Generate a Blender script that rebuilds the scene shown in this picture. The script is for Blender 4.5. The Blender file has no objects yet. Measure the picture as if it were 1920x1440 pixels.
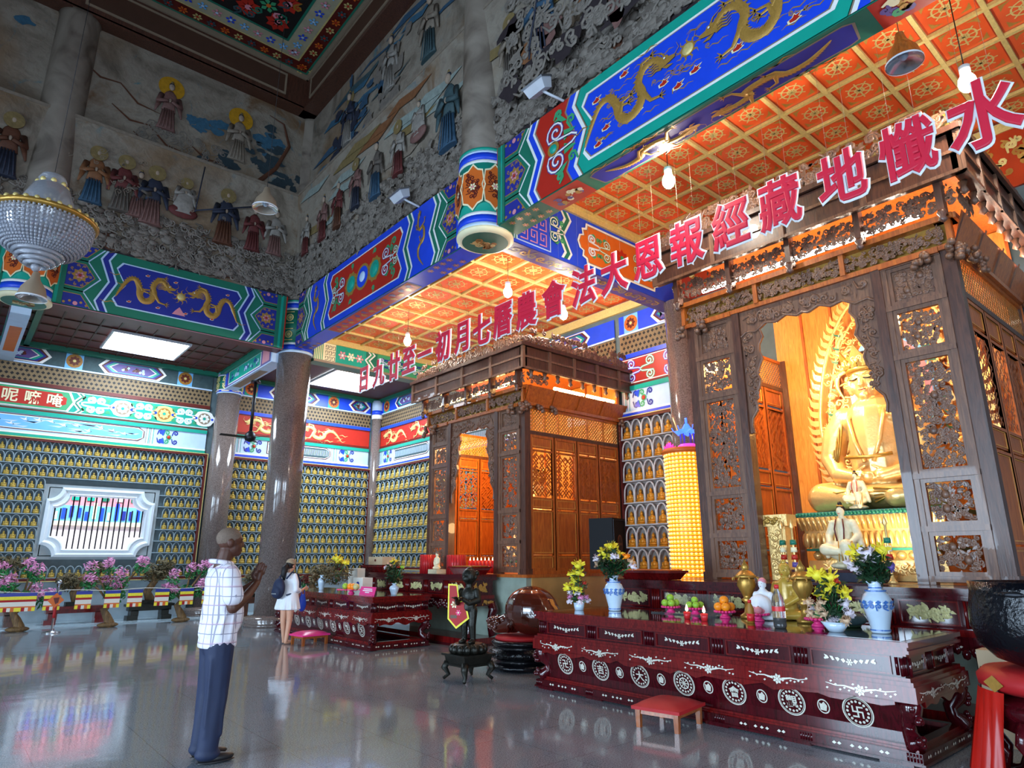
import bpy, bmesh, math, random
from mathutils import Vector, Matrix
S = bpy.context.scene
COL = S.collection
R_ = random.Random(7)
PI = math.pi
# ---------------------------------------------------------------- camera
cam = bpy.data.objects.new('camera', bpy.data.cameras.new('camera'))
COL.objects.link(cam)
cam.data.sensor_width = 36.0
cam.data.lens = 36.0 * 1222.63 / 1920.0
cam.data.clip_end = 200
cam.matrix_world = Matrix((
    (0.7617, -0.1660, -0.6263, 0.0),
    (-0.6475, -0.1984, -0.7358, 0.0),
    (-0.0020, 0.9660, -0.2586, 1.5),
    (0, 0, 0, 1)))
S.camera = cam
# ---------------------------------------------------------------- world, daylight, exposure
w = bpy.data.worlds.new('world'); S.world = w; w.use_nodes = True
bg = w.node_tree.nodes['Background']
bg.inputs[0].default_value = (0.62, 0.80, 1.0, 1); bg.inputs[1].default_value = 0.55
S.view_settings.view_transform = 'Standard'
S.view_settings.look = 'None'
S.view_settings.gamma = 1.0
S.view_settings.exposure = 0.12
S.view_settings.use_curve_mapping = False

def area(name, loc, rot, sx, sy, power, col):
    l = bpy.data.lights.new(name, 'AREA'); l.shape = 'RECTANGLE'; l.size = sx; l.size_y = sy
    l.energy = power; l.color = col
    o = bpy.data.objects.new(name, l); COL.objects.link(o); o.location = loc; o.rotation_euler = rot
    return o
# daylight through the open doors on the two sides behind the camera; it falls inwards and downwards
for y, p in ((-4.5, 620), (2.2, 800), (9.2, 900)):
    l = area('daylight_side_door', (-12.5, y, 2.7), (0, -math.radians(72), 0), 4.2, 4.2, p, (0.60, 0.79, 1.0)); l.data.spread = math.radians(125)
for x, p in ((-5, 500), (1.5, 500)):
    l = area('daylight_front_door', (x, -12.5, 2.7), (math.radians(72), 0, 0), 4.2, 4.2, p, (0.66, 0.82, 1.0)); l.data.spread = math.radians(125)
def spot(name, loc, tgt, power, col, ang=70, rad=.15):
    l = bpy.data.lights.new(name, 'SPOT'); l.energy = power; l.color = col; l.spot_size = math.radians(ang)
    l.spot_blend = .6; l.shadow_soft_size = rad
    o = bpy.data.objects.new(name, l); COL.objects.link(o); o.location = loc
    o.rotation_euler = (Vector(tgt)-Vector(loc)).to_track_quat('-Z', 'Y').to_euler()
def point(name, loc, power, col, rad=.12):
    l = bpy.data.lights.new(name, 'POINT'); l.energy = power; l.color = col; l.shadow_soft_size = rad
    o = bpy.data.objects.new(name, l); COL.objects.link(o); o.location = loc
    return o
WARM = (1.0, 0.80, 0.50)
# lamps inside the two shrines
spot('shrine_floodlight', (8.45, 4.3, 4.35), (9.7, 3.7, 3.0), 300, WARM, 110)
spot('shrine_floodlight', (8.42, 2.9, 1.5), (9.8, 3.6, 3.0), 90, WARM, 100)
point('shrine_lamp', (9.3, 4.9, 4.6), 190, (1.0, .62, .26))
point('shrine_lamp', (8.9, 2.4, 4.5), 60, (1.0, .62, .26))
point('shrine_lamp', (9.0, 11.2, 4.2), 260, (1.0, .60, .24))
point('shrine_lamp', (9.2, 10.2, 2.2), 40, (1.0, .62, .26))

# ---------------------------------------------------------------- materials
def lin(h):
    h = h.lstrip('#')
    o = []
    for i in (0, 2, 4):
        c = int(h[i:i+2], 16)/255
        o.append(c/12.92 if c <= .04045 else ((c+.055)/1.055)**2.4)
    return (*o, 1)
MATS = {}
def mat(name, col, rough=.5, metal=0., var=.12, scale=6., bump=0., bscale=30., emis=0., ecol=None, coat=0., alpha=None, trans=0., ior=1.45, spec=.5):
    m = bpy.data.materials.new(name); m.use_nodes = True
    nt = m.node_tree; N = nt.nodes; L = nt.links
    b = N['Principled BSDF']
    c = lin(col)
    b.inputs['Roughness'].default_value = rough; b.inputs['Metallic'].default_value = metal
    b.inputs['Coat Weight'].default_value = coat; b.inputs['Coat Roughness'].default_value = .08
    b.inputs['Specular IOR Level'].default_value = spec
    b.inputs['Transmission Weight'].default_value = trans; b.inputs['IOR'].default_value = ior
    tc = N.new('ShaderNodeTexCoord')
    if var > 0:
        nz = N.new('ShaderNodeTexNoise'); nz.inputs['Scale'].default_value = scale; nz.inputs['Detail'].default_value = 4
        L.new(tc.outputs['Object'], nz.inputs['Vector'])
        mx = N.new('ShaderNodeMix'); mx.data_type = 'RGBA'
        mx.inputs[6].default_value = tuple(max(0, x*(1-var*1.6)) for x in c[:3])+(1,)
        mx.inputs[7].default_value = tuple(min(1, x*(1+var*1.2)) for x in c[:3])+(1,)
        L.new(nz.outputs['Fac'], mx.inputs[0]); L.new(mx.outputs[2], b.inputs['Base Color'])
    else:
        b.inputs['Base Color'].default_value = c
    if bump > 0:
        nb = N.new('ShaderNodeTexNoise'); nb.inputs['Scale'].default_value = bscale; nb.inputs['Detail'].default_value = 5
        L.new(tc.outputs['Object'], nb.inputs['Vector'])
        bp = N.new('ShaderNodeBump'); bp.inputs['Strength'].default_value = bump; bp.inputs['Distance'].default_value = .02
        L.new(nb.outputs['Fac'], bp.inputs['Height']); L.new(bp.outputs['Normal'], b.inputs['Normal'])
    if emis > 0:
        b.inputs['Emission Color'].default_value = lin(ecol or col); b.inputs['Emission Strength'].default_value = emis
    MATS[name] = m
    return m
def node_mat(name, fn, rough=.5, metal=0., coat=0., bump=0.):
    """fn(N, L, tc) returns (colour socket, height socket or None)"""
    m = bpy.data.materials.new(name); m.use_nodes = True
    nt = m.node_tree; N = nt.nodes; L = nt.links; b = N['Principled BSDF']
    b.inputs['Roughness'].default_value = rough; b.inputs['Metallic'].default_value = metal
    b.inputs['Coat Weight'].default_value = coat
    tc = N.new('ShaderNodeTexCoord')
    c, h = fn(N, L, tc, b)
    L.new(c, b.inputs['Base Color'])
    if h is not None and bump > 0:
        bp = N.new('ShaderNodeBump'); bp.inputs['Strength'].default_value = bump; bp.inputs['Distance'].default_value = .05
        L.new(h, bp.inputs['Height']); L.new(bp.outputs['Normal'], b.inputs['Normal'])
    MATS[name] = m
    return m
def ramp(N, L, src, stops, interp='LINEAR'):
    r = N.new('ShaderNodeValToRGB'); r.color_ramp.interpolation = interp
    el = r.color_ramp.elements
    while len(el) < len(stops): el.new(.5)
    for e, (p, c) in zip(el, stops): e.position = p; e.color = lin(c)
    L.new(src, r.inputs[0]); return r.outputs[0]
def noise(N, L, vec, scale, detail=4, dist=0., rough=.5):
    n = N.new('ShaderNodeTexNoise'); n.inputs['Scale'].default_value = scale; n.inputs['Detail'].default_value = detail
    n.inputs['Distortion'].default_value = dist; n.inputs['Roughness'].default_value = rough
    L.new(vec, n.inputs['Vector']); return n.outputs['Fac']
def mixc(N, L, fac, a, b):
    m = N.new('ShaderNodeMix'); m.data_type = 'RGBA'
    for s, i in ((fac, 0), (a, 6), (b, 7)):
        if hasattr(s, 'links'): L.new(s, m.inputs[i])
        elif i == 0: m.inputs[0].default_value = s
        else: m.inputs[i].default_value = lin(s)
    return m.outputs[2]
def math_(N, L, op, a, b=None):
    n = N.new('ShaderNodeMath'); n.operation = op
    for s, i in ((a, 0), (b, 1)):
        if s is None: continue
        if hasattr(s, 'links'): L.new(s, n.inputs[i])
        else: n.inputs[i].default_value = s
    return n.outputs[0]
def sep(N, L, v):
    s = N.new('ShaderNodeSeparateXYZ'); L.new(v, s.inputs[0]); return s.outputs

# painted colours
for n, c, r in (('teal', '#159c88', .35), ('blue', '#1d47d6', .35), ('navy', '#242f8e', .4), ('white', '#e9e9e6', .4),
                ('red', '#b5281b', .4), ('green', '#1d705a', .4), ('taupe', '#8c7a66', .5), ('cream', '#ece3bb', .5),
                ('orange', '#cf6420', .45), ('sky', '#6fb4ea', .4), ('pink', '#d88b98', .45), ('violet', '#5c4a8e', .45),
                ('leafgreen', '#3c9a6a', .45), ('maroon', '#5b1a14', .45), ('paleblue', '#b9d2ee', .4), ('ochre', '#9c6a25', .5),
                ('dark', '#171312', .6), ('brown', '#4a2f22', .55)):
    mat(n, c, r, 0, .1, 5)
mat('gold', '#b98d42', .42, .35, .2, 40, .2, 120)
mat('goldpale', '#d9c47e', .45, .25, .2, 30)
mat('lipred', '#a8452c', .4, 0, .05)
mat('leafgold', '#e8c07a', .30, .5, .15, 8, .15, 40)
mat('bronzegold', '#a8813a', .35, .6, .2, 20)
def wood(name, a, b, rough, coat=0., sc=1.):
    def fn(N, L, tc, bs):
        mp = N.new('ShaderNodeMapping'); mp.inputs['Scale'].default_value = (9*sc, 9*sc, 1.1*sc)
        L.new(tc.outputs['Object'], mp.inputs[0])
        f = noise(N, L, mp.outputs[0], 3, 6, 1.2)
        return ramp(N, L, f, [(.3, a), (.7, b)]), f
    node_mat(name, fn, rough, 0, coat, 0. if name.startswith('mahog') else .08)
wood('darkwood', '#3a2119', '#5c3728', .4, .2)
wood('carvedwood', '#54362a', '#7d573f', .45, .15)
wood('orangewood', '#8a3e12', '#b8621f', .4, .25)
wood('palewood', '#b8742c', '#d39443', .4, .2)
wood('mahogany', '#2e0509', '#4a0a14', .12, 0.)
wood('mahogany_red', '#4a080c', '#741413', .14, 0.)
wood('stoolwood', '#7a3a12', '#a3571d', .35, .3)
wood('trunkwood', '#4b3723', '#8a6a3f', .7)
mat('pearl', '#d6d4c6', .25, .1, .2, 60)
mat('jadeinlay', '#c6bf86', .35, 0, .35, 50)
mat('bronze', '#24241f', .38, .55, .3, 12, .25, 60)
mat('lacquer_black', '#0b0c12', .12, .1, .2, 10, .5, 28)
mat('black_plastic', '#07080d', .6, 0, .1, spec=.25)
mat('metal_dark', '#26272b', .4, .7, .1)
mat('steel', '#b9bdc4', .22, .9, .1)
mat('greywhite', '#c8ccd4', .45, 0, .08)
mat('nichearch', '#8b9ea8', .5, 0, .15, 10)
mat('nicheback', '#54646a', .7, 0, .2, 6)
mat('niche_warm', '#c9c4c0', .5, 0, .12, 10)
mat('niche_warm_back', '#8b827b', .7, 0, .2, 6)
mat('figurine', '#b79c48', .5, .1, .25, 14)
mat('figurine_warm', '#cf8a22', .42, .25, .2, 14)
mat('bulb_white', '#ffffff', .3, 0, 0, emis=420, ecol='#fff0dc')
mat('tube_white', '#ffffff', .3, 0, 0, emis=60, ecol='#fff1dc')
mat('tube_warm', '#ffe2b0', .3, 0, 0, emis=34, ecol='#ffcf80')
mat('panel_light', '#ffffff', .3, 0, 0, emis=34, ecol='#dff0ff')
mat('lampyellow', '#ff9d1a', .4, 0, 0, emis=1.0, ecol='#ff9a18')
mat('lampwhite', '#ffd98a', .4, 0, 0, emis=1.15, ecol='#ffd27a')
mat('neonblue', '#3355ff', .4, 0, 0, emis=4.5, ecol='#2a50ff')
mat('neonpink', '#ff4fae', .4, 0, 0, emis=1.0, ecol='#ff3f9e')
mat('flame', '#fff0c0', .4, 0, 0, emis=14, ecol='#ffe0a0')
mat('porcelain', '#bcd0e2', .15, 0, .06, coat=.5)
mat('crystal', '#c9ccd6', .08, 0, .1, 30, trans=.65, ior=1.5)
mat('lattice_tan', '#7b6648', .6, 0, .15, 8)
mat('glass', '#eef2f4', .04, 0, 0, trans=.95, ior=1.3)
mat('cloth_red', '#a31218', .6, 0, .15)
mat('redsatin', '#b41a10', .35, 0, .15, 5)
mat('candle_red', '#c8272c', .35, 0, .05)
mat('cardboard', '#bfa888', .8, 0, .08)
mat('paperwhite', '#dcd8cc', .7, 0, .05)
mat('leaf', '#1f7a3c', .55, 0, .35, 25)
mat('leafdark', '#17351d', .55, 0, .35, 25)
mat('leafbrown', '#5c5238', .7, 0, .35, 25)
mat('yellowflower', '#e6d838', .55, 0, .15, 25)
mat('pinkflower', '#cf86b4', .55, 0, .2, 25)
mat('whiteflower', '#ddd3dc', .55, 0, .15, 25)
mat('beigeflower', '#c9a98a', .55, 0, .2, 25)
mat('orangefruit', '#ef8f1a', .4, 0, .12, 60)
mat('greenfruit', '#8fbd3a', .35, 0, .15, 30)
mat('pinkplastic', '#e2347f', .35, 0, .08)
mat('skin_dark', '#4b2a1e', .5, 0, .12, 12)
mat('skin_light', '#c89478', .5, 0, .08, 12)
mat('hair_black', '#121013', .6, 0, .2, 40)
mat('hair_grey', '#6b5a4e', .8, 0, .25, 90)
mat('navycloth', '#1a2542', .7, 0, .15, 10)
mat('whitecloth', '#dfe3ea', .75, 0, .04, 10)
mat('shoe', '#17161a', .45, 0, .1)
mat('khaki', '#9c8a70', .75, 0, .1)
mat('bluebag', '#1c46b8', .5, 0, .1)
mat('jade_statue', '#b9973f', .25, .1, .15, 20)
mat('ivory', '#e0d4b0', .4, 0, .15, 20)
mat('marble', '#8d9a8e', .25, 0, .25, 3)
mat('marble_lit', '#b48a52', .25, 0, .25, 3)
mat('floorwhite', '#9fb2bd', .15, 0, .1)
mat('cola', '#1b0b06', .1, 0, .1)
mat('fishwood', '#4a1d12', .12, 0, .25, 4, coat=.8)
mat('reliefgrey', '#5c534b', .75, 0, .3, 8, .4, 20)
def rm(name, c): mat(name, c, .7, 0, .3, 12, .3, 30)
rm('rel_red', '#5e2725'); rm('rel_blue', '#2f4f68'); rm('rel_teal', '#3a5055'); rm('rel_rose', '#74524c'); rm('rel_cream', '#85786a')
rm('rel_brown', '#58321f'); rm('rel_skin', '#a08c7a'); rm('rel_halo', '#b8860f'); rm('rel_dark', '#262b3c'); rm('rel_white', '#8d867e')
rm('rel_haze', '#7d6a42'); rm('rel_cloud', '#7a7168'); rm('rel_night', '#2c2226'); rm('rel_tree', '#2a3a42'); rm('rel_sea', '#345f78'); rm('rel_mist', '#8a958f'); rm('rel_orange', '#7d5030')

# ---------------------------------------------------------------- mesh builder
class MB:
    def __init__(s): s.v = []; s.f = []; s.m = []; s.s = []; s.T = None
    def add(s, vs, fs, m, smooth=False):
        o = len(s.v)
        if s.T is not None: vs = [s.T @ Vector(p) for p in vs]
        s.v.extend([tuple(p) for p in vs])
        for q in fs: s.f.append(tuple(i+o for i in q)); s.m.append(m); s.s.append(smooth)
    def box(s, x0, x1, y0, y1, z0, z1, m):
        if x0 > x1: x0, x1 = x1, x0
        if y0 > y1: y0, y1 = y1, y0
        if z0 > z1: z0, z1 = z1, z0
        s.add([(x0,y0,z0),(x1,y0,z0),(x1,y1,z0),(x0,y1,z0),(x0,y0,z1),(x1,y0,z1),(x1,y1,z1),(x0,y1,z1)],
              [(3,2,1,0),(4,5,6,7),(0,1,5,4),(1,2,6,5),(2,3,7,6),(3,0,4,7)], m)
    def cbox(s, cx, cy, z0, dx, dy, dz, m): s.box(cx-dx/2, cx+dx/2, cy-dy/2, cy+dy/2, z0, z0+dz, m)
    def frustum(s, cx, cy, z0, z1, dx0, dy0, dx1, dy1, m):
        s.add([(cx-dx0/2,cy-dy0/2,z0),(cx+dx0/2,cy-dy0/2,z0),(cx+dx0/2,cy+dy0/2,z0),(cx-dx0/2,cy+dy0/2,z0),
               (cx-dx1/2,cy-dy1/2,z1),(cx+dx1/2,cy-dy1/2,z1),(cx+dx1/2,cy+dy1/2,z1),(cx-dx1/2,cy+dy1/2,z1)],
              [(3,2,1,0),(4,5,6,7),(0,1,5,4),(1,2,6,5),(2,3,7,6),(3,0,4,7)], m)
    def lathe(s, cx, cy, prof, m, n=24, smooth=True, cap=True, sx=1., sy=1.):
        vs = []; fs = []
        for r, z in prof:
            for i in range(n):
                a = 2*PI*i/n; vs.append((cx+r*math.cos(a)*sx, cy+r*math.sin(a)*sy, z))
        for k in range(len(prof)-1):
            for i in range(n):
                j = (i+1) % n
                fs.append((k*n+i, k*n+j, (k+1)*n+j, (k+1)*n+i))
        s.add(vs, fs, m, smooth)
        if cap:
            o = len(s.v)-len(vs)
            k = (len(prof)-1)*n
            if prof[0][0] > 1e-4: s.f.append(tuple(o+i for i in reversed(range(n)))); s.m.append(m); s.s.append(False)
            if prof[-1][0] > 1e-4: s.f.append(tuple(o+k+i for i in range(n))); s.m.append(m); s.s.append(False)
    def tube(s, path, rad, m, n=8, smooth=True, closed=False):
        P = [Vector(p) for p in path]
        if not hasattr(rad, '__len__'): rad = [rad]*len(P)
        vs = []; fs = []; up = None; K = len(P)
        for i, p in enumerate(P):
            if closed: t = P[(i+1) % K]-P[i-1]
            else: t = P[min(i+1, K-1)]-P[max(i-1, 0)]
            if t.length < 1e-9: t = Vector((0,0,1))
            t.normalize()
            if up is None:
                up = Vector((0,0,1)) if abs(t.z) < .9 else Vector((1,0,0))
            a = t.cross(up)
            if a.length < 1e-6: a = t.orthogonal()
            a.normalize(); up = a.cross(t).normalized()
            for j in range(n):
                an = 2*PI*j/n; vs.append(p + a*(math.cos(an)*rad[i]) + up*(math.sin(an)*rad[i]))
        for i in range(K if closed else K-1):
            for j in range(n):
                k = (j+1) % n; i2 = (i+1) % K
                fs.append((i*n+j, i2*n+j, i2*n+k, i*n+k))
        if not closed:
            fs.append(tuple(range(n))); fs.append(tuple((K-1)*n+j for j in reversed(range(n))))
        s.add(vs, fs, m, smooth)
    def ball(s, c, r, m, nu=12, nv=8, M=None):
        if not hasattr(r, '__len__'): r = (r, r, r)
        vs = [(0, 0, -1)]
        for k in range(1, nv):
            ph = -PI/2 + PI*k/nv
            for i in range(nu):
                a = 2*PI*i/nu; vs.append((math.cos(a)*math.cos(ph), math.sin(a)*math.cos(ph), math.sin(ph)))
        vs.append((0, 0, 1))
        fs = []
        for i in range(nu): fs.append((0, 1+(i+1) % nu, 1+i))
        for k in range(nv-2):
            for i in range(nu):
                j = (i+1) % nu; o = 1+k*nu
                fs.append((o+i, o+j, o+nu+j, o+nu+i))
        o = 1+(nv-2)*nu
        for i in range(nu): fs.append((o+i, o+(i+1) % nu, len(vs)-1))
        C = Vector(c)
        out = []
        for p in vs:
            q = Vector((p[0]*r[0], p[1]*r[1], p[2]*r[2]))
            if M is not None: q = M @ q
            out.append(C+q)
        s.add(out, fs, m, True)
    def build(s, name, parent=None, kind=None):
        me = bpy.data.meshes.new(name)
        off = WL(parent) if parent is not None else Vector((0,0,0))
        me.from_pydata([tuple(Vector(p)-off) for p in s.v] if parent is not None else s.v, [], s.f)
        names = []
        for q in s.m:
            if q not in names: names.append(q)
        for q in names: me.materials.append(MATS[q])
        ix = {q: i for i, q in enumerate(names)}
        me.polygons.foreach_set('material_index', [ix[q] for q in s.m])
        me.polygons.foreach_set('use_smooth', s.s)
        me.update()
        o = bpy.data.objects.new(name, me); COL.objects.link(o)
        if parent is not None: o.parent = parent
        if kind: o['kind'] = kind
        return o
def WL(o):
    v = Vector((0,0,0))
    while o is not None: v += o.location; o = o.parent
    return v
def thing(name, label, cat, loc=(0,0,0), group=None):
    o = bpy.data.objects.new(name, None); COL.objects.link(o); o.location = loc; o.empty_display_size = .1
    o['label'] = label; o['category'] = cat
    if group: o['group'] = group
    return o
def tag(o, label, cat, group=None, kind=None):
    o['label'] = label; o['category'] = cat
    if group: o['group'] = group
    if kind: o['kind'] = kind
    return o
def dup(root, loc, rz=0., label=None, scale=None, group=None):
    r = root.copy(); COL.objects.link(r); r.location = loc; r.rotation_euler = (0, 0, rz)
    if scale: r.scale = (scale,)*3
    if label: r['label'] = label
    if group: r['group'] = group
    for ch in list(root.children):
        c = ch.copy(); COL.objects.link(c); c.parent = r
        for g in list(ch.children):
            d = g.copy(); COL.objects.link(d); d.parent = c
    return r
def blob(name, prims, voxel, matname, parent=None, smooth=4, mats=None):
    """one continuous surface grown over overlapping capsules and ellipsoids"""
    mb = MB()
    for p in prims:
        if p[0] == 'b':            # ball: centre, radii, optional matrix
            mb.ball(p[1], p[2], matname, 16, 12, p[3] if len(p) > 3 else None)
        elif p[0] == 'c':          # chain: points, radii
            pts, rad = p[1], p[2]
            for i in range(len(pts)-1):
                a, b = Vector(pts[i]), Vector(pts[i+1]); n = 5
                mb.tube([a.lerp(b, k/n) for k in range(n+1)], [rad[i]+(rad[i+1]-rad[i])*k/n for k in range(n+1)], matname, 12)
            for q, r in zip(pts, rad): mb.ball(q, r, matname, 12, 8)
        elif p[0] == 'm': p[1](mb)
    off = WL(parent) if parent is not None else Vector((0,0,0))
    me = bpy.data.meshes.new(name); me.from_pydata([tuple(Vector(q)-off) for q in mb.v], [], mb.f)
    tmp = bpy.data.objects.new(name, me); COL.objects.link(tmp)
    md = tmp.modifiers.new('r', 'REMESH'); md.mode = 'VOXEL'; md.voxel_size = voxel; md.use_smooth_shade = True
    if smooth:
        sm = tmp.modifiers.new('s', 'SMOOTH'); sm.factor = .5; sm.iterations = smooth
    dg = bpy.context.evaluated_depsgraph_get()
    out = bpy.data.meshes.new_from_object(tmp.evaluated_get(dg))
    bpy.data.objects.remove(tmp)
    out.materials.clear(); out.materials.append(MATS[matname])
    out.polygons.foreach_set('use_smooth', [True]*len(out.polygons))
    o = bpy.data.objects.new(name, out); COL.objects.link(o)
    if parent is not None: o.parent = parent
    return o
def textmesh(body, size, bevel=0., extrude=.0, off=0.):
    c = bpy.data.curves.new('t', 'FONT'); c.body = body; c.size = size; c.align_x = 'CENTER'; c.align_y = 'CENTER'
    c.extrude = extrude; c.bevel_depth = bevel; c.bevel_resolution = 1; c.resolution_u = 3; c.offset = off
    o = bpy.data.objects.new('t', c); COL.objects.link(o)
    dg = bpy.context.evaluated_depsgraph_get()
    me = bpy.data.meshes.new_from_object(o.evaluated_get(dg))
    vs = [tuple(v.co) for v in me.vertices]; fs = [tuple(p.vertices) for p in me.polygons]
    bpy.data.objects.remove(o); bpy.data.curves.remove(c); bpy.data.meshes.remove(me)
    # centre the glyph box
    x0 = min(v[0] for v in vs); x1 = max(v[0] for v in vs); y0 = min(v[1] for v in vs); y1 = max(v[1] for v in vs)
    return [(v[0]-(x0+x1)/2, v[1]-(y0+y1)/2, v[2]) for v in vs], fs, (x1-x0, y1-y0)
# ---------------------------------------------------------------- flat ornament on a frame
class Fr:
    def __init__(s, o, u, v): s.o = Vector(o); s.u = Vector(u); s.v = Vector(v); s.n = s.u.cross(s.v)
    def p(s, a, b, h=0.): return s.o + s.u*a + s.v*b + s.n*h
    def sub(s, a, b, ang=0., sc=1., h=0.):
        c, q = math.cos(ang)*sc, math.sin(ang)*sc
        f = Fr(s.p(a, b, h), s.u*c+s.v*q, s.v*c-s.u*q); f.n = s.n
        return f
def poly(mb, F, pts, h, m): mb.add([F.p(a, b, h) for a, b in pts], [tuple(range(len(pts)))], m)
def rect(mb, F, a0, a1, b0, b1, h, m): poly(mb, F, [(a0,b0),(a1,b0),(a1,b1),(a0,b1)], h, m)
def slab(mb, F, pts, h0, h1, m, m2=None):
    n = len(pts)
    mb.add([F.p(a, b, h0) for a, b in pts]+[F.p(a, b, h1) for a, b in pts],
           [tuple(range(n, 2*n))]+[(i, (i+1) % n, n+(i+1) % n, n+i) for i in range(n)], m)
def rslab(mb, F, a0, a1, b0, b1, h0, h1, m): slab(mb, F, [(a0,b0),(a1,b0),(a1,b1),(a0,b1)], h0, h1, m)
def frame4(mb, F, a0, a1, b0, b1, t, h0, h1, m):
    rslab(mb, F, a0, a1, b1-t, b1, h0, h1, m); rslab(mb, F, a0, a1, b0, b0+t, h0, h1, m)
    rslab(mb, F, a0, a0+t, b0+t, b1-t, h0, h1, m); rslab(mb, F, a1-t, a1, b0+t, b1-t, h0, h1, m)
def disc(mb, F, c, r, h, m, n=20, ry=None):
    ry = ry or r
    poly(mb, F, [(c[0]+r*math.cos(2*PI*i/n), c[1]+ry*math.sin(2*PI*i/n)) for i in range(n)], h, m)
def dome(mb, F, c, r, h0, hh, m, n=16, ry=None):
    ry = ry or r; vs = []; fs = []
    for k, (q, z) in enumerate(((1, 0), (.86, .5), (.5, .87))):
        for i in range(n): vs.append(F.p(c[0]+r*q*math.cos(2*PI*i/n), c[1]+ry*q*math.sin(2*PI*i/n), h0+hh*z))
    vs.append(F.p(c[0], c[1], h0+hh))
    for k in range(2):
        for i in range(n): j = (i+1) % n; fs.append((k*n+i, k*n+j, (k+1)*n+j, (k+1)*n+i))
    for i in range(n): fs.append((2*n+i, 2*n+(i+1) % n, 3*n))
    mb.add(vs, fs, m, True)
def ribbon(mb, F, path, wid, h, m, rise=0.):
    """raised strip along a 2-D path"""
    K = len(path)
    if not hasattr(wid, '__len__'): wid = [wid]*K
    vs = []; fs = []
    for i, (a, b) in enumerate(path):
        a0, b0 = path[max(i-1, 0)]; a1, b1 = path[min(i+1, K-1)]
        da, db = a1-a0, b1-b0; l = math.hypot(da, db) or 1e-6
        na, nb = -db/l*wid[i]/2, da/l*wid[i]/2
        if rise:
            vs += [F.p(a-na, b-nb, h), F.p(a-na*.55, b-nb*.55, h+rise*.8*min(1, wid[i]*20)), F.p(a+na*.55, b+nb*.55, h+rise*.8*min(1, wid[i]*20)), F.p(a+na, b+nb, h)]
        else: vs += [F.p(a-na, b-nb, h), F.p(a+na, b+nb, h)]
    q = 4 if rise else 2
    for i in range(K-1):
        for j in range(q-1): fs.append((i*q+j, (i+1)*q+j, (i+1)*q+j+1, i*q+j+1))
    mb.add(vs, fs, m, bool(rise))
def spiral(c, r0, r1, turns, a0=0., n=20, flip=1):
    return [(c[0]+(r0+(r1-r0)*t)*math.cos(a0+flip*2*PI*turns*t), c[1]+(r0+(r1-r0)*t)*math.sin(a0+flip*2*PI*turns*t)) for t in [i/n for i in range(n+1)]]
def curl(mb, F, c, r, ang, flip, w, h, m, rise=0., n=14):
    """a scroll: tail running out of a spiral"""
    pth = spiral(c, r*.12, r, 1.35, ang, n, flip)
    e = pth[-1]; d = (e[0]-pth[-2][0], e[1]-pth[-2][1]); l = math.hypot(*d) or 1
    pth += [(e[0]+d[0]/l*r*k, e[1]+d[1]/l*r*k + 0) for k in (.35, .8)]
    ribbon(mb, F, pth, [w*(.7+.5*math.sin(PI*i/(len(pth)-1))) for i in range(len(pth))], h, m, rise)
def flower(mb, F, c, r, h, m, m2, k=6):
    for i in range(k):
        a = 2*PI*i/k
        poly(mb, F, [(c[0]+r*.15*math.cos(a), c[1]+r*.15*math.sin(a)), (c[0]+r*.7*math.cos(a-.4), c[1]+r*.7*math.sin(a-.4)), (c[0]+r*math.cos(a), c[1]+r*math.sin(a)), (c[0]+r*.7*math.cos(a+.4), c[1]+r*.7*math.sin(a+.4))], h, m)
    disc(mb, F, c, r*.28, h+.002, m2, 8)
# ================================================================ SETTING
XB, YB, XR, YW = 5.9, 15.6, 11.12, 20.3      # facade beam face, far beam face, altar back wall, far wall
def floor_fn(N, L, tc, b):
    v = tc.outputs['Object']
    s = noise(N, L, v, 90, 3); big = noise(N, L, v, 1.3, 2)
    c = ramp(N, L, s, [(.32, '#5a5f66'), (.5, '#81878e'), (.68, '#9da3ab')])
    o = sep(N, L, v)
    def seam(x):
        f = math_(N, L, 'FRACT', math_(N, L, 'MULTIPLY', x, 1/.8))
        return math_(N, L, 'LESS_THAN', f, .008)
    sm = math_(N, L, 'MAXIMUM', seam(o[0]), seam(o[1]))
    c2 = mixc(N, L, math_(N, L, 'MULTIPLY', sm, .6), c, '#4a443d')
    wv = noise(N, L, v, 2.2, 2)
    rg = N.new('ShaderNodeMapRange'); rg.inputs[3].default_value = .05; rg.inputs[4].default_value = .13
    L.new(big, rg.inputs[0]); L.new(rg.outputs[0], b.inputs['Roughness'])
    b.inputs['Specular IOR Level'].default_value = .95
    return c2, wv
node_mat('granite_floor', floor_fn, .1, bump=.05)
mb = MB(); mb.box(-13, 13, -13, 21, -.2, 0, 'granite_floor'); mb.build('floor', None, 'structure')
# pale strip of floor along the far wall
mb = MB(); mb.box(-9, 11.05, 18.75, 20.2, 0, .015, 'floorwhite'); mb.build('trim_1', None, 'structure')

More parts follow.
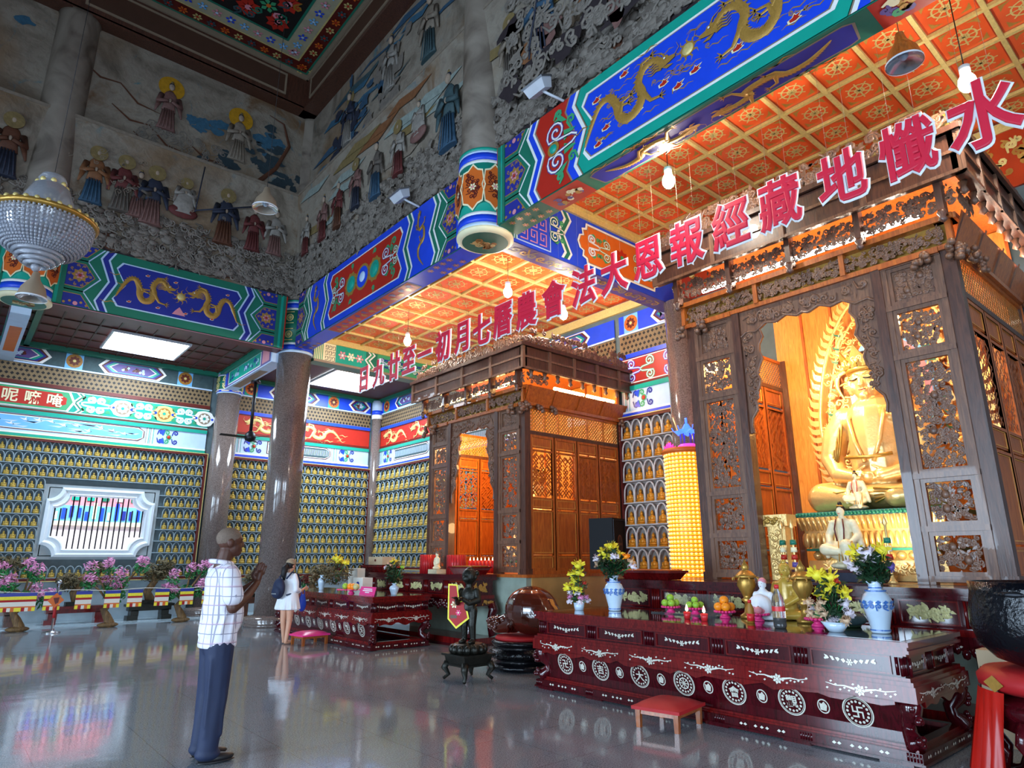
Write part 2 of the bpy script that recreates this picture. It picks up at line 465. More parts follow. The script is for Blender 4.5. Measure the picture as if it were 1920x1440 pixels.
def mural_fn(seed):
    def fn(N, L, tc, b):
        mp = N.new('ShaderNodeMapping'); mp.inputs['Location'].default_value = (seed, seed*2, seed)
        L.new(tc.outputs['Object'], mp.inputs[0]); v = mp.outputs[0]
        n1 = noise(N, L, v, .55, 6, 1.6, .6); n2 = noise(N, L, v, .35, 4, .8); n3 = noise(N, L, v, 7, 5, .8)
        n4 = noise(N, L, v, 1.1, 5, 2.2, .65)
        c = ramp(N, L, n1, [(.30, '#564b3e'), (.45, '#84786a'), (.55, '#8f8577'), (.70, '#6d5238')])
        z = sep(N, L, tc.outputs['Object'])[2]
        up = N.new('ShaderNodeMapRange'); up.inputs[1].default_value = 9.6; up.inputs[2].default_value = 11.2
        L.new(z, up.inputs[0])
        blue = ramp(N, L, n4, [(.60, '#000000'), (.72, '#ffffff')])
        k = math_(N, L, 'MULTIPLY', math_(N, L, 'MULTIPLY', blue, up.outputs[0]), .85)
        c = mixc(N, L, k, c, ramp(N, L, n3, [(.35, '#23506b'), (.6, '#3f7d86')]))
        st = ramp(N, L, n2, [(.56, '#000000'), (.66, '#ffffff')])
        c = mixc(N, L, math_(N, L, 'MULTIPLY', st, .55), c, '#7a5a35')
        c = mixc(N, L, math_(N, L, 'MULTIPLY', ramp(N, L, n3, [(.5, '#000000'), (.75, '#ffffff')]), .35), c, '#5c5148')
        return c, n3
    return fn
node_mat('mural_paint', mural_fn(1.3), .8, bump=.5)
node_mat('mural_paint_far', mural_fn(4.1), .8, bump=.45)
Fmr = Fr((5.97, 16, 8), (0,-1,0), (0,0,1))            # long mural above the altar side
Fmf = Fr((-9, 15.67, 8), (1,0,0), (0,0,1))            # mural on the far side
def mural_wall(name, F, Lw, m):
    mb = MB()
    slab(mb, F, [(0,0),(Lw,0),(Lw,5.5),(0,5.5)], -.25, 0, m)
    # two carved registers: the lower one leans out under a ledge
    mb.add([F.p(0,0,.02),F.p(Lw,0,.02),F.p(Lw,2.75,.30),F.p(0,2.75,.30),F.p(0,2.84,.30),F.p(Lw,2.84,.30),F.p(Lw,2.90,0),F.p(0,2.90,0)],
           [(0,1,2,3),(3,2,5,4),(4,5,6,7)], m)
    rslab(mb, F, 0, Lw, 2.76, 2.83, .29, .315, 'rel_cream')
    return mb.build(name, None, 'structure')
w_right = mural_wall('wall_right', Fmr, 25, 'mural_paint')
w_back = mural_wall('wall_back', Fmf, 14.95, 'mural_paint_far')
mb = MB(); mb.box(-9.3, -9, -9, 16, 6.6, 13.5, 'mural_paint'); mb.build('wall_left', None, 'structure')
mb = MB(); mb.box(-9.3, 6, -9.3, -9, 6.6, 13.5, 'mural_paint'); mb.build('wall_front', None, 'structure')
def patch(mb, F, cx, cy, rx, ry, h, m, r, n=15):
    k = [r.uniform(.6, 1.15) for i in range(n)]
    poly(mb, F, [(cx+rx*k[i]*math.cos(2*PI*i/n), cy+ry*k[i]*math.sin(2*PI*i/n)) for i in range(n)], h, m)
# carved clouds along the foot of both murals
def clouds(name, F, a0, a1, n, seed, par):
    r = random.Random(seed); mb = MB()
    M3 = Matrix((F.u, F.v, F.n)).transposed()
    for i in range(n):
        a = r.uniform(a0, a1); lev = r.random()**1.7
        b = .1+lev*1.0; q = r.uniform(.05, .13); cm = r.choice(('reliefgrey', 'rel_cloud', 'rel_cloud'))
        if r.random() < .3: mb.ball(F.p(a, b, .05+.10*b), (q*1.3, q*.8, .07), cm, 8, 5, M3)
        else: curl(mb, F, (a, b), q*.9, r.uniform(0, 6.28), r.choice((1, -1)), .035, .09+.10*b, cm, .03, 9)
    for k in range(int((a1-a0)*1.6)): a = r.uniform(a0, a1); b = r.uniform(.0, .45); patch(mb, F, a, b, r.uniform(.2, .6), r.uniform(.12, .3), .06+.1*b, r.choice(('rel_night', 'rel_night', 'rel_brown')), r)
    return mb.build(name, par)
clouds('cloud_relief', Fmr, .4, 16.5, 2100, 3, w_right)
clouds('cloud_relief', Fmf, 8.2, 14.8, 950, 5, w_back)

# painted landscape: trees, rocks, streaming water and mist
r = random.Random(21); mb = MB()
def off(b): return .03+.105*b if b < 2.75 else .012
for cx, cy, rx, ry, m, n in ((13.9, 3.6, .55, .8, 'rel_tree', 22), (14.5, 2.9, .5, .5, 'rel_tree', 14), (12.5, 4.0, .5, .25, 'rel_sea', 9), (13.9, 4.2, .5, .3, 'rel_sea', 9), (12.9, 3.2, .35, .35, 'rel_tree', 8), (7.6, 4.6, 1.2, .35, 'rel_sea', 6), (7.2, 3.9, .9, .3, 'rel_sea', 5)):
    for k in range(n): patch(mb, Fmf, cx+r.gauss(0, rx*.5), cy+r.gauss(0, ry*.5), r.uniform(.10, .26), r.uniform(.06, .16), .012+.0007*k, m, r)
ribbon(mb, Fmf, [(13.7, 2.95), (14.1, 3.5), (14.4, 4.3), (14.2, 4.9), (13.8, 5.0)], [.12, .10, .09, .06, .02], .03, 'rel_brown', .02)
for (a, b) in ((9.6, 4.4), (10.3, 3.6), (10.8, 3.1), (12.0, 3.3)):
    ribbon(mb, Fmf, [(a, b), (a+.4, b-.25), (a+.8, b-.2), (a+1.2, b-.55), (a+1.7, b-.6)], [.02, .05, .03, .05, .01], .016, 'rel_brown')
for k in range(60): curl(mb, Fmf, (r.uniform(10.9, 12.8), r.uniform(2.95, 3.5)), r.uniform(.05, .11), r.uniform(0, 6), r.choice((1, -1)), .022, .02, 'rel_cloud', .015, 9)
for k in range(40): curl(mb, Fmf, (r.uniform(9.6, 13.6), r.uniform(1.3, 2.5)), r.uniform(.03, .08), r.uniform(0, 6), r.choice((1, -1)), .014, .30, 'rel_cream', .0, 9)
mb.build('mural_painting', w_back)
mb = MB()
for k in range(34):
    a = r.uniform(.6, 15); b = 3.1+r.uniform(0, 2.1); Ls = r.uniform(1.2, 3.2); w_ = r.uniform(.06, .22)
    ribbon(mb, Fmr, [(a, b), (a+Ls*.3, b+.05), (a+Ls*.65, b-.08), (a+Ls, b+.06)], [.01, w_, w_*.8, .01], .012+.0006*k, r.choice(('rel_sea', 'rel_sea', 'rel_mist', 'rel_teal', 'rel_blue')))
for cx, cy, n, m in ((2.6, 3.5, 16, 'rel_dark'), (3.4, 4.0, 12, 'rel_blue'), (5.0, 4.2, 12, 'rel_cloud'), (4.4, 3.3, 10, 'rel_cloud'), (8.6, 3.6, 10, 'rel_tree'), (10.6, 4.2, 14, 'rel_cloud'), (12.2, 3.4, 10, 'rel_night')):
    for k in range(n): patch(mb, Fmr, cx+r.gauss(0, .45), cy+r.gauss(0, .4), r.uniform(.1, .28), r.uniform(.1, .24), .035+.001*k, m, r)
for k in range(26):
    a = r.uniform(.6, 14); b = r.uniform(1.3, 2.6); ribbon(mb, Fmr, [(a, b), (a+.5, b+.05), (a+1.1, b-.04), (a+1.7, b+.03)], [.01, .22, .2, .01], off(b)+.004, r.choice(('rel_orange', 'rel_cream', 'rel_mist', 'rel_haze')))
for k in range(30): patch(mb, Fmr, r.uniform(9.2, 14), r.uniform(.4, 2.3), r.uniform(.15, .5), r.uniform(.1, .3), .30, r.choice(('rel_cloud', 'rel_night', 'rel_night', 'rel_orange', 'rel_rose', 'rel_teal')), r)
for k in range(260): curl(mb, Fmr, (r.uniform(9.2, 14.5), r.uniform(.5, 2.6)), r.uniform(.06, .15), r.uniform(0, 6), r.choice((1, -1)), .04, .31, 'rel_cloud', .03, 9)
mb.build('mural_painting', w_right)
# --- nave ceiling with dark cornice
def band_ring(mb, z, ox, oy, d0, d1, m):
    """flat ring facing down, inset d0..d1 from the walls"""
    x0, x1, y0, y1 = -9, 5.97, -9, 15.67
    a = [(x0+d0,y0+d0),(x1-d0,y0+d0),(x1-d0,y1-d0),(x0+d0,y1-d0)]; b = [(x0+d1,y0+d1),(x1-d1,y0+d1),(x1-d1,y1-d1),(x0+d1,y1-d1)]
    for i in range(4):
        j = (i+1) % 4
        mb.add([(*a[i], z), (*a[j], z), (*b[j], z), (*b[i], z)], [(0, 3, 2, 1)], m)
mb = MB()
mb.box(-9.3, 6.3, -9.3, 16, 14.45, 14.7, 'brown')
band_ring(mb, 14.44, 0, 0, .0, .42, 'darkgrey' if 'darkgrey' in MATS else 'taupe')
band_ring(mb, 14.43, 0, 0, .42, .47, 'green'); band_ring(mb, 14.43, 0, 0, .47, .80, 'maroon')
band_ring(mb, 14.42, 0, 0, .80, .84, 'goldpale'); mat('dimcream', '#a79f84', .7); band_ring(mb, 14.42, 0, 0, .84, 1.30, 'dimcream')
band_ring(mb, 14.41, 0, 0, 1.30, 1.36, 'green'); band_ring(mb, 14.41, 0, 0, 1.36, 7.4, 'dark')
Fc = Fr((5.97, 15.67, 14.40), (-1,0,0), (0,-1,0)); Fc.n = Vector((0,0,-1))
r = random.Random(11)
for k in range(34):
    q = .35+k*.33
    for (a, b) in ((q, .635), (.635, q)):
        flower(mb, Fc, (a, b), .12, .0, ('goldpale', 'orange', 'rel_teal')[k % 3], 'red', 6)
    for (a, b) in ((q, 1.07), (1.07, q)):
        if a > .9 and b > .9: flower(mb, Fc, (a, b), .13, .0, ('sky', 'blue', 'pink')[k % 3], 'paleblue', 5)
for i in range(9):
    for j in range(9):
        a, b = 1.75+i*.72, 1.75+j*.72
        flower(mb, Fc, (a, b), .30, .01, 'red', 'pink', 8); flower(mb, Fc, (a+.36, b+.36), .22, .008, 'leafgreen', 'orange', 6)
        for k in range(3): curl(mb, Fc, (a+r.uniform(-.3, .3), b+r.uniform(-.3, .3)), .12, r.uniform(0, 6), 1, .05, .012, r.choice(('ochre', 'rel_teal', 'pink', 'green')), 0, 8)
mb.build('ceiling', None, 'structure')
mb = MB()
for (x0, x1, y0, y1) in ((5.62, 5.97, -9, 15.67), (-9, 5.97, 15.32, 15.67)):
    mb.box(x0, x1, y0, y1, 13.42, 14.44, 'darkwood')
    mb.box(x0-.05, x1, y0, y1-.0, 13.36, 13.46, 'darkwood'); mb.box(x0-.05, x1, y0-.05, y1, 14.3, 14.44, 'taupe')
Ff = Fr((5.62, 15.3, 13.42), (0,-1,0), (0,0,1)); Fg = Fr((5.3, 15.32, 13.42), (-1,0,0), (0,0,1)); Fg.n = Vector((0,-1,0))
for F, sg in ((Ff, 1), (Fg, 1)):
    for k in range(4):
        a0 = .25+k*4.9; frame4(mb, F, a0, a0+4.6, .16, .80, .05, 0, .03, 'taupe'); rslab(mb, F, a0+.05, a0+4.55, .21, .75, 0, .012, 'brown')
mb.build('trim_2', None, 'structure')

# --- aisle ceilings and coffered altar ceilings
mb = MB(); mb.box(-9, 6.35, 15.95, YW, 6.92, 7.1, 'maroon')
for i in range(40): mb.box(-9+.38*i, -9+.38*i+.04, 15.95, YW, 6.90, 6.93, 'brown')
for j in range(6): mb.box(-9, 6.3, 16.2+.7*j, 16.24+.7*j, 6.895, 6.93, 'brown')
mb.box(-9, 6.3, YW-.22, YW-.02, 6.80, 6.92, 'green'); mb.box(5.5, 5.62, 16, YW, 6.8, 6.92, 'green'); mb.box(.75, .87, 16, YW, 6.8, 6.92, 'green')
mb.build('ceiling_aisle', None, 'structure')
mb = MB(); mb.box(6.35, XR, 16.05, YW, 6.92, 7.1, 'brown'); mb.box(6.4, XR, YW-.22, YW-.02, 6.80, 6.92, 'green'); mb.box(XR-.22, XR-.02, 16.1, YW, 6.80, 6.92, 'green')
mb.build('ceiling_corner', None, 'structure')
mat('tileorange', '#e25c2c', .22, 0, .18, 2)
mat('tileedge', '#a83414', .3, 0, .15, 2)
def coffers(name, x0, x1, y0, y1, z, nx, ny):
    mb = MB(); mb.box(x0, x1, y0, y1, z+.05, z+.2, 'tileedge')
    F0 = Fr((x0, y1, z+.05), (0,-1,0), (1,0,0)); F0.n = Vector((0,0,-1))
    W, Hh = (y1-y0)/ny, (x1-x0)/nx
    for i in range(ny):
        for j in range(nx):
            a, b = i*W, j*Hh
            poly(mb, F0, [(a+.05,b+.05),(a+.05,b+Hh-.05),(a+W-.05,b+Hh-.05),(a+W-.05,b+.05)], .003, 'tileorange')
            c = (a+W/2, b+Hh/2); q = min(W, Hh)
            for rr, ww in ((.22, .022), (.09, .02)):
                ribbon(mb, F0, spiral(c, q*rr, q*rr, 1, 0, 14), ww, .007, 'goldpale')
            for k in range(4):
                an = k*PI/4; dx, dy = math.cos(an)*q*.30, math.sin(an)*q*.30
                ribbon(mb, F0, [(c[0]-dx, c[1]-dy), (c[0]+dx, c[1]+dy)], .02, .009, 'goldpale')
            for sx in (-1, 1):
                for sy in (-1, 1):
                    ex, ey = c[0]+sx*(W/2-.10), c[1]+sy*(Hh/2-.10)
                    poly(mb, F0, [(ex, ey), (ex-sx*.13, ey), (ex-sx*.05, ey-sy*.05), (ex, ey-sy*.13)], .007, 'gold')
    for i in range(ny+1): mb.box(x0, x1, y1-i*W-.027, y1-i*W+.027, z, z+.06, 'goldpale')
    for j in range(nx+1): mb.box(x0+j*Hh-.027, x0+j*Hh+.027, y0, y1, z+.005, z+.06, 'goldpale')
    mb.build(name, None, 'structure')
coffers('ceiling_altar', 6.30, 11.1, -2.6, 7.45, 7.75, 7, 16)
coffers('ceiling_bay', 6.30, 11.1, 7.9, 15.72, 7.15, 6, 10)
mb = MB()
mb.box(11.05, 11.45, -3, YW, 0, 8, 'nicheback'); mb.build('wall_altar', None, 'structure')
mb = MB(); mb.box(-9, 1.86, YW, YW+.3, 0, 7, 'nicheback'); mb.box(4.26, 11.4, YW, YW+.3, 0, 7, 'nicheback')
mb.box(1.86, 4.26, YW, YW+.3, 0, 1.6, 'nicheback'); mb.box(1.86, 4.26, YW, YW+.3, 3.26, 7, 'nicheback'); mb.build('wall_far', None, 'structure')
mb = MB(); mb.box(-9, 5.4, YW-.08, YW+.01, 0, 1.02, 'floorwhite'); mb.box(6.3, 11.05, YW-.08, YW+.01, 0, 1.02, 'floorwhite'); mb.build('baseboard_far', None, 'structure')
mb = MB(); mb.box(XR-.1, XR, -3, YW, 0, 1.2, 'floorwhite'); mb.build('baseboard_altar', None, 'structure')

# ---------------------------------------------------------------- painted ornament
ZZ = [(.10, 0), (0, .15), (.20, .5), (0, .85), (.10, 1)]
def zband(mb, F, a0, a1, H, h, m, fl=1, b0=0., b1=1., k=1.):
    """zigzag stripe; fl=1 points the notch to +a"""
    L_ = [(a0+fl*x*k, (b0+(b1-b0)*y)*H) for x, y in ZZ]; R2 = [(a1+fl*x*k, (b0+(b1-b0)*y)*H) for x, y in ZZ]
    for i in range(4): poly(mb, F, [L_[i], R2[i], R2[i+1], L_[i+1]], h, m)
def zpanel(mb, F, a0, a1, H, b0, b1, h, m, k=1.):
    n = 4
    for i in range(n):
        (x0, y0), (x1, y1) = ZZ[i], ZZ[i+1]
        poly(mb, F, [(a0+x0*k, (b0+(b1-b0)*y0)*H), (a1-x0*k, (b0+(b1-b0)*y0)*H), (a1-x1*k, (b0+(b1-b0)*y1)*H), (a0+x1*k, (b0+(b1-b0)*y1)*H)], h, m)
def hexes(mb, F, a0, a1, H, fl, out='white', fld='green', inn='navy'):
    """stacked half honeycomb pointing to fl"""
    rect(mb, F, a0, a1, 0, H, .004, fld)
    w = a1-a0
    def hx(b, hb, e, h, m):
        if fl > 0: p = [(a0, b-hb+e), (a0+w*.55-e*.4, b-hb+e), (a0+w-e*1.3, b), (a0+w*.55-e*.4, b+hb-e), (a0, b+hb-e)]
        else: p = [(a1, b-hb+e), (a1, b+hb-e), (a1-w*.55+e*.4, b+hb-e), (a1-w+e*1.3, b), (a1-w*.55+e*.4, b-hb+e)]
        p = [(x, min(max(y, 0), H)) for x, y in p]
        poly(mb, F, p, h, m)
    for b in (0, H/2, H):
        hb = H*.26
        hx(b, hb, .0, .006, out); hx(b, hb, .025, .008, fld); hx(b, hb, .085, .010, 'gold'); hx(b, hb, .10, .012, inn)
        c = (a0+w*.38 if fl > 0 else a1-w*.38, b)
        for q in range(10 if b == H/2 else 0): an = 2*PI*q/10; curl(mb, F, (c[0]+.8*hb*.72*math.cos(an)*w/.62*.9, c[1]+hb*.62*math.sin(an)), .032, an, (-1)**q, .014, .0135, 'gold', 0, 7)
        if b == H/2:
            flower(mb, F, c, .16, .014, 'gold', 'pink', 8); flower(mb, F, c, .09, .016, 'pink', 'red', 6)
        else:
            s = 1 if b == 0 else -1
            for k in range(5): disc(mb, F, (c[0]-.2+.1*k, b+s*(.05+.045*(k % 2))), .028, .014, 'gold', 6)
            disc(mb, F, (c[0], b+s*.06), .045, .016, 'pink', 8)
def dragon(mb, F, x0, x1, yc, amp, wid, m='gold', waves=1.35, ph=0.4, h=.016, detail=1):
    """sinuous dragon, tail at x0, head at x1"""
    n = 46; s = 1 if x1 > x0 else -1; Lx = abs(x1-x0)
    K_ = [(0, .06), (.05, .26), (.12, .52), (.21, .78), (.33, .82), (.41, .58), (.44, .28), (.53, .10), (.66, .16), (.72, .42), (.68, .68), (.74, .92), (.86, .97), (.96, .78)]
    def P(t):
        q = min(max(t, 0), .9999)*(len(K_)-1); i = int(q); f = q-i
        p = [K_[max(0, min(len(K_)-1, i+j))] for j in (-1, 0, 1, 2)]
        o = []
        for c in (0, 1):
            a, b, c2, d = p[0][c], p[1][c], p[2][c], p[3][c]
            o.append(.5*(2*b+(c2-a)*f+(2*a-5*b+4*c2-d)*f*f+(3*b-a-3*c2+d)*f**3))
        return (x0+(x1-x0)*o[0], yc+(o[1]-.52)*2*amp*(1 if ph < 3 else 1))
    path = [P(i/n) for i in range(n+1)]
    wd = [wid*(.16+.84*min(1, (i/n)*3))*(1 if i/n < .75 else 1-(i/n-.75)*1.3) for i in range(n+1)]
    ribbon(mb, F, path, wd, h, m, .016)
    for i in range(2, n-1, 1 if detail else 3):        # dorsal spines
        (a, b), (a2, b2) = path[i], path[i+1]; l = math.hypot(a2-a, b2-b) or 1
        nx, ny = -(b2-b)/l*s, (a2-a)/l*s
        w_ = wd[i]*.5
        poly(mb, F, [(a+nx*w_*.8, b+ny*w_*.8), (a2+nx*w_*.8, b2+ny*w_*.8), (a-(a2-a)*.4+nx*w_*1.55, b+ny*w_*1.55)][::s], h+.002, m)
    # head
    a, b = path[-1]; d = s; q = wid*1.15
    poly(mb, F, [(a-d*q*.4, b-q*.55), (a+d*q*.35, b-q*.45), (a+d*q*1.25, b-q*.22), (a+d*q*1.3, b+q*.08), (a+d*q*.65, b+q*.22), (a+d*q*.5, b+q*.5), (a-d*q*.4, b+q*.55)][::d], h+.012, m)
    poly(mb, F, [(a-d*q*.1, b-q*.5), (a+d*q*.35, b-q*.85), (a+d*q*1.05, b-q*.75), (a+d*q*.5, b-q*.52)][::d], h+.010, m)
    for k in range(5 if detail else 2):                # mane, horns, whiskers
        y = b+q*(.55-.27*k)
        ribbon(mb, F, [(a-d*q*.2, y), (a-d*q*.8, y+q*.15), (a-d*q*1.25, y-q*.05), (a-d*q*1.7, y+q*.2)], [q*.24, q*.2, q*.13, .005], h+.008, m)
    ribbon(mb, F, [(a+d*q*.2, b+q*.5), (a-d*q*.1, b+q*1.0), (a-d*q*.7, b+q*1.3)], [q*.18, q*.13, .006], h+.01, m)
    ribbon(mb, F, [(a+d*q*1.2, b), (a+d*q*1.7, b+q*.5), (a+d*q*1.5, b+q*1.1)], [q*.09, q*.07, .004], h+.01, m)
    disc(mb, F, (a+d*q*.28, b+q*.18), q*.11, h+.03, 'white', 6)
    # legs with spread claws
    for t, dirn in ((.34, -1), (.47, 1), (.70, -1), (.80, 1)):
        (a, b) = P(t); e = (a+s*wid*(1.0 if dirn < 0 else .5), b+dirn*wid*1.5); f = (e[0]+s*wid*1.1, e[1]+dirn*wid*.2)
        ribbon(mb, F, [(a, b), e, f], [wid*.75, wid*.42, wid*.26], h+.006, m, .01)
        for k in range(4):
            an = (k-1.5)*.62
            ribbon(mb, F, [f, (f[0]+s*wid*.75*math.cos(an), f[1]+wid*.75*math.sin(an))], [wid*.22, .006], h+.008, m)
    if detail:
        r = random.Random(int(abs(x0*97+yc*13)))
        for k in range(int(7*Lx)):
            t = r.random(); (a, b) = P(t); o = r.choice((-1, 1))*r.uniform(wid*1.0, wid*2.3)
            ribbon(mb, F, [(a, b+o), (a-s*.10, b+o+.03), (a-s*.2, b+o-.02), (a-s*.31, b+o+.02)], [.006, .02, .018, .004], h-.006, m)
def redflame(mb, F, c, r, h=.018):
    for k, m in ((1.35, 'cream'), (1., 'red')):
        poly(mb, F, [(c[0]-r*1.1*k, c[1]-r*.5*k), (c[0], c[1]-r*.65*k), (c[0]+r*1.0*k, c[1]-r*.3*k), (c[0]+r*.55*k, c[1]), (c[0]+r*1.25*k, c[1]+r*.6*k), (c[0]+r*.2*k, c[1]+r*.45*k), (c[0]-r*.1*k, c[1]+r*.8*k), (c[0]-r*.5*k, c[1]+r*.25*k), (c[0]-r*1.2*k, c[1]+r*.1*k)], h+(.002 if m == 'red' else 0), m)
def pearl(mb, F, c, r, h=.02):
    disc(mb, F, c, r*1.25, h, 'gold', 14); dome(mb, F, c, r, h, .02, 'goldpale', 14)
    for k in range(9):
        an = 2*PI*k/9
        ribbon(mb, F, [(c[0]+r*math.cos(an), c[1]+r*math.sin(an)), (c[0]+r*1.7*math.cos(an+.25), c[1]+r*1.7*math.sin(an+.25)), (c[0]+r*2.3*math.cos(an), c[1]+r*2.3*math.sin(an))], [r*.4, r*.25, .004], h-.004, 'gold')
def scrollfield(mb, F, a0, a1, b0, b1, n, cols, seed, w=.022, h=.014, rmin=.05, rmax=.10):
    r = random.Random(seed)
    for i in range(n):
        q = r.uniform(rmin, rmax)
        c = (r.uniform(a0+q, a1-q), r.uniform(b0+q, max(b0+q+.001, b1-q)))
        curl(mb, F, c, q*.62, r.uniform(0, 6.28), r.choice((1, -1)), w, h+.0005*(i % 5), cols[i % len(cols)], 0, 10)
def fourscroll(mb, F, a, b, r, sx, m, m2, h=.014, w=.03):
    """mirrored pair of scrolls with leaves, opening to sx"""
    for sy in (1, -1):
        p = spiral((a, b+sy*r*1.15), r*.12, r*.92, 1.6, 0 if sx > 0 else PI, 20, sy*sx)
        ribbon(mb, F, p+[(a+sx*r*1.5, b+sy*r*.35), (a+sx*r*2.0, b+sy*.01)], w, h, m)
        ribbon(mb, F, p+[(a+sx*r*1.5, b+sy*r*.35), (a+sx*r*2.0, b+sy*.01)], w*.45, h+.002, 'white')
        poly(mb, F, [(a-sx*r*.2, b+sy*r*2.1), (a+sx*r*.5, b+sy*r*2.3), (a+sx*r*1.1, b+sy*r*1.6), (a+sx*r*.3, b+sy*r*1.8)], h, m2)
        curl(mb, F, (a+sx*r*1.5, b+sy*r*1.45), r*.42, 2, sy, w*.7, h+.002, m2, 0, 9)

# ---------------------------------------------------------------- painted beams
def beam(name, label, cx0, cx1, cy0, cy1, z0, z1, base='green'):
    t = thing(name, label, 'beam', ((cx0+cx1)/2, (cy0+cy1)/2, z0))
    mb = MB(); mb.box(cx0, cx1, cy0, cy1, z0, z1, base); mb.build('beam_body', t)
    return t
HB = 1.38
# long beam, far bay
t = beam('painted_beam', 'painted beam with red scroll panel above the farther wooden shrine', XB, 6.32, 8.12, 15.25, 6.6, 8.0)
F = Fr((XB, 15.25, 6.61), (0,-1,0), (0,0,1)); mb = MB()
hexes(mb, F, 0, .60, HB, 1); hexes(mb, F, 6.28, 6.88, HB, -1)
rslab(mb, F, 6.88, 7.13, 0, HB, 0, .03, 'blue'); rslab(mb, F, 6.95, 6.99, 0, HB, .03, .034, 'white')
for fl, a in ((1, .52), (-1, 6.36)):
    for k, (w_, m) in enumerate(((.05, 'white'), (.09, 'green'), (.05, 'white'), (.72, 'blue'), (.05, 'white'), (.09, 'green'), (.05, 'white'), (.10, 'blue'))):
        a0, a1 = (a, a+w_) if fl > 0 else (a-w_, a)
        zband(mb, F, a0, a1, HB, .012+.0005*k, m, fl); a += fl*w_
rect(mb, F, 1.85, 5.05, 0, HB, .003, 'blue')
zpanel(mb, F, 1.72, 5.16, HB, 0, 1, .014, 'blue'); zpanel(mb, F, 1.82, 5.06, HB, .10, .90, .016, 'white'); zpanel(mb, F, 1.86, 5.02, HB, .12, .88, .018, 'red')
mb.build('painted_border', t); mb = MB()
c = 3.44; b = HB/2
for q, m, m2 in ((0, 'white', 'blue'), (-.52, 'gold', 'teal'), (.52, 'gold', 'teal')):
    disc(mb, F, (c+q, b), .30 if not q else .26, .021, 'gold', 16); disc(mb, F, (c+q, b), .24 if not q else .19, .024, m2, 16); dome(mb, F, (c+q, b), .12 if not q else .13, .026, .03, 'paleblue' if not q else 'teal', 12)
    if q: 
        for k in range(10): disc(mb, F, (c+q+.24*math.cos(k*PI/5), b+.24*math.sin(k*PI/5)), .05, .022, 'gold', 6)
for sx in (-1, 1):
    fourscroll(mb, F, c+sx*.98, b, .15, sx, 'violet', 'leafgreen', .022, .05); fourscroll(mb, F, c+sx*1.35, b, .10, -sx, 'leafgreen', 'leafgreen', .022, .035)
    for sy in (-1, 1): curl(mb, F, (c+sx*1.28, b+sy*.34), .09, 1, sy*sx, .04, .023, 'leafgreen', 0, 10); curl(mb, F, (c+sx*.5, b+sy*.42), .06, 1, sy*sx, .035, .023, 'leafgreen', 0, 10)
mb.build('scroll_painting', t); mb = MB()
for a, s in ((1.12, 1), (5.72, -1)):
    Fs = F.sub(a, HB/2, PI/2); dragon(mb, Fs, -.6, .55, 0, .13, .06, 'gold', 1.6, .5, .02, 0)
mb.build('gilt_dragon', t)
mb = MB(); Fs = Fr((XB, 15.25, 6.598), (0,-1,0), (0,0,0)); Fs.v = Vector((1,0,0)); Fs.n = Vector((0,0,-1))
poly(mb, Fs, [(0,0),(0,.42),(7.1,.42),(7.1,0)], .001, 'blue'); poly(mb, Fs, [(1.7,.04),(1.7,.38),(5.2,.38),(5.2,.04)], .003, 'taupe'); poly(mb, Fs, [(1.75,.06),(1.75,.36),(5.15,.36),(5.15,.06)], .005, 'red')
for k in range(22): curl(mb, Fs, (1.9+k*.15, .21+.05*(-1)**k), .06, k*1.1, (-1)**k, .04, .008, ('gold', 'violet')[k % 2], 0, 8)
for a in (.1, .35, 5.9, 6.3):
    for k in range(4): flower(mb, Fs, (a+.1*k, .1+.22*(k % 2)), .07, .006, 'gold', 'pink', 6)
mb.build('soffit_painting', t)
# long beam, near bay
t = beam('painted_beam', 'large painted beam with two gold dragons on bright blue above the main shrine', XB, 6.32, -.05, 7.28, 6.6, 8.0)
F = Fr((XB, 7.28, 6.61), (0,-1,0), (0,0,1)); mb = MB()
for side in (1, -1):
    fx = (lambda a: a) if side > 0 else (lambda a: 7.33-a)
    def rs(a0, a1, m, h=.03): q = sorted((fx(a0), fx(a1))); rslab(mb, F, q[0], q[1], 0, HB, 0, h, m)
    rs(0, .03, 'red'); rs(.03, .12, 'green'); rs(.12, .15, 'teal', .034); rs(.15, .20, 'green')
    q = sorted((fx(.20), fx(.80))); hexes(mb, F, q[0], q[1], HB, side)
    a = .72
    for k, (w_, m) in enumerate(((.05, 'white'), (.10, 'blue'), (.04, 'white'), (.03, 'taupe'), (.62, 'red'), (.03, 'taupe'), (.12, 'blue'), (.06, 'white'), (.02, 'taupe'))):
        q = (fx(a), fx(a+w_)); zband(mb, F, min(q), max(q), HB, .012+.0005*k, m, side); a += w_
    cx = fx(1.42)
    fourscroll(mb, F, cx-side*.04, HB/2, .21, side, 'violet', 'leafgreen', .022, .06)
    disc(mb, F, (cx-side*.1, HB/2), .12, .024, 'gold', 14); dome(mb, F, (cx-side*.1, HB/2), .075, .027, .03, 'teal', 10)
    for sy in (-1, 1):
        poly(mb, F, [(cx+side*.12, HB/2+sy*.02), (cx+side*.36, HB/2+sy*.14), (cx+side*.12, HB/2+sy*.2)][::side*sy], .022, 'leafgreen')
        curl(mb, F, (cx+.02, HB/2+sy*.52), .07, 1, side*sy, .045, .023, 'leafgreen', 0, 10)
zpanel(mb, F, 1.80, 5.53, HB, 0, 1, .019, 'teal'); zpanel(mb, F, 1.90, 5.43, HB, .11, .89, .021, 'white'); zpanel(mb, F, 1.94, 5.39, HB, .135, .865, .023, 'taupe'); zpanel(mb, F, 1.955, 5.375, HB, .145, .855, .025, 'blue')
mb.build('painted_border', t)
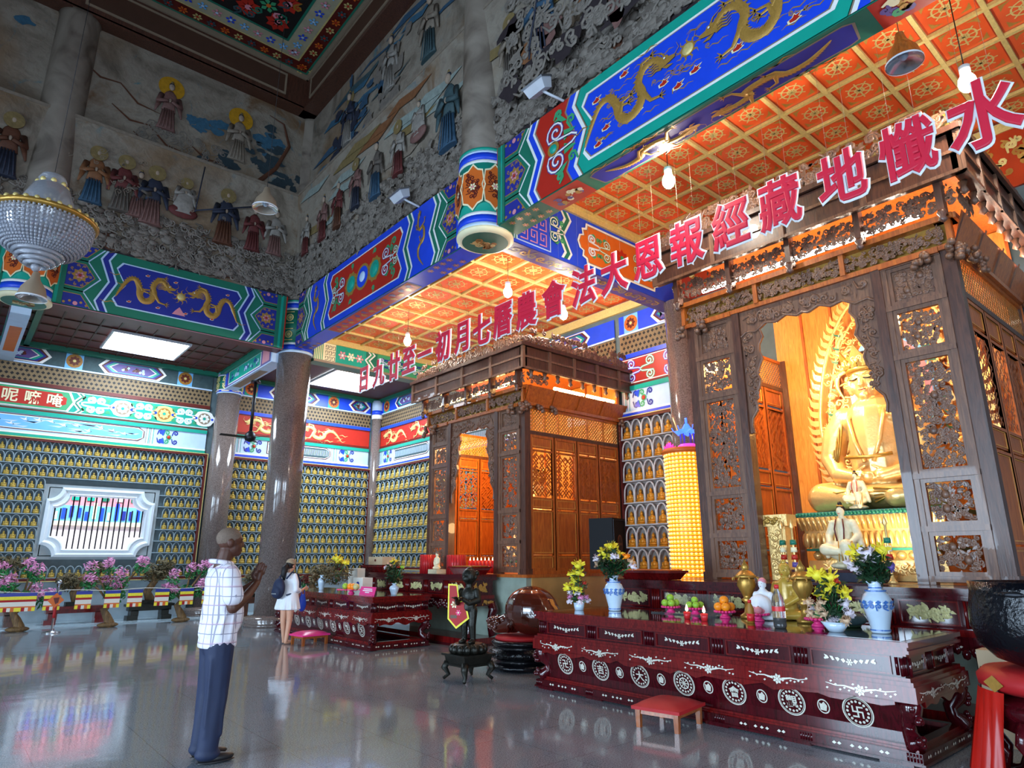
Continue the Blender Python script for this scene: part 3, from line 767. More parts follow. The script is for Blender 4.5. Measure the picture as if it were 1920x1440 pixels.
for s in (1, -1):
    mb = MB(); c = 3.665
    dragon(mb, F, c-s*1.72, c-s*.30, HB*.50, .34, .125, 'gold', 1.5, .2 if s > 0 else 3.4, .030)
    mb.build('gilt_dragon', t)
mb = MB(); pearl(mb, F, (3.665, HB*.6), .08, .03)
for a, b in ((2.2, .72), (2.35, .35), (2.9, .32), (3.3, .42), (3.75, .35), (4.3, .3), (4.7, .75), (5.1, .4), (2.7, .8), (3.5, .3), (2.2, .22), (4.95, .24)): redflame(mb, F, (a, b*HB*1.0), .055, .03)
rw = random.Random(9)
for k in range(60):
    a, b = rw.uniform(2.15, 5.2), rw.uniform(.2, .8)*HB
    ribbon(mb, F, [(a, b), (a+.06, b+.025), (a+.13, b-.012), (a+.2, b+.02), (a+.27, b)], [.004, .014, .016, .012, .003], .027, 'gold')
    if k % 3 == 0: curl(mb, F, (a, b+.05), .035, rw.uniform(0, 6), 1, .014, .027, 'gold', 0, 8)
mb.build('flaming_pearl', t)
mb = MB(); Fs = Fr((XB, 7.28, 6.598), (0,-1,0), (1,0,0)); Fs.n = Vector((0,0,-1))
poly(mb, Fs, [(0,0),(0,.42),(7.3,.42),(7.3,0)], .001, 'green')
for a in (.25, 6.4): 
    for k in range(8): flower(mb, Fs, (a+.09*k, .1+.2*(k % 2)), .06, .006, 'gold', 'pink', 6)
scrollfield(mb, Fs, 1.05, 1.7, .03, .4, 14, ['gold', 'violet', 'cream'], 3, .03, .006, .05, .08); poly(mb, Fs, [(1.0,0),(1.0,.42),(1.75,.42),(1.75,0)], .003, 'red'); poly(mb, Fs, [(5.6,0),(5.6,.42),(6.3,.42),(6.3,0)], .003, 'red'); scrollfield(mb, Fs, 5.62, 6.28, .03, .4, 16, ['leafgreen', 'violet', 'gold', 'cream'], 8, .035, .006, .06, .10)
poly(mb, Fs, [(1.9,.1),(1.95,.36),(2.05,.39),(5.3,.39),(5.4,.36),(5.45,.1),(5.35,.05),(2.0,.05)], .004, 'taupe'); poly(mb, Fs, [(1.93,.1),(1.97,.35),(2.06,.37),(5.29,.37),(5.38,.35),(5.42,.1),(5.33,.07),(2.02,.07)], .006, 'navy')
dragon(mb, Fs, 2.15, 3.5, .22, .08, .085, 'gold', 2.2, .2, .01); dragon(mb, Fs, 5.2, 3.8, .22, .08, .085, 'gold', 2.2, .2, .01)
mb.build('soffit_painting', t)
# far beam
def farbeam(label, x0, x1):
    t = beam('painted_beam', label, x0, x1, YB, YB+.4, 6.6, 8.0)
    Lb = x1-x0; F = Fr((x0, YB, 6.61), (1,0,0), (0,0,1)); mb = MB()
    for fx in ((lambda a: a), (lambda a: Lb-a)):
        sd = 1 if fx(0) == 0 else -1
        for a0, a1, m, h in ((0, .03, 'red', .03), (.03, .10, 'green', .03), (.10, .16, 'teal', .034), (.16, .25, 'green', .03)):
            q = sorted((fx(a0), fx(a1))); rslab(mb, F, q[0], q[1], 0, HB, 0, h, m)
        q = sorted((fx(.25), fx(.88))); hexes(mb, F, q[0], q[1], HB, sd, 'paleblue', 'green', 'navy')
        a = .80
        for k, (w_, m) in enumerate(((.04, 'paleblue'), (.11, 'navy'), (.04, 'paleblue'), (.10, 'green'))):
            q = (fx(a), fx(a+w_)); zband(mb, F, min(q), max(q), HB, .012+.0005*k, m, sd); a += w_
    zpanel(mb, F, 1.02, Lb-1.02, HB, 0, 1, .015, 'green'); zpanel(mb, F, 1.12, Lb-1.12, HB, .13, .87, .017, 'paleblue'); zpanel(mb, F, 1.15, Lb-1.15, HB, .15, .85, .019, 'navy')
    for k in range(8): redflame(mb, F, (1.45+k*(Lb-2.9)/7, HB*(.25+.5*(k % 2))), .03, .022)
    mb.build('painted_border', t)
    for s in (1, -1):
        mb = MB(); dragon(mb, F, Lb/2-s*1.28, Lb/2-s*.26, HB*.5, .32, .115, 'gold', 1.35, .3 if s > 0 else 3.4, .024); mb.build('gilt_dragon', t)
    mb = MB(); pearl(mb, F, (Lb/2, HB*.52), .08, .026)
    poly(mb, F, [(Lb/2-.14, HB*.2), (Lb/2+.14, HB*.2), (Lb/2+.07, HB*.27), (Lb/2, HB*.34), (Lb/2-.08, HB*.27)], .024, 'pink'); mb.build('flaming_pearl', t)
    mb = MB(); mb.box(x0, x1, YB, YB+.4, 6.585, 6.6, 'maroon'); mb.box(x0, x1, YB, YB+.03, 6.58, 6.6, 'pink'); mb.build('soffit_painting', t)
farbeam('painted beam on the far side with two gold dragons on dark blue', .80, 5.72)
farbeam('painted beam on the far side left of the hanging column beside the chandelier', -7.4, .10)

# ---------------------------------------------------------------- columns
def granite_fn(N, L, tc, b):
    s = noise(N, L, tc.outputs['Object'], 45, 4); return ramp(N, L, s, [(.35, '#5a4e4a'), (.5, '#6c5f5a'), (.66, '#7a6d68')]), None
node_mat('granite', granite_fn, .13, 0, .3)
def mcol_fn(N, L, tc, b):
    s = noise(N, L, tc.outputs['Object'], 1.2, 5, 1.4); return ramp(N, L, s, [(.3, '#51453a'), (.5, '#766a5e'), (.7, '#857a6d')]), s
node_mat('mural_column', mcol_fn, .6, bump=.2)
def drum(mb, cx, cy, r, z0, z1, seam, alt=False):
    def ring(a, b, m, e=0.): mb.lathe(cx, cy, [(r+e, a), (r+e, b)], m, 32, True, True)
    H_ = z1-z0
    for (a, b, m, e) in ((0, .05, 'paleblue', .012), (.05, .14, 'blue', .014), (.14, .18, 'white', .012), (.18, .80, 'green' if alt else 'teal', .006), (.80, .84, 'white', .012), (.84, .93, 'blue', .014), (.93, .96, 'paleblue', .012), (.96, 1, 'teal', .014)):
        ring(z0+a*H_, z0+b*H_, m, e)
    # medallions facing the hall
    for sgn in range(-2, 3):
        an = seam+sgn*.8
        u = Vector((-math.sin(an), math.cos(an), 0)); F = Fr((cx+math.cos(an)*(r+.012), cy+math.sin(an)*(r+.012), z0+H_*.49), u, (0,0,1))
        if alt:
            for q in (.16, -.16):
                disc(mb, F, (0, q*H_), .1, .006, 'goldpale', 10); ribbon(mb, F, spiral((0, q*H_), .06, .06, 1, 0, 10), .02, .01, 'green'); rect(mb, F, -.11, .11, q*H_-.16, q*H_-.14, .006, 'goldpale'); rect(mb, F, -.11, .11, q*H_+.14, q*H_+.16, .006, 'goldpale')
        else:
            m5 = [(0, .40), (.10, .30), (.2, .27), (.22, .12), (.26, 0), (.22, -.12), (.2, -.27), (.10, -.30), (0, -.40), (-.10, -.30), (-.2, -.27), (-.22, -.12), (-.26, 0), (-.22, .12), (-.2, .27), (-.10, .30)]
            poly(mb, F, [(a*.9, b*H_*.75) for a, b in reversed(m5)], .012, 'cream'); poly(mb, F, [(a*.82, b*H_*.68) for a, b in reversed(m5)], .016, 'orange')
            flower(mb, F, (0, 0), .07, .022, 'cream', 'pink'); scrollfield(mb, F, -.17, .17, -.3*H_*.75, .3*H_*.75, 16, ['maroon'], 3, .016, .02, .04, .08)
def upper_col(t, cx, cy):
    mb = MB(); mb.lathe(cx, cy, [(.40, 7.98), (.42, 8.0), (.40, 13.3), (.43, 13.38)], 'mural_column', 28); mb.build('upper_shaft', t)
# hanging columns
for cx, cy, lab, an in ((5.98, 7.70, 'hanging column end with round painted base between the two long beams', PI+.45), (.46, 15.72, 'hanging column with round painted base beside the chandelier', -PI/2+.1)):
    t = thing('hanging_column', lab, 'column', (cx, cy, 6.5)); mb = MB(); drum(mb, cx, cy, .44, 6.58, 8.0, an); mb.build('painted_drum', t)
    mb = MB(); mb.lathe(cx, cy, [(.0, 6.50), (.40, 6.50), (.47, 6.54), (.47, 6.58), (.2, 6.58)], 'cream', 32)
    Fs = Fr((cx, cy, 6.499), (0,-1,0), (1,0,0)); Fs.n = Vector((0,0,-1)); poly(mb, Fs, [(.38*math.cos(-2*PI*i/28), .38*math.sin(-2*PI*i/28)) for i in range(28)], .001, 'green'); scrollfield(mb, Fs, -.24, .24, -.24, .24, 16, ['ochre', 'goldpale'], 9, .03, .004, .06, .12)
    mb.build('round_base', t); upper_col(t, cx-.02, cy-.02)
# floor-standing columns
def floor_col(lab, cx, cy, r, ztop, drumtop=None, an=PI):
    t = thing('granite_column', lab, 'column', (cx, cy, 0)); mb = MB()
    mb.lathe(cx, cy, [(r, .2), (r, ztop)], 'granite', 40); mb.build('shaft', t)
    mb = MB(); mb.lathe(cx, cy, [(r+.22, 0), (r+.22, .06), (r+.19, .08), (r+.24, .14), (r+.20, .21), (r+.05, .24), (r, .25)], 'granite', 40); mb.build('column_base', t)
    if drumtop: mb = MB(); drum(mb, cx, cy, r+.02, ztop, drumtop, an, True); mb.build('painted_drum', t)
    return t
t = floor_col('tall brown granite column in front of the woman in white', 6.2, 16.0, .42, 6.58, 8.0, PI+.75)
upper_col(t, 6.1, 15.9)
t = floor_col('granite column against the far wall between the niche panels', 5.85, 19.98, .33, 6.25, 6.9, -2.2)
t = floor_col('grey granite column on the altar wall beside the main shrine', 10.72, 7.3, .31, 6.55)
mb = MB(); mb.lathe(10.9, 20.1, [(.17, 0), (.17, 6.2)], 'granite', 20); mb.lathe(10.9, 20.1, [(.19, 6.2), (.19, 6.35)], 'white', 20); mb.lathe(10.9, 20.1, [(.19, 6.35), (.19, 6.5)], 'blue', 20); mb.lathe(10.9, 20.1, [(.19, 6.5), (.19, 6.85)], 'paleblue', 20)
mb.build('trim_3', None, 'structure')

mb = MB(); mb.box(11.0, 11.05, -3, 7.4, 6.7, 7.75, 'tileedge'); mb.box(10.98, 11.05, -3, 7.4, 7.6, 7.75, 'goldpale'); mb.box(10.98, 11.06, 7.9, 15.7, 6.95, 7.15, 'goldpale')
Fq = Fr((10.995, 7.4, 6.7), (0,-1,0), (0,0,1)); scrollfield(mb, Fq, .1, 10, .1, .8, 220, ['gold', 'goldpale', 'ochre'], 6, .035, .004, .06, .12); mb.build('trim_4', None, 'structure')
# ---------------------------------------------------------------- cross beams
t = beam('cross_beam', 'painted cross beam with orange scroll panel behind the hanging column', 6.33, 11.05, 7.5, 7.9, 6.6, 7.75, 'blue')
F = Fr((6.33, 7.5, 6.6), (1,0,0), (0,0,1)); mb = MB()
rslab(mb, F, 0, 4.7, 1.03, 1.15, 0, .05, 'goldpale'); rslab(mb, F, 0, 4.7, 0, .06, 0, .02, 'blue')
rect(mb, F, 0, .16, .06, 1.03, .004, 'paleblue')
for k in range(3): rect(mb, F, .02+.05*k, .045+.05*k, .06, 1.03, .006, 'green')
rect(mb, F, .16, .95, .06, 1.03, .006, 'paleblue'); rect(mb, F, .18, .93, .09, 1.0, .008, 'blue')
for i in range(3):
    for j in range(3):
        a, b = .24+.22*i, .14+.29*j
        ribbon(mb, F, [(a, b), (a+.16, b), (a+.16, b+.22), (a+.03, b+.22), (a+.03, b+.09), (a+.10, b+.09), (a+.1, b+.15)], .026, .010, 'pink')
fourscroll(mb, F, 1.05, .55, .12, 1, 'green', 'leafgreen', .012, .05)
for k, (w_, m) in enumerate(((.06, 'white'), (.09, 'green'), (.05, 'white'), (.1, 'blue'))): zband(mb, F, 1.28+.0+sum((.06, .09, .05, .1)[:k]), 1.28+sum((.06, .09, .05, .1)[:k+1]), 1.0, .012+.001*k, m, -1, .05, 1.0, .9)
def lobed(a0, a1, b0, b1, e):
    a0 += e; a1 -= e; b0 += e; b1 -= e; H2 = b1-b0
    L_ = [(.0, .5), (.05, .66), (.14, .70), (.12, .84), (.22, .88), (.24, 1)]
    up = [(a0+x, b0+H2*y) for x, y in L_]; up2 = [(a1-x, y) for x, y in [(p[0]-a0, p[1]) for p in reversed(up)]]
    dn = [(x, b0+b1-y) for x, y in reversed(up2[:-1])]; dn2 = [(x, b0+b1-y) for x, y in reversed(up[1:])]
    return list(reversed(up+up2+dn+dn2))
for e, h, m in ((0, .016, 'white'), (.04, .018, 'taupe'), (.055, .020, 'orange')): poly(mb, F, lobed(1.62, 4.1, .12, .96, e), h, m)
for sx in (-1, 1):
    for q, m in ((.45, 'leafgreen'), (.85, 'paleblue')): fourscroll(mb, F, 2.86+sx*q, .54, .11, sx if q < .6 else -sx, m, 'leafgreen', .024, .035)
flower(mb, F, (2.86, .54), .2, .026, 'red', 'leafgreen', 8)
mb.build('painted_panel', t)
mb = MB(); Fs = Fr((6.33, 7.5, 6.598), (1,0,0), (0,1,0)); Fs.n = Vector((0,0,-1)); poly(mb, Fs, [(0,0),(0,.4),(4.7,.4),(4.7,0)][::-1], .001, 'violet')
for k in range(20): curl(mb, Fs, (.3+.2*k, .2), .1, k, (-1)**k, .04, .004, ('taupe', 'gold')[k % 2], 0, 8)
mb.build('soffit_painting', t)
t = beam('cross_beam', 'green painted cross beam right of the tall granite column', 6.6, 11.05, 15.75, 16.1, 6.5, 7.15, 'green')
F = Fr((6.6, 15.75, 6.5), (1,0,0), (0,0,1)); mb = MB()
rslab(mb, F, 0, 4.45, .55, .65, 0, .05, 'goldpale'); rslab(mb, F, 0, 4.45, 0, .06, 0, .04, 'taupe')
rect(mb, F, 0, .28, .06, .55, .004, 'cream')
for k in range(5): rect(mb, F, .02+.05*k, .045+.05*k, .06, .55, .006, 'leafgreen')
rect(mb, F, .28, .60, .06, .55, .004, 'cream')
for i in range(3):
    for j in range(3): ribbon(mb, F, [(.31+.1*i, .09+.15*j), (.38+.1*i, .09+.15*j), (.38+.1*i, .19+.15*j), (.32+.1*i, .19+.15*j), (.32+.1*i, .13+.15*j)], .018, .007, 'dark')
rect(mb, F, .6, 1.5, .06, .55, .004, 'teal')
for a, m in ((.8, 'pink'), (1.05, 'cream'), (1.3, 'pink')): flower(mb, F, (a, .3), .13, .008, m, 'white', 6)
for k, (w_, m) in enumerate(((.05, 'white'), (.07, 'leafgreen'), (.05, 'white'))): zband(mb, F, 1.62+.06*k, 1.67+.06*k, .65, .01+.001*k, m, -1, .08, .86, .8)
rect(mb, F, 1.85, 4.4, .06, .55, .005, 'leafgreen')
for k in range(9): fourscroll(mb, F, 2.0+.27*k, .31, .07, (-1)**k, ('blue', 'teal', 'violet')[k % 3], 'navy', .01, .03)
mb.build('painted_panel', t)
for x0, lab in ((5.62, 'painted cross beam from the tall granite column to the far wall'), (.28, 'painted cross beam behind the hanging column at the chandelier')):
    t = beam('cross_beam', lab, x0, x0+.34, 16.02, 20.2, 6.35, 6.9, 'paleblue'); mb = MB()
    for xx, u in ((x0, (0,-1,0)), (x0+.34, (0,1,0))):
        F = Fr((xx, 20.2 if u[1] < 0 else 16.02, 6.35), u, (0,0,1))
        rect(mb, F, .05, 4.1, .03, .5, .003, 'violet'); rect(mb, F, .8, 3.4, .06, .47, .006, 'white'); rect(mb, F, .85, 3.35, .09, .44, .009, 'teal')
        scrollfield(mb, F, .9, 3.3, .1, .43, 30, ['paleblue', 'navy'], 4, .025, .012); rect(mb, F, .2, .7, .08, .46, .008, 'blue'); rect(mb, F, 3.5, 4.0, .08, .46, .008, 'pink')
    Fs = Fr((x0, 20.2, 6.349), (0,-1,0), (1,0,0)); Fs.n = Vector((0,0,-1)); poly(mb, Fs, [(0,0),(0,.34),(4.18,.34),(4.18,0)], .001, 'paleblue'); poly(mb, Fs, [(1,.06),(1,.28),(3.2,.28),(3.2,.06)], .003, 'orange' if x0 < 1 else 'taupe')
    mb.build('painted_panel', t)
# ================================================================ PAINTED BANDS AND NICHE WALLS
FIGS = []
def bands(mb, F, L_, style, seed):
    """painted strips above the niches, bottom to top"""
    def st(b0, b1, m, h=.02): rslab(mb, F, 0, L_, b0, b1, 0, h, m)
    st(4.45, 4.56, 'blue' if style != 'bird' else 'teal', .05); st(4.56, 4.60, 'white', .055)
    rect(mb, F, 0, L_, 4.60, 5.10, .02, 'paleblue'); st(5.06, 5.16, 'teal', .05)
    st(5.16, 5.20, 'maroon', .05); rect(mb, F, 0, L_, 5.20, 5.80, .02, 'red' if style != 'bird' else 'teal')
    st(5.80, 5.90, 'blue' if style != 'bird' else 'maroon', .05)
    rect(mb, F, 0, L_, 5.90, 6.36, .012, 'lattice_tan')
    n = int(L_/.115)
    for i in range(n):
        for j in range(4):
            a, b = .06+i*.115+.0575*(j % 2), 5.955+j*.115; q = .043
            poly(mb, F, [(a-q, b), (a, b-q), (a+q, b), (a, b+q)], .016, 'dark')
    st(6.36, 6.40, 'paleblue', .05); rect(mb, F, 0, L_, 6.40, 6.84, .02, 'blue' if style != 'bird' else 'rel_teal')
    # frieze: medallions and long lobed panels
    k = 0; a = .35
    while a < L_-.3:
        rect(mb, F, a-.2, a+.2, 6.41, 6.83, .024, ('sky', 'teal')[style == 'dragon']); disc(mb, F, (a, 6.62), .19, .028, 'ochre' if style == 'bird' else 'orange', 14); flower(mb, F, (a, 6.62), .14, .032, 'maroon', 'goldpale', 8)
        p0, p1 = a+.55, min(a+2.25, L_-.02)
        if p1-p0 > .7:
            for e, m in ((0, 'white'), (.07, 'maroon'), (.12, 'navy'), (.18, 'teal'), (.26, 'white'), (.30, 'violet')):
                poly(mb, F, [(p0+e, 6.62), (p0+.18+e, 6.42+min(e*.35, .08)), (p1-.18-e, 6.42+min(e*.35, .08)), (p1-e, 6.62), (p1-.18-e, 6.82-min(e*.35, .08)), (p0+.18+e, 6.82-min(e*.35, .08))], .026+e*.03, m)
            scrollfield(mb, F, p0+.5, p1-.5, 6.5, 6.74, 14, ['maroon', 'paleblue'], seed+k, .025, .04, .05, .08)
        a += 2.75; k += 1
    # lower band: ornate ends, long cartouches
    cy = 4.85; a = 0; k = 0
    while a < L_-.2:
        e = min(a+.95, L_)
        for x in range(6): rect(mb, F, a+.02+.035*x, a+.035+.035*x, 4.62, 5.06, .024, ('taupe', 'white', 'teal')[x % 3])
        q = a+.55
        if q+.3 < L_:
            for dx, m, m2 in ((-.16, 'navy', 'blue'), (.0, 'leafgreen', 'pink'), (.22, 'navy', 'sky')):
                for sy in (1, -1): curl(mb, F, (q+dx, cy+sy*.12), .075, 1.2*sy, sy, .035, .026, m, 0, 10)
            disc(mb, F, (q+.05, cy), .075, .03, 'leafgreen', 10); dome(mb, F, (q+.05, cy), .05, .034, .02, 'red', 10)
            for sy in (1, -1): poly(mb, F, [(q-.1, cy+sy*.02), (q-.22, cy+sy*.16), (q-.05, cy+sy*.2)][::-sy], .028, 'blue')
        p0, p1 = a+1.0, min(a+3.1, L_-.05)
        if style == 'bird': p1 = min(a+5.0, L_-1.0)
        if p1-p0 > .6:
            for e, m in ((0, 'maroon'), (.025, 'white'), (.05, 'sky' if style == 'bird' else 'rel_teal')):
                poly(mb, F, [(p0+e, 4.66+e*.8), (p1-.14-e, 4.66+e*.8), (p1-e, 4.76), (p1-e, 4.94), (p1-.14-e, 5.04-e*.8), (p0+e, 5.04-e*.8)], .028+e*.05, m)
            r = random.Random(seed+k)
            if style == 'bird':
                for i in range(26):
                    x, y = r.uniform(p0+.1, p1-.3), r.uniform(4.74, 4.97)
                    poly(mb, F, [(x-.16, y), (x+.1, y-.03), (x+.2, y+.02)], .032, 'paleblue')
                for i in range(13):
                    x, y = p0+.15+i*(p1-p0-.4)/13, r.uniform(4.76, 4.95)
                    poly(mb, F, [(x-.09, y+.03), (x, y-.015), (x+.10, y-.02), (x+.02, y+.015)], .035, 'white'); poly(mb, F, [(x, y), (x+.05, y+.06), (x+.06, y+.005)], .036, 'white'); disc(mb, F, (x+.09, y-.015), .012, .037, 'dark', 5)
            else:
                for i in range(int((p1-p0)/.05)): rect(mb, F, p0+.05+i*.05, p0+.07+i*.05, 4.76, 4.95, .031, 'paleblue')
        a = (p1 if p1-p0 > .6 else L_)+.02; k += 1
    # main band
    if style == 'dragon':
        x = .12
        while x+1.5 < L_:
            dragon(mb, F, x+1.62, x+.22, 5.49, .19, .10, 'goldpale', 1.6, .3, .03, 1); x += 1.72
    elif style == 'scroll':
        for i in range(int(L_/.5)):
            fourscroll(mb, F, .3+i*.5, 5.5, .13, (-1)**i, ('blue', 'leafgreen')[i % 2], 'red', .026, .05)
    for b in (5.22, 5.765): rslab(mb, F, 0, L_, b, b+.02, 0, .028, 'white' if style != 'dragon' else 'maroon')
def niche_panel(label, F, L_, z0, rows, cols, style, archm, backm, fig, vis, figlab, grp, skip=None, seed=1, ztop=4.42, skipb=None):
    t = thing('niche_panel', label, 'wall panel', F.p(L_/2, 0, 0))
    mb = MB(); bands(mb, F, L_, style, seed); mb.build('painted_bands', t)
    mb = MB()
    def holes(a0, a1, b0, b1, h, m):
        if skip is None: rslab(mb, F, a0, a1, b0, b1, 0, h, m); return
        s0, s1, q0, q1 = skip
        rslab(mb, F, a0, s0, b0, b1, 0, h, m); rslab(mb, F, s1, a1, b0, b1, 0, h, m); rslab(mb, F, s0, s1, b0, q0, 0, h, m); rslab(mb, F, s0, s1, q1, b1, 0, h, m)
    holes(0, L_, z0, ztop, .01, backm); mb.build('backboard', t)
    mb = MB(); frame4(mb, F, -.06, L_+.06, z0-.06, ztop+.03, .06, 0, .16, 'maroon'); frame4(mb, F, -.08, L_+.08, z0-.08, ztop+.05, .02, 0, .17, 'goldpale'); mb.build('frame', t)
    mb = MB(); pw, ph = L_/cols, (ztop-z0)/rows
    for j in range(rows):
        b = z0+j*ph
        segs = [(0, L_)]
        if skip and b+ph > skip[2] and b < skip[3]: segs = [(0, skip[0]), (skip[1], L_)]
        for a0, a1 in segs: rslab(mb, F, a0, a1, b, b+.022, .01, .13, archm)
        for i in range(cols):
            a = (i+.5)*pw
            if skip and skip[0]-pw*.45 < a < skip[1]+pw*.45 and b+ph > skip[2] and b < skip[3]: continue
            pts = [F.p(a+pw*.47*math.cos(q), b+ph*.42+(ph*.52)*max(0, math.sin(q))**.85 if 0 < q < PI else b+ph*.42, .10) for q in [PI*k/8 for k in range(9)]]
            pts = [F.p(a+pw*.47, b+.02, .10)]+pts+[F.p(a-pw*.47, b+.02, .10)]
            mb.tube(pts, pw*.075, archm, 4)
            FIGS.append((F.p(a, b+.022, .065), ph*.80, pw*.40, fig, figlab, grp, vis(a, b), F))
    mb.build('arches', t)
    return t
allv = lambda a, b: True
# far wall, left of the granite column (with window), right of it, altar wall beyond and before the nearer shrine
Fa = Fr((-1.2, YW-.02, 0), (1,0,0), (0,0,1))
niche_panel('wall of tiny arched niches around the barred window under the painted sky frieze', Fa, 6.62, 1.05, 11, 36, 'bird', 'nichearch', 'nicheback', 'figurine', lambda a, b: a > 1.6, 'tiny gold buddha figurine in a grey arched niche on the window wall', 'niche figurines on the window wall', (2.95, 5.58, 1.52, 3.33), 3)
mat('plaster', '#98a3a8', .7, 0, .15, 4); mb = MB()
for q in ((2.95, 3.07, 1.5, 3.35), (5.46, 5.58, 1.5, 3.35), (3.07, 5.46, 1.5, 1.6), (3.07, 5.46, 3.26, 3.35)): rslab(mb, Fa, *q, 0, .05, 'plaster')
for q in ((3.05, 3.34, 1.58, 1.87), (5.19, 5.48, 1.58, 1.87), (3.05, 3.34, 2.99, 3.28), (5.19, 5.48, 2.99, 3.28)): rslab(mb, Fa, *q, -.1, .05, 'plaster')
mb.build('trim_5', None, 'structure')
# mantra panel and scrolls above the window
mb = MB(); t = thing('mantra_board', 'red painted board with pale gold mantra characters above the window', 'sign', Fa.p(2, 0, 5.2))
poly(mb, Fa, [(.0, 5.24), (3.15, 5.24), (3.28, 5.5), (3.15, 5.76), (.0, 5.76)], .05, 'white'); poly(mb, Fa, [(.0, 5.26), (3.10, 5.26), (3.22, 5.5), (3.10, 5.74), (.0, 5.74)], .054, 'leafgreen')
poly(mb, Fa, [(.0, 5.31), (2.95, 5.31), (3.0, 5.38), (3.08, 5.42), (3.08, 5.58), (3.0, 5.62), (2.95, 5.69), (.0, 5.69)], .058, 'red'); bo = mb.build('board', t)
for k, ch in enumerate('吽咪叭呢嘛唵'):
    vs, fs, _ = textmesh(ch, .36, 0, .004, .006); c = 2.83-.47*(5-k)
    mb = MB(); mb.add([Fa.p(c+v[0], 5.5+v[1], .064+v[2]) for v in vs], fs, 'cream'); mb.build('character', bo)
mb = MB(); t = thing('scroll_board', 'teal painted band of scrolls and round flowers right of the red mantra board', 'painted band', Fa.p(5, 0, 5.2))
rect(mb, Fa, 3.3, 6.6, 5.24, 5.76, .030, 'teal')
for k in range(3): zband(mb, Fa, 3.36+.05*k, 3.41+.05*k, 1, .034+.001*k, ('white', 'green', 'white')[k], -1, 5.24, 5.76, .8)
for c, m, m2 in ((4.38, 'white', 'taupe'), (5.42, 'goldpale', 'ochre'), (6.5, 'white', 'taupe')):
    poly(mb, Fa, [(c+.30*math.cos(q)*(1+.1*math.cos(6*q)), 5.5+.23*math.sin(q)) for q in [2*PI*i/28 for i in range(28)] if c+.3*math.cos(q)*1.1 < 9], .036, m)
    disc(mb, Fa, (c, 5.5), .17, .04, m2, 16); flower(mb, Fa, (c, 5.5), .15, .043, m, 'teal', 8)
    for sx in (-1, 1): disc(mb, Fa, (c+sx*.22, 5.5), .035, .04, 'blue', 8)
for c in (3.75, 4.9, 5.96):
    for sx in (-1, 1): fourscroll(mb, Fa, c+sx*.12, 5.5, .11, sx, 'paleblue', 'leafgreen', .034, .05)
mb.build('painted_scrolls', t)
Fb = Fr((6.22, YW-.02, 0), (1,0,0), (0,0,1))
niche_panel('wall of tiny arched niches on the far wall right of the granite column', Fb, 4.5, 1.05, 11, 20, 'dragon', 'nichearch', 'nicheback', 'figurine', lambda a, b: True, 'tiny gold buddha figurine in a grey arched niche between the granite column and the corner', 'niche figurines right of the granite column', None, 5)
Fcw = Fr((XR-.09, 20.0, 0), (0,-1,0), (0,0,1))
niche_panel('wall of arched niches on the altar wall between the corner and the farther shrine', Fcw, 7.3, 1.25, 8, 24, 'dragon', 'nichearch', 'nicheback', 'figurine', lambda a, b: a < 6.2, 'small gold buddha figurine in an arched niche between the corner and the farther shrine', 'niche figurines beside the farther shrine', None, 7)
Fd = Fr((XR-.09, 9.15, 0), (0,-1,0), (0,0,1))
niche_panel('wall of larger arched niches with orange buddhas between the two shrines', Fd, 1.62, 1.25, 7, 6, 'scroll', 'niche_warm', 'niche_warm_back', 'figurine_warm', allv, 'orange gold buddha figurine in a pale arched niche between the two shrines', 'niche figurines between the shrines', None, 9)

def figurine_mesh(h, w, m):
    mb = MB(); s = h
    mb.lathe(0, 0, [(.36*s, 0), (.42*s, .05*s), (.34*s, .10*s)], m, 8)
    mb.ball((0, -.02*s, .20*s), (.40*s, .26*s, .13*s), m, 8, 5)
    mb.ball((0, 0, .42*s), (.23*s, .18*s, .27*s), m, 8, 5)
    for q in (-1, 1): mb.ball((q*.24*s, -.04*s, .38*s), (.08*s, .09*s, .2*s), m, 6, 4)
    mb.ball((0, 0, .76*s), (.14*s, .14*s, .17*s), m, 8, 5); mb.ball((0, 0, .93*s), (.06*s, .06*s, .07*s), m, 6, 4)
    return mb
camp = Vector((0, 0, 1.5))
def appsize(f): return f[1]/(Vector(f[0])-camp).length
FIGS.sort(key=lambda f: (-f[6], -appsize(f)))
protos = {}; rest = {}
for k, f in enumerate(FIGS):
    pos, h, w_, m, lab, grp, vis, F = f
    h2 = min(h, w_*2.6); key = (m, round(h2, 3))
    rz = math.atan2(F.n.y, F.n.x)+PI/2
    if k < 290 and vis:
        if key not in protos:
            o = figurine_mesh(h2, w_, m).build('buddha_figurine'); protos[key] = o
        else: o = protos[key].copy(); COL.objects.link(o)
        o.location = pos; o.rotation_euler = (0, 0, rz); tag(o, lab, 'figurine', grp)
    else:
        q = rest.setdefault(grp, (MB(), lab, m)); src = figurine_mesh(h2, w_, m); q[0].T = Matrix.Translation(pos) @ Matrix.Rotation(rz, 4, 'Z')
        for v, fc in ((src.v, src.f),): q[0].add(v, fc, m, True)
for grp, (b, lab, m) in rest.items():
    tag(b.build('buddha_figurines'), 'remaining mass of '+lab.replace('figurine in a', 'figurines in').replace('niche ', 'niches ').replace('tiny ', '').replace('small ', ''), 'figurines', None, 'stuff')

Fe = Fr((XR-.085, 12.65, 0), (0,-1,0), (0,0,1)); mb = MB(); bands(mb, Fe, 3.36, 'dragon', 4); tag(mb.build('painted_frieze'), 'painted frieze on the altar wall above the farther shrine', 'frieze')
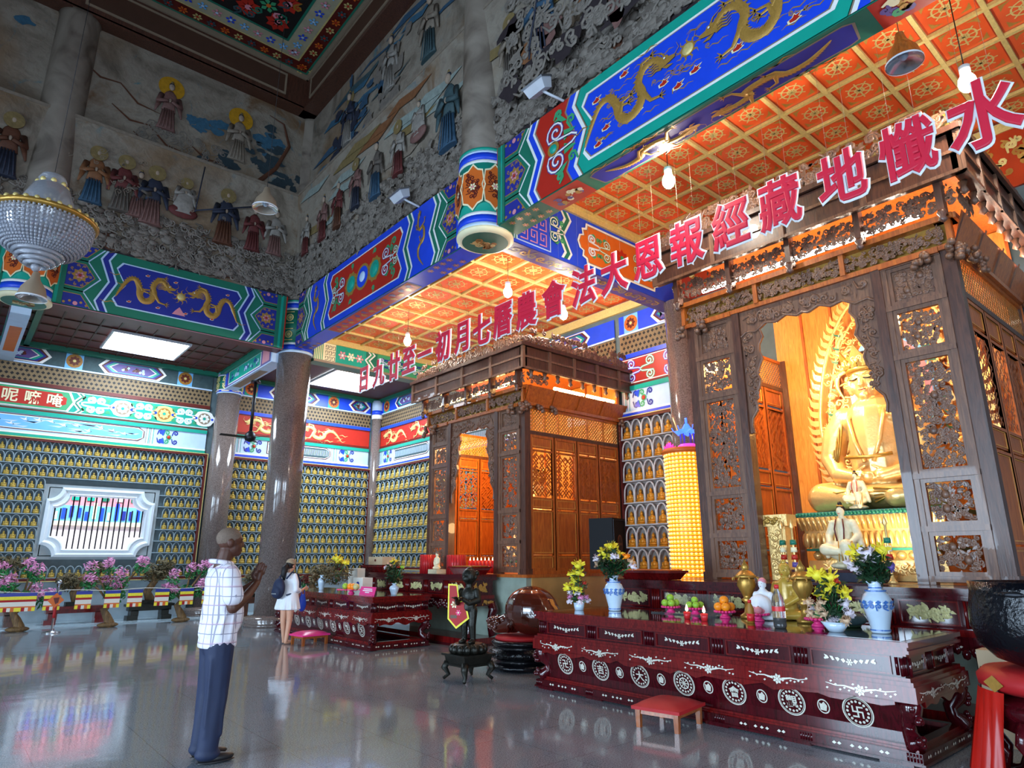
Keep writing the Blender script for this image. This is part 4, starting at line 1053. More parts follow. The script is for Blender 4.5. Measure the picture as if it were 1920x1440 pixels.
# ---------------------------------------------------------------- barred window
t = thing('window_frame', 'white moulded window frame with scooped corners and dark bars', 'window', (3.06, YW-.02, 1.6)); t['kind'] = 'structure'; t.name = 'window_1'
Fw = Fr((3.06, YW-.03, 2.42), (1,0,0), (0,0,1))
def scoop(hw, hh, q):
    p = []
    for sx, sy, a0 in ((1, 1, 1.5*PI), (-1, 1, 0), (-1, -1, .5*PI), (1, -1, PI)):
        # concave quarter circle round the corner (hw,hh)
        cx, cy = sx*hw, sy*hh
        rng = {(1,1): (1.5*PI, PI), (-1,1): (0, -PI/2), (-1,-1): (PI/2, 0), (1,-1): (PI, PI/2)}[(sx, sy)]
        for i in range(7):
            a = rng[0]+(rng[1]-rng[0])*i/6; p.append((cx+q*math.cos(a), cy+q*math.sin(a)))
    return p
mb = MB(); lv = ((1.23, .86, .30, .0), (1.23, .86, .30, .10), (1.17, .80, .30, .12), (1.13, .76, .31, .07), (1.09, .72, .31, .07), (1.06, .69, .31, .10), (1.03, .66, .31, .02), (1.03, .66, .31, -.2))
rings = [[Fw.p(a, b, h) for a, b in scoop(hw, hh, q)] for hw, hh, q, h in lv]; n = len(rings[0])
fs = []
for k in range(len(rings)-1):
    for i in range(n): fs.append((k*n+i, k*n+(i+1) % n, (k+1)*n+(i+1) % n, (k+1)*n+i))
mat('windowwhite', '#dbe6ee', .35, 0, .03)
mb.add([p for r_ in rings for p in r_], fs, 'windowwhite'); mb.build('frame', t)
for i in range(17):
    a = -1.0+i*.125; hh = .66 if abs(a) < .72 else .66-.31+.0
    mb = MB(); b0, b1 = Fw.p(a, -hh, -.12), Fw.p(a, hh, -.12); mb.tube([b0, b1], .018, 'metal_dark', 6); mb.build('bar', t)
# courtyard wall seen through the window: white rail below, painted frieze and canopy above
mb = MB(); mat('outsidewall', '#f1e6ea', .6, 0, .05); mat('daybright', '#e9eef6', .8, 0, .02)
mb.box(-4, 12, 24.0, 24.3, 0, 2.52, 'outsidewall'); mb.box(-4, 12, 23.9, 24.0, 2.5, 2.62, 'cream'); mb.box(-4, 12, 24, 24.2, 2.62, 3.1, 'sky'); mb.box(-4, 12, 24, 24.2, 3.1, 3.9, 'pink')
Fo = Fr((-4, 23.99, 0), (1,0,0), (0,0,1))
r = random.Random(4)
for i in range(70): rslab(mb, Fo, i*.2, i*.2+.1, 2.64+.1*r.random(), 2.9+.3*r.random(), .01, .02, r.choice(('white', 'blue', 'blue', 'navy', 'cream')))
for i in range(40): rslab(mb, Fo, i*.4, i*.4+.2, 3.25, 3.25+.4*r.random(), .01, .02, r.choice(('red', 'green', 'white', 'teal')))
mb.build('exterior_gallery', None, 'structure')
mb = MB(); mb.box(-6, 14, 20.6, 26, -.2, 0, 'outsidewall'); mb.build('exterior_ground', None, 'structure')
l = area('courtyard_daylight', (3, 21.6, 6.5), (math.radians(25), 0, 0), 8, 2, 950, (.95, .97, 1.0))

# ---------------------------------------------------------------- ceiling light boxes
for x0, x1, y0, y1, lab in ((2.35, 4.05, 17.66, 19.3, 'bright square ceiling light over the far aisle above the window'), (8.0, 9.75, 17.3, 19.3, 'bright ceiling light in the corner behind the red hanging characters')):
    t = thing('ceiling_light', lab, 'light', ((x0+x1)/2, (y0+y1)/2, 6.88)); mb = MB()
    mb.add([(x0,y0,6.87),(x1,y0,6.87),(x1,y1,6.87),(x0,y1,6.87)], [(0,3,2,1)], 'panel_light'); mb.build('diffuser', t)
    mb = MB()
    for a in ((x0-.05,x0,y0-.05,y1+.05),(x1,x1+.05,y0-.05,y1+.05),(x0,x1,y0-.05,y0),(x0,x1,y1,y1+.05)): mb.box(*a, 6.84, 6.9, 'greywhite')
    mb.build('frame', t)
# ---------------------------------------------------------------- hanging lamps
def bulb(loc, ztop, lab):
    t = thing('hanging_bulb', lab, 'lamp', loc); x, y, z = loc
    mb = MB(); mb.tube([(x,y,z+.2),(x,y,ztop)], .006, 'dark', 5); mb.build('cord', t)
    mb = MB(); mb.lathe(x, y, [(.05, z+.10), (.055, z+.2), (.02, z+.22)], 'greywhite', 12); mb.build('socket', t)
    mb = MB(); mb.ball((x,y,z), (.085, .085, .11), 'bulb_white', 12, 8); mb.build('bulb', t)
bulb((6.75, 4.62, 6.48), 7.76, 'glowing bulb hanging in front of the long dragon beam over the main altar')
bulb((7.5, 8.93, 6.45), 7.16, 'glowing bulb on a long cord above the red character 農')
bulb((9.0, 8.93, 6.36), 7.16, 'glowing bulb beside the red character 會 over the farther shrine')
bulb((7.5, 12.57, 6.4), 7.16, 'glowing bulb farthest along the altar ceiling above the red character 一')
def reflector(loc, lab, ztop, m='steel', r=.17, shade='metal_dark'):
    t = thing('pendant_lamp', lab, 'lamp', loc); x, y, z = loc
    mb = MB(); mb.tube([(x,y,z+.36),(x,y,ztop)], .004, 'dark', 5); mb.build('cord', t)
    mb = MB(); mb.lathe(x, y, [(r, z), (r*.97, z+.02), (r*.8, z+.14), (r*.35, z+.26), (r*.22, z+.36), (.02, z+.37)], shade, 24, True, False); mb.lathe(x, y, [(r*1.02, z-.005), (r*1.02, z+.015)], 'greywhite', 24, True, False); sh = mb.build('lamp_shade', t)
    mb = MB(); mb.lathe(x, y, [(r*.98, z+.005), (r*.6, z+.06), (0.001, z+.08)], m, 24, True, False); mb.ball((x, y, z+.10), (r*.28, r*.28, r*.36), 'porcelain', 10, 7); mb.build('reflector', sh)
bulb((7.5, 1.33, 6.38), 7.76, 'glowing bulb half hidden behind the large red character 水 under the coffered ceiling')
reflector((3.0, 9.5, 6.82), 'grey bell pendant lamp hanging before the far mural', 14.4, 'glass', .19, 'taupe')
reflector((6.55, 1.62, 6.28), 'rust coloured bell pendant lamp hanging under the orange coffered ceiling', 7.76, 'steel', .17, 'stoolwood')
reflector((.36, 10.0, 4.76), 'small grey bell lamp hanging just below the crystal chandelier', 5.35, 'glass', .17, 'taupe')
# floodlights clamped on the beam
for y, lab in ((9.62, 'small grey floodlight on an arm above the red scroll panel'), (5.72, 'small grey floodlight on an arm above the blue dragon panel')):
    t = thing('floodlight', lab, 'lamp', (5.85, y, 8.0)); mb = MB(); mb.tube([(5.88,y,7.98),(5.7,y+.14,8.1),(5.62,y+.2,8.16)], .022, 'greywhite', 6); mb.build('arm', t)
    mb = MB(); mb.T = Matrix.Translation((5.6, y+.24, 8.2)) @ Matrix.Rotation(-.5, 4, 'Y'); mb.frustum(0, 0, -.07, .07, .16, .34, .22, .40, 'greywhite'); mb.box(-.12, .12, -.22, .22, .07, .10, 'steel'); mb.T = None; mb.build('lamp_head', t)
# ceiling fan between the columns
t = thing('ceiling_fan', 'dark ceiling fan on a long rod behind the tall granite column', 'fan', (6.0, 18.2, 4.75)); mb = MB()
mb.tube([(6,18.2,4.9),(6,18.2,6.42)], .045, 'metal_dark', 8); mb.lathe(6, 18.2, [(.14,6.3),(.1,6.42)], 'metal_dark', 12); mb.build('rod', t)
mb = MB(); mb.lathe(6, 18.2, [(.04,4.62),(.13,4.66),(.15,4.74),(.13,4.84),(.05,4.92)], 'metal_dark', 16); mb.build('motor', t)
for k in range(3):
    mb = MB(); mb.T = Matrix.Translation((6,18.2,4.74)) @ Matrix.Rotation(k*2.094+PI, 4, 'Z') @ Matrix.Rotation(.22, 4, 'X'); mb.box(.12, .80, -.065, .065, -.006, .006, 'metal_dark'); mb.T = None; mb.build('blade', t)
# crystal chandelier
cx, cy, zo = .34, 10.0, -.10
t = thing('chandelier', 'large crystal bowl chandelier hanging at the left edge before the far mural', 'chandelier', (cx, cy, 5.4)); mb = MB()
mb.tube([(cx,cy,6.7),(cx,cy,14.4)], .004, 'metal_dark', 6); mb.build('chain', t)
mb = MB(); mb.lathe(cx, cy, [(.14,6.62),(.17,6.55),(.15,6.5),(.22,6.44),(.30,6.22),(.34,6.0)], 'crystal', 32, True, False); mb.build('crystal_dome', t)
mb = MB()
for R2, z in ((.16, 6.5), (.58, 6.0)):
    for i in range(int(R2*55)):
        an = 2*PI*i/int(R2*55); mb.ball((cx+R2*math.cos(an), cy+R2*math.sin(an), z), (.035,.035,.04), 'goldpale', 6, 4)
mb.lathe(cx, cy, [(.34,5.98),(.60,5.93),(.62,5.97),(.6,6.0)], 'bronzegold', 40, True, False); mb.build('gilt_rim', t)
mb = MB()
for i in range(64):
    an = 2*PI*i/64; c, s = math.cos(an), math.sin(an)
    for k in range(13):
        q = k/12; rr = .56*math.cos(q*1.05)+.0; z = 5.93-.44*math.sin(q*1.45)
        mb.ball((cx+rr*c, cy+rr*s, z), (.021,.021,.026), 'crystal', 5, 4)
mb.build('crystal_bowl', t)
mb = MB(); mb.lathe(cx, cy, [(.55,5.92),(.50,5.72),(.38,5.56),(.28,5.49)], 'crystal', 40, True, False); mb.build('bowl_lining', t)
mb = MB()
for rr, z in ((.27,5.47),(.23,5.42),(.18,5.37),(.12,5.33)):
    mb.tube([(cx+rr*math.cos(2*PI*i/24), cy+rr*math.sin(2*PI*i/24), z) for i in range(24)], .03, 'crystal', 6, True, True)
mb.ball((cx,cy,5.29), .06, 'crystal', 10, 6); mb.build('crystal_tiers', t)
t.location.z += zo
# ================================================================ SHRINES
def filigree(mb, F, a0, a1, b0, b1, m, seed, dens=150, w=.022, rise=.014, h=.02, rr=(.035, .07)):
    """openwork carving: scrolls, leaves and stems, with daylight between"""
    r = random.Random(seed); n = max(4, int((a1-a0)*(b1-b0)*dens))
    for i in range(n):
        q = min(r.uniform(*rr), (a1-a0)*.45, (b1-b0)*.45)
        c = (r.uniform(a0+q, a1-q), r.uniform(b0+q, b1-q))
        k = i % 3
        if k < 2: curl(mb, F, c, q*.75, r.uniform(0, 6.28), r.choice((1, -1)), w, h+.004*(i % 3), m, rise, 9)
        else:
            an = r.uniform(0, 6.28); L_ = q*1.5
            poly(mb, F, [(c[0], c[1]), (c[0]+L_*.5*math.cos(an-.5), c[1]+L_*.5*math.sin(an-.5)), (c[0]+L_*math.cos(an), c[1]+L_*math.sin(an)), (c[0]+L_*.5*math.cos(an+.5), c[1]+L_*.5*math.sin(an+.5))], h+.006, m)
def lattice(mb, F, a0, a1, b0, b1, sp, m, w=.018, h=.012, both=True):
    d = b1-b0; L_ = a1-a0
    for sgn in ((1, -1) if both else (1,)):
        k = -d
        while k < L_:
            p = []
            for t in (0., 1.):
                p.append((k+t*d, t))
            # clip to the panel
            x0, x1 = max(0, k), min(L_, k+d)
            if x1 > x0+.01:
                y0, y1 = (x0-k), (x1-k)
                if sgn > 0: ribbon(mb, F, [(a0+x0, b0+y0), (a0+x1, b0+y1)], w, h, m)
                else: ribbon(mb, F, [(a0+x0, b1-y0), (a0+x1, b1-y1)], w, h+.004, m)
            k += sp
def weave(mb, F, a0, a1, b0, b1, m, h=.012, sp=.075):
    """slanting broken-bar lattice of the door panels"""
    r = random.Random(int(a0*100)); d = b1-b0; L_ = a1-a0; k = -d; i = 0
    while k < L_:
        x0, x1 = max(0, k), min(L_, k+d); y = x0
        if x1 > x0+.02:
            n = max(1, int((x1-x0)/.16))
            for j in range(n):
                s0, s1 = x0+(x1-x0)*j/n, x0+(x1-x0)*(j+.8)/n
                if (i+j) % 3: ribbon(mb, F, [(a0+s0, b0+s0-k), (a0+s1, b0+s1-k)], .026, h, m)
                else:
                    c = (a0+(s0+s1)/2, b0+(s0+s1)/2-k); ribbon(mb, F, [(c[0]-.05, c[1]+.05), (c[0]+.05, c[1]-.05)], .026, h+.004, m)
        k += sp; i += 1
def shrine(label, yn, yf, zt, zf, zw, zd, zc, tube, seed):
    """yn/yf near and far ends; zt lintel, zf frieze top, zw openwork top, zd fascia top, zc crest top"""
    XF, XK, Z0 = 8.15, 11.0, 1.22
    W = yf-yn; t = thing('wooden_shrine', label, 'shrine', (XF+1.4, (yn+yf)/2, Z0))
    F = Fr((XF, yf, 0), (0,-1,0), (0,0,1)); jw = .78
    # posts
    for x, y in ((XF, yn), (XF, yf-.14), (XK-.14, yn), (XK-.14, yf-.14)):
        mb = MB(); mb.box(x, x+.14, y, y+.14, Z0, zt, 'darkwood'); mb.box(x-.015, x+.155, y-.015, y+.155, Z0, Z0+.10, 'darkwood'); mb.build('corner_post', t)
    # carved jamb panels either side of the doorway
    zs = [Z0+.06, Z0+.58, Z0+1.15, Z0+1.15+(zt-Z0-1.15)*.55, Z0+1.15+(zt-Z0-1.15)*.79, zt]
    for side in (0, 1):
        a0 = .14 if side == 0 else W-jw; a1 = jw if side == 0 else W-.14
        mb = MB()
        rslab(mb, F, a0, a0+.06, Z0, zt, -.10, .02, 'carvedwood'); rslab(mb, F, a1-.06, a1, Z0, zt, -.10, .02, 'carvedwood')
        inner = a1 if side == 0 else a0-.11
        rslab(mb, F, inner, inner+.11, Z0, zt, -.12, .04, 'darkwood')
        for z in zs: rslab(mb, F, a0, a1, z-.03, z+.03, -.08, .03, 'carvedwood')
        mb.build('jamb_frame', t)
        for k in range(5):
            mb = MB(); q0, q1, b0, b1 = a0+.06, a1-.06, zs[k]+.03, zs[k+1]-.03
            frame4(mb, F, q0, q1, b0, b1, .045, -.05, .005, 'carvedwood')
            if k == 4: rslab(mb, F, q0+.04, q1-.04, b0+.04, b1-.04, -.05, -.02, 'carvedwood')
            filigree(mb, F, q0+.035, q1-.035, b0+.035, b1-.035, 'carvedwood', seed+k+side*7, 640, .020, .012, -.02 if k < 4 else -.015, (.024, .046))
            for c in range(2): mb.ball(F.p((q0+q1)/2+R_.uniform(-.1, .1), b0+(b1-b0)*(.35+.3*c), -.01), (.02, .04, .05), 'carvedwood', 7, 5)
            mb.build('carved_panel', t)
        mb = MB()                       # hinge line of the doors folded behind
        rslab(mb, F, a0, a1, zt-.02, zt+.05, -.06, .07, 'orangewood'); mb.build('jamb_cap', t)
    # valance round the doorway
    a0, a1 = jw+.11, W-jw-.11; oc = (a0+a1)/2; mb = MB(); n = 24
    def low(a):
        q = abs(a-oc)/((a1-a0)/2); return zt-.24-.20*max(0, q-.35)**1.3-.03*math.sin(q*19)
    up = [(a0+(a1-a0)*i/n, zt) for i in range(n+1)]; dn = [(a0+(a1-a0)*i/n, low(a0+(a1-a0)*i/n)) for i in range(n+1)]
    for i in range(n): slab(mb, F, [dn[i], dn[i+1], up[i+1], up[i]], -.05, 0, 'carvedwood')
    ribbon(mb, F, dn, .035, .01, 'carvedwood', .02)
    filigree(mb, F, a0+.02, a1-.02, zt-.26, zt-.02, 'carvedwood', seed+30, 120, .03, .03, .004, (.05, .09))
    for s in (1, -1):
        e = a0 if s > 0 else a1; zb = zt-1.75
        pts = [(e, zt-.3)]+[(e+s*(.26*(1-(k/14)**1.6)+.035*math.sin(k*1.9)+.02), zt-.32-k*(1.42/14)) for k in range(15)]+[(e, zb)]
        for i in range(1, len(pts)-2):
            slab(mb, F, [(e, pts[i+1][1]), pts[i+1], pts[i], (e, pts[i][1])][::s], -.05, 0, 'carvedwood')
        ribbon(mb, F, pts[1:-1], .03, .01, 'carvedwood', .02)
        filigree(mb, F, min(e, e+s*.22), max(e, e+s*.22), zt-1.45, zt-.3, 'carvedwood', seed+41+s, 160, .026, .03, .006, (.04, .07))
    mb.build('door_valance', t)
    # frieze and cornice, repeated on the front and the near side
    ov = .30
    def face(Fx, L_, front):
        mb = MB()
        rslab(mb, Fx, 0, L_, zt, zt+.06, -.14, .05, 'orangewood'); mb.build('gilt_rail', t); mb = MB(); rslab(mb, Fx, -.06, L_+.06, zf-.05, zf+.02, -.14, .09, 'orangewood')
        mb.build('gilt_rail', t)
        mb = MB()
        if front:
            nb = max(3, int(L_/.9)); 
            for k in range(nb+1): rslab(mb, Fx, L_*k/nb-.03, L_*k/nb+.03, zt+.05, zf, -.02, .07, 'orangewood')
            filigree(mb, Fx, .02, L_-.02, zt+.07, zf-.06, 'carvedwood', seed+51, 620, .018, .02, .03, (.024, .045))
            rslab(mb, Fx, 0, L_, zt+.05, zf-.04, -.06, -.03, 'bronzegold')
        else:
            nb = 4
            q = [Fx.p(0, zt+.06, .02), Fx.p(L_, zt+.06, .02), Fx.p(L_+.1, zf, .16), Fx.p(-.1, zf, .16)]; mb.add(q, [(0,1,2,3)], 'orangewood')
            for k in range(nb+1):
                a = L_*k/nb; mb.add([Fx.p(a-.03, zt+.05, .04), Fx.p(a+.03, zt+.05, .04), Fx.p(a+.03, zf, .19), Fx.p(a-.03, zf, .19)], [(0,1,2,3)], 'orangewood')
        mb.build('frieze', t)
        mb = MB()                       # openwork between frieze and fascia
        if front:
            filigree(mb, Fx, -.15, L_+.15, zf+.03, zw, 'carvedwood', seed+61, 560, .020, .02, .12, (.026, .052))
            nb = max(3, int(L_/.8))
            for k in range(nb+1):
                a = L_*k/nb
                m2 = MB(); rslab(m2, Fx, a-.035, a+.035, zf-.02, zw+.05, .08, .22, 'darkwood')
                m2.lathe(*Fx.p(a, 0, .20)[:2], [(.0, zf-.14), (.05, zf-.10), (.03, zf-.06), (.055, zf-.02), (.04, zf+.02)], 'darkwood', 8); m2.build('hanging_post', t)
        else:
            for k in range(9):
                a = L_*k/8; m2 = MB(); m2.lathe(*Fx.p(a, 0, .2)[:2], [(.0, zw-.16), (.05, zw-.12), (.03, zw-.06), (.05, zw)], 'carvedwood', 8); m2.build('hanging_post', t)
            filigree(mb, Fx, -.1, .55, zf+.02, zw, 'carvedwood', seed+65, 200, .026, .02, .14, (.04, .07))
        mb.build('openwork_band', t)
        mb = MB()                       # dark panelled fascia, standing forward
        rslab(mb, Fx, -ov, L_+ov, zw, zd, .20, ov, 'darkwood'); nb = 5 if not front else max(4, int(L_/.75))
        for k in range(nb+1):
            a = -ov+(L_+2*ov)*k/nb; rslab(mb, Fx, a-.035, a+.035, zw-.02, zd, ov, ov+.03, 'carvedwood')
        for z in (zw, (zw+zd)/2, zd): rslab(mb, Fx, -ov, L_+ov, z-.02, z+.02, ov, ov+.025, 'carvedwood')
        rslab(mb, Fx, -ov-.05, L_+ov+.05, zd-.02, zd+.05, .1, ov+.07, 'darkwood')
        mb.build('fascia', t)
        mb = MB()                       # crest of open scrolls
        filigree(mb, Fx, -ov, L_+ov, zd+.04, zd+.04+(zc-zd)*.62, 'carvedwood', seed+71, 170, .035, .03, .24, (.06, .11))
        filigree(mb, Fx, -ov*.3, L_+ov*.3, zd+.3, zc, 'carvedwood', seed+72, 90, .035, .03, .22, (.06, .11))
        filigree(mb, Fx, -ov, L_+ov, zd+.04, zd+.04+(zc-zd)*.5, 'bronzegold', seed+75, 45, .03, .03, .20, (.05, .08))  # gold coloured scrolls put the lamplit glints into the crest
        mb.build('crest', t)
    face(F, W, True)
    Fs = Fr((XF, yn, 0), (1,0,0), (0,0,1)); D = XK-XF; face(Fs, D, False)
    # hanging carved brackets at the corners
    for k, (a, b) in enumerate(((-.04, zt+.02), (.30, zt+.04), (W-.32, zt+.04), (W+.02, zt+.02))):
        mb = MB()
        for i in range(9): mb.ball(F.p(a+R_.uniform(-.07, .07), b-.05*R_.random()-.02*i, .10+R_.uniform(-.04, .05)), .045, 'carvedwood', 7, 5)
        mb.build('corner_bracket', t)
    for a in (.0, .32, .7, D-.1):
        mb = MB()
        for i in range(8): mb.ball(Fs.p(a+R_.uniform(-.06, .06), zt+.04-.05*R_.random()-.015*i, .10+R_.uniform(-.04, .05)), .042, 'carvedwood', 7, 5)
        mb.build('corner_bracket', t)
    # side walls: diagonal lattice above, four door leaves below
    zl = Z0+(zt-Z0)*.84 if False else zt-.52
    for yy, nrm, nm in ((yn, 1, 'near'), (yf-.06, 1, 'far')):
        Fx = Fr((XF+.14, yy+.03, 0), (1,0,0), (0,0,1)); Lx = D-.28
        mb = MB()
        for z0_, z1_, m_ in ((zl-.04, zl+.03, 'darkwood'), (Z0, Z0+.06, 'orangewood'), (zt-.05, zt, 'orangewood')):
            mb = MB(); rslab(mb, Fx, 0, Lx, z0_, z1_, -.04, .03, m_); mb.build('side_rail', t)
        mb = MB(); lattice(mb, Fx, 0, Lx, zl+.03, zt-.05, .075, 'palewood', .022, .0)
        Fy = Fr((XF+.14+Lx, yy+.03, 0), (-1,0,0), (0,0,1)); lattice(mb, Fy, 0, Lx, zl+.03, zt-.05, .075, 'palewood', .022, .0)
        mb.build('upper_lattice', t)
        hh = zl-.04-Z0-.06; zb = Z0+.06
        for k in range(4):
            mb = MB(); a0, a1 = Lx*k/4+.012, Lx*(k+1)/4-.012
            for FF, s0, s1 in ((Fx, a0, a1), (Fy, Lx-a1, Lx-a0)):
                frame4(mb, FF, s0, s1, zb, zb+hh, .05, -.02, .02, 'orangewood')
                for f0, f1, kind in ((0, .10, 'p'), (.115, .43, 'p'), (.445, .52, 'p'), (.54, .88, 'w'), (.90, .99, 'p')):
                    b0, b1 = zb+hh*f0, zb+hh*f1; rslab(mb, FF, s0+.05, s1-.05, b1-.012, b1+.022, -.02, .022, 'orangewood')
                    if kind == 'p': rslab(mb, FF, s0+.05, s1-.05, b0, b1, -.015, .002, 'orangewood'); frame4(mb, FF, s0+.06, s1-.06, b0+.03, b1-.012, .012, .002, .010, 'palewood')
                    else: weave(mb, FF, s0+.05, s1-.05, b0, b1, 'orangewood')
            if k > 1: rslab(mb, Fx, a0+.05, a1-.05, zb+hh*.54, zb+hh*.88, -.02, -.014, 'orangewood')
            mb.build('door_leaf', t)
    mb = MB(); mb.box(XK-.1, XK-.04, yn, yf, Z0, zd-.06, 'palewood')
    for k in range(7): mb.box(XK-.13, XK-.1, yn+W*k/7-.02, yn+W*k/7+.02, Z0, zd-.06, 'orangewood')
    mb.build('back_wall', t)
    mb = MB(); mb.box(XF, XK, yn, yf, zd-.05, zd, 'orangewood'); mb.build('roof_board', t)
    # lamps behind the carving
    mb = MB(); mb.tube([(XF+.06, yn+.3, zf+.17), (XF+.06, yf-.3, zf+.17)], .035, tube, 8); mb.build('lamp_tube', t)
    for k in range(2): mb = MB(); mb.tube([(XF+.75+k*.95, yn-.06, zf+.07), (XF+1.6+k*.95, yn-.06, zf+.07)], .035, tube, 8); mb.build('lamp_tube', t)
    return t
shrine('carved wooden shrine with orange side doors beside the speaker', 9.2, 12.5, 4.38, 4.74, 5.02, 5.46, 5.92, 'tube_warm', 100)
shrine('largest carved wooden shrine enclosing the big golden buddha', 1.88, 5.45, 4.88, 5.26, 5.62, 6.12, 6.62, 'tube_white', 300)
# marble plinths carrying the shrines
mb = MB(); mb.box(7.98, 11.0, 9.0, 12.8, .0, 1.17, 'marble'); mb.box(8.1, 11.0, 8.98, 9.0, 0, 1.17, 'marble_lit'); mb.box(7.95, 11.0, 8.95, 12.84, 1.17, 1.22, 'orangewood')  # warm light on the near side is put into its golden brown colour
tag(mb.build('shrine_plinth'), 'marble plinth under the farther wooden shrine', 'plinth')
mb = MB(); mb.box(7.98, 11.0, 1.5, 5.75, .0, 1.17, 'marble'); mb.box(7.96, 11.0, 1.47, 5.78, 1.17, 1.22, 'darkwood')
tag(mb.build('shrine_plinth'), 'marble plinth under the main shrine behind the long altar table', 'plinth')

# ---------------------------------------------------------------- hanging characters
chars = '水懺地藏經報恩大法會農曆七月初一至廿九日'
ys = [1.17, 1.85, 2.52, 3.25, 3.91, 4.56, 5.22, 5.85, 6.48, 7.15, 7.82, 8.46, 9.07, 9.70, 10.34, 11.0, 11.62, 12.24, 12.91, 13.62]
mat('letterred', '#d3203f', .45, 0, .05); mat('letterwhite', '#e8eef2', .5, 0, .03)
for k, (ch, y) in enumerate(zip(chars, ys)):
    Fx = Fr((7.0, y, 5.62 if k else 5.66), (0,-1,0), (0,0,1)); sz = .66 if k else .76
    t = thing('hanging_character', 'red cut-out character %s with white edge in the hanging row' % ch, 'sign', (7.0, y, 5.3), 'hanging red characters')
    vs, fs, d = textmesh(ch, sz, .040, .006); mb = MB(); mb.add([Fx.p(v[0]*.8, v[1], v[2]*.35) for v in vs], fs, 'letterwhite'); mb.build('white_backing', t)
    vs, fs, d = textmesh(ch, sz, .018, .008); mb = MB(); mb.add([Fx.p(v[0]*.8, v[1], .025+v[2]*.5) for v in vs], fs, 'letterred'); mb.build('red_face', t)
    mb = MB()
    for s in (-.12, .12):
        zt = 7.75 if y < 7.4 else 7.15
        mb.tube([Fx.p(s, d[1]/2-.03, .0), (7.0, y-s, zt)], .0015, 'taupe', 4)
    mb.build('hanging_wire', t)
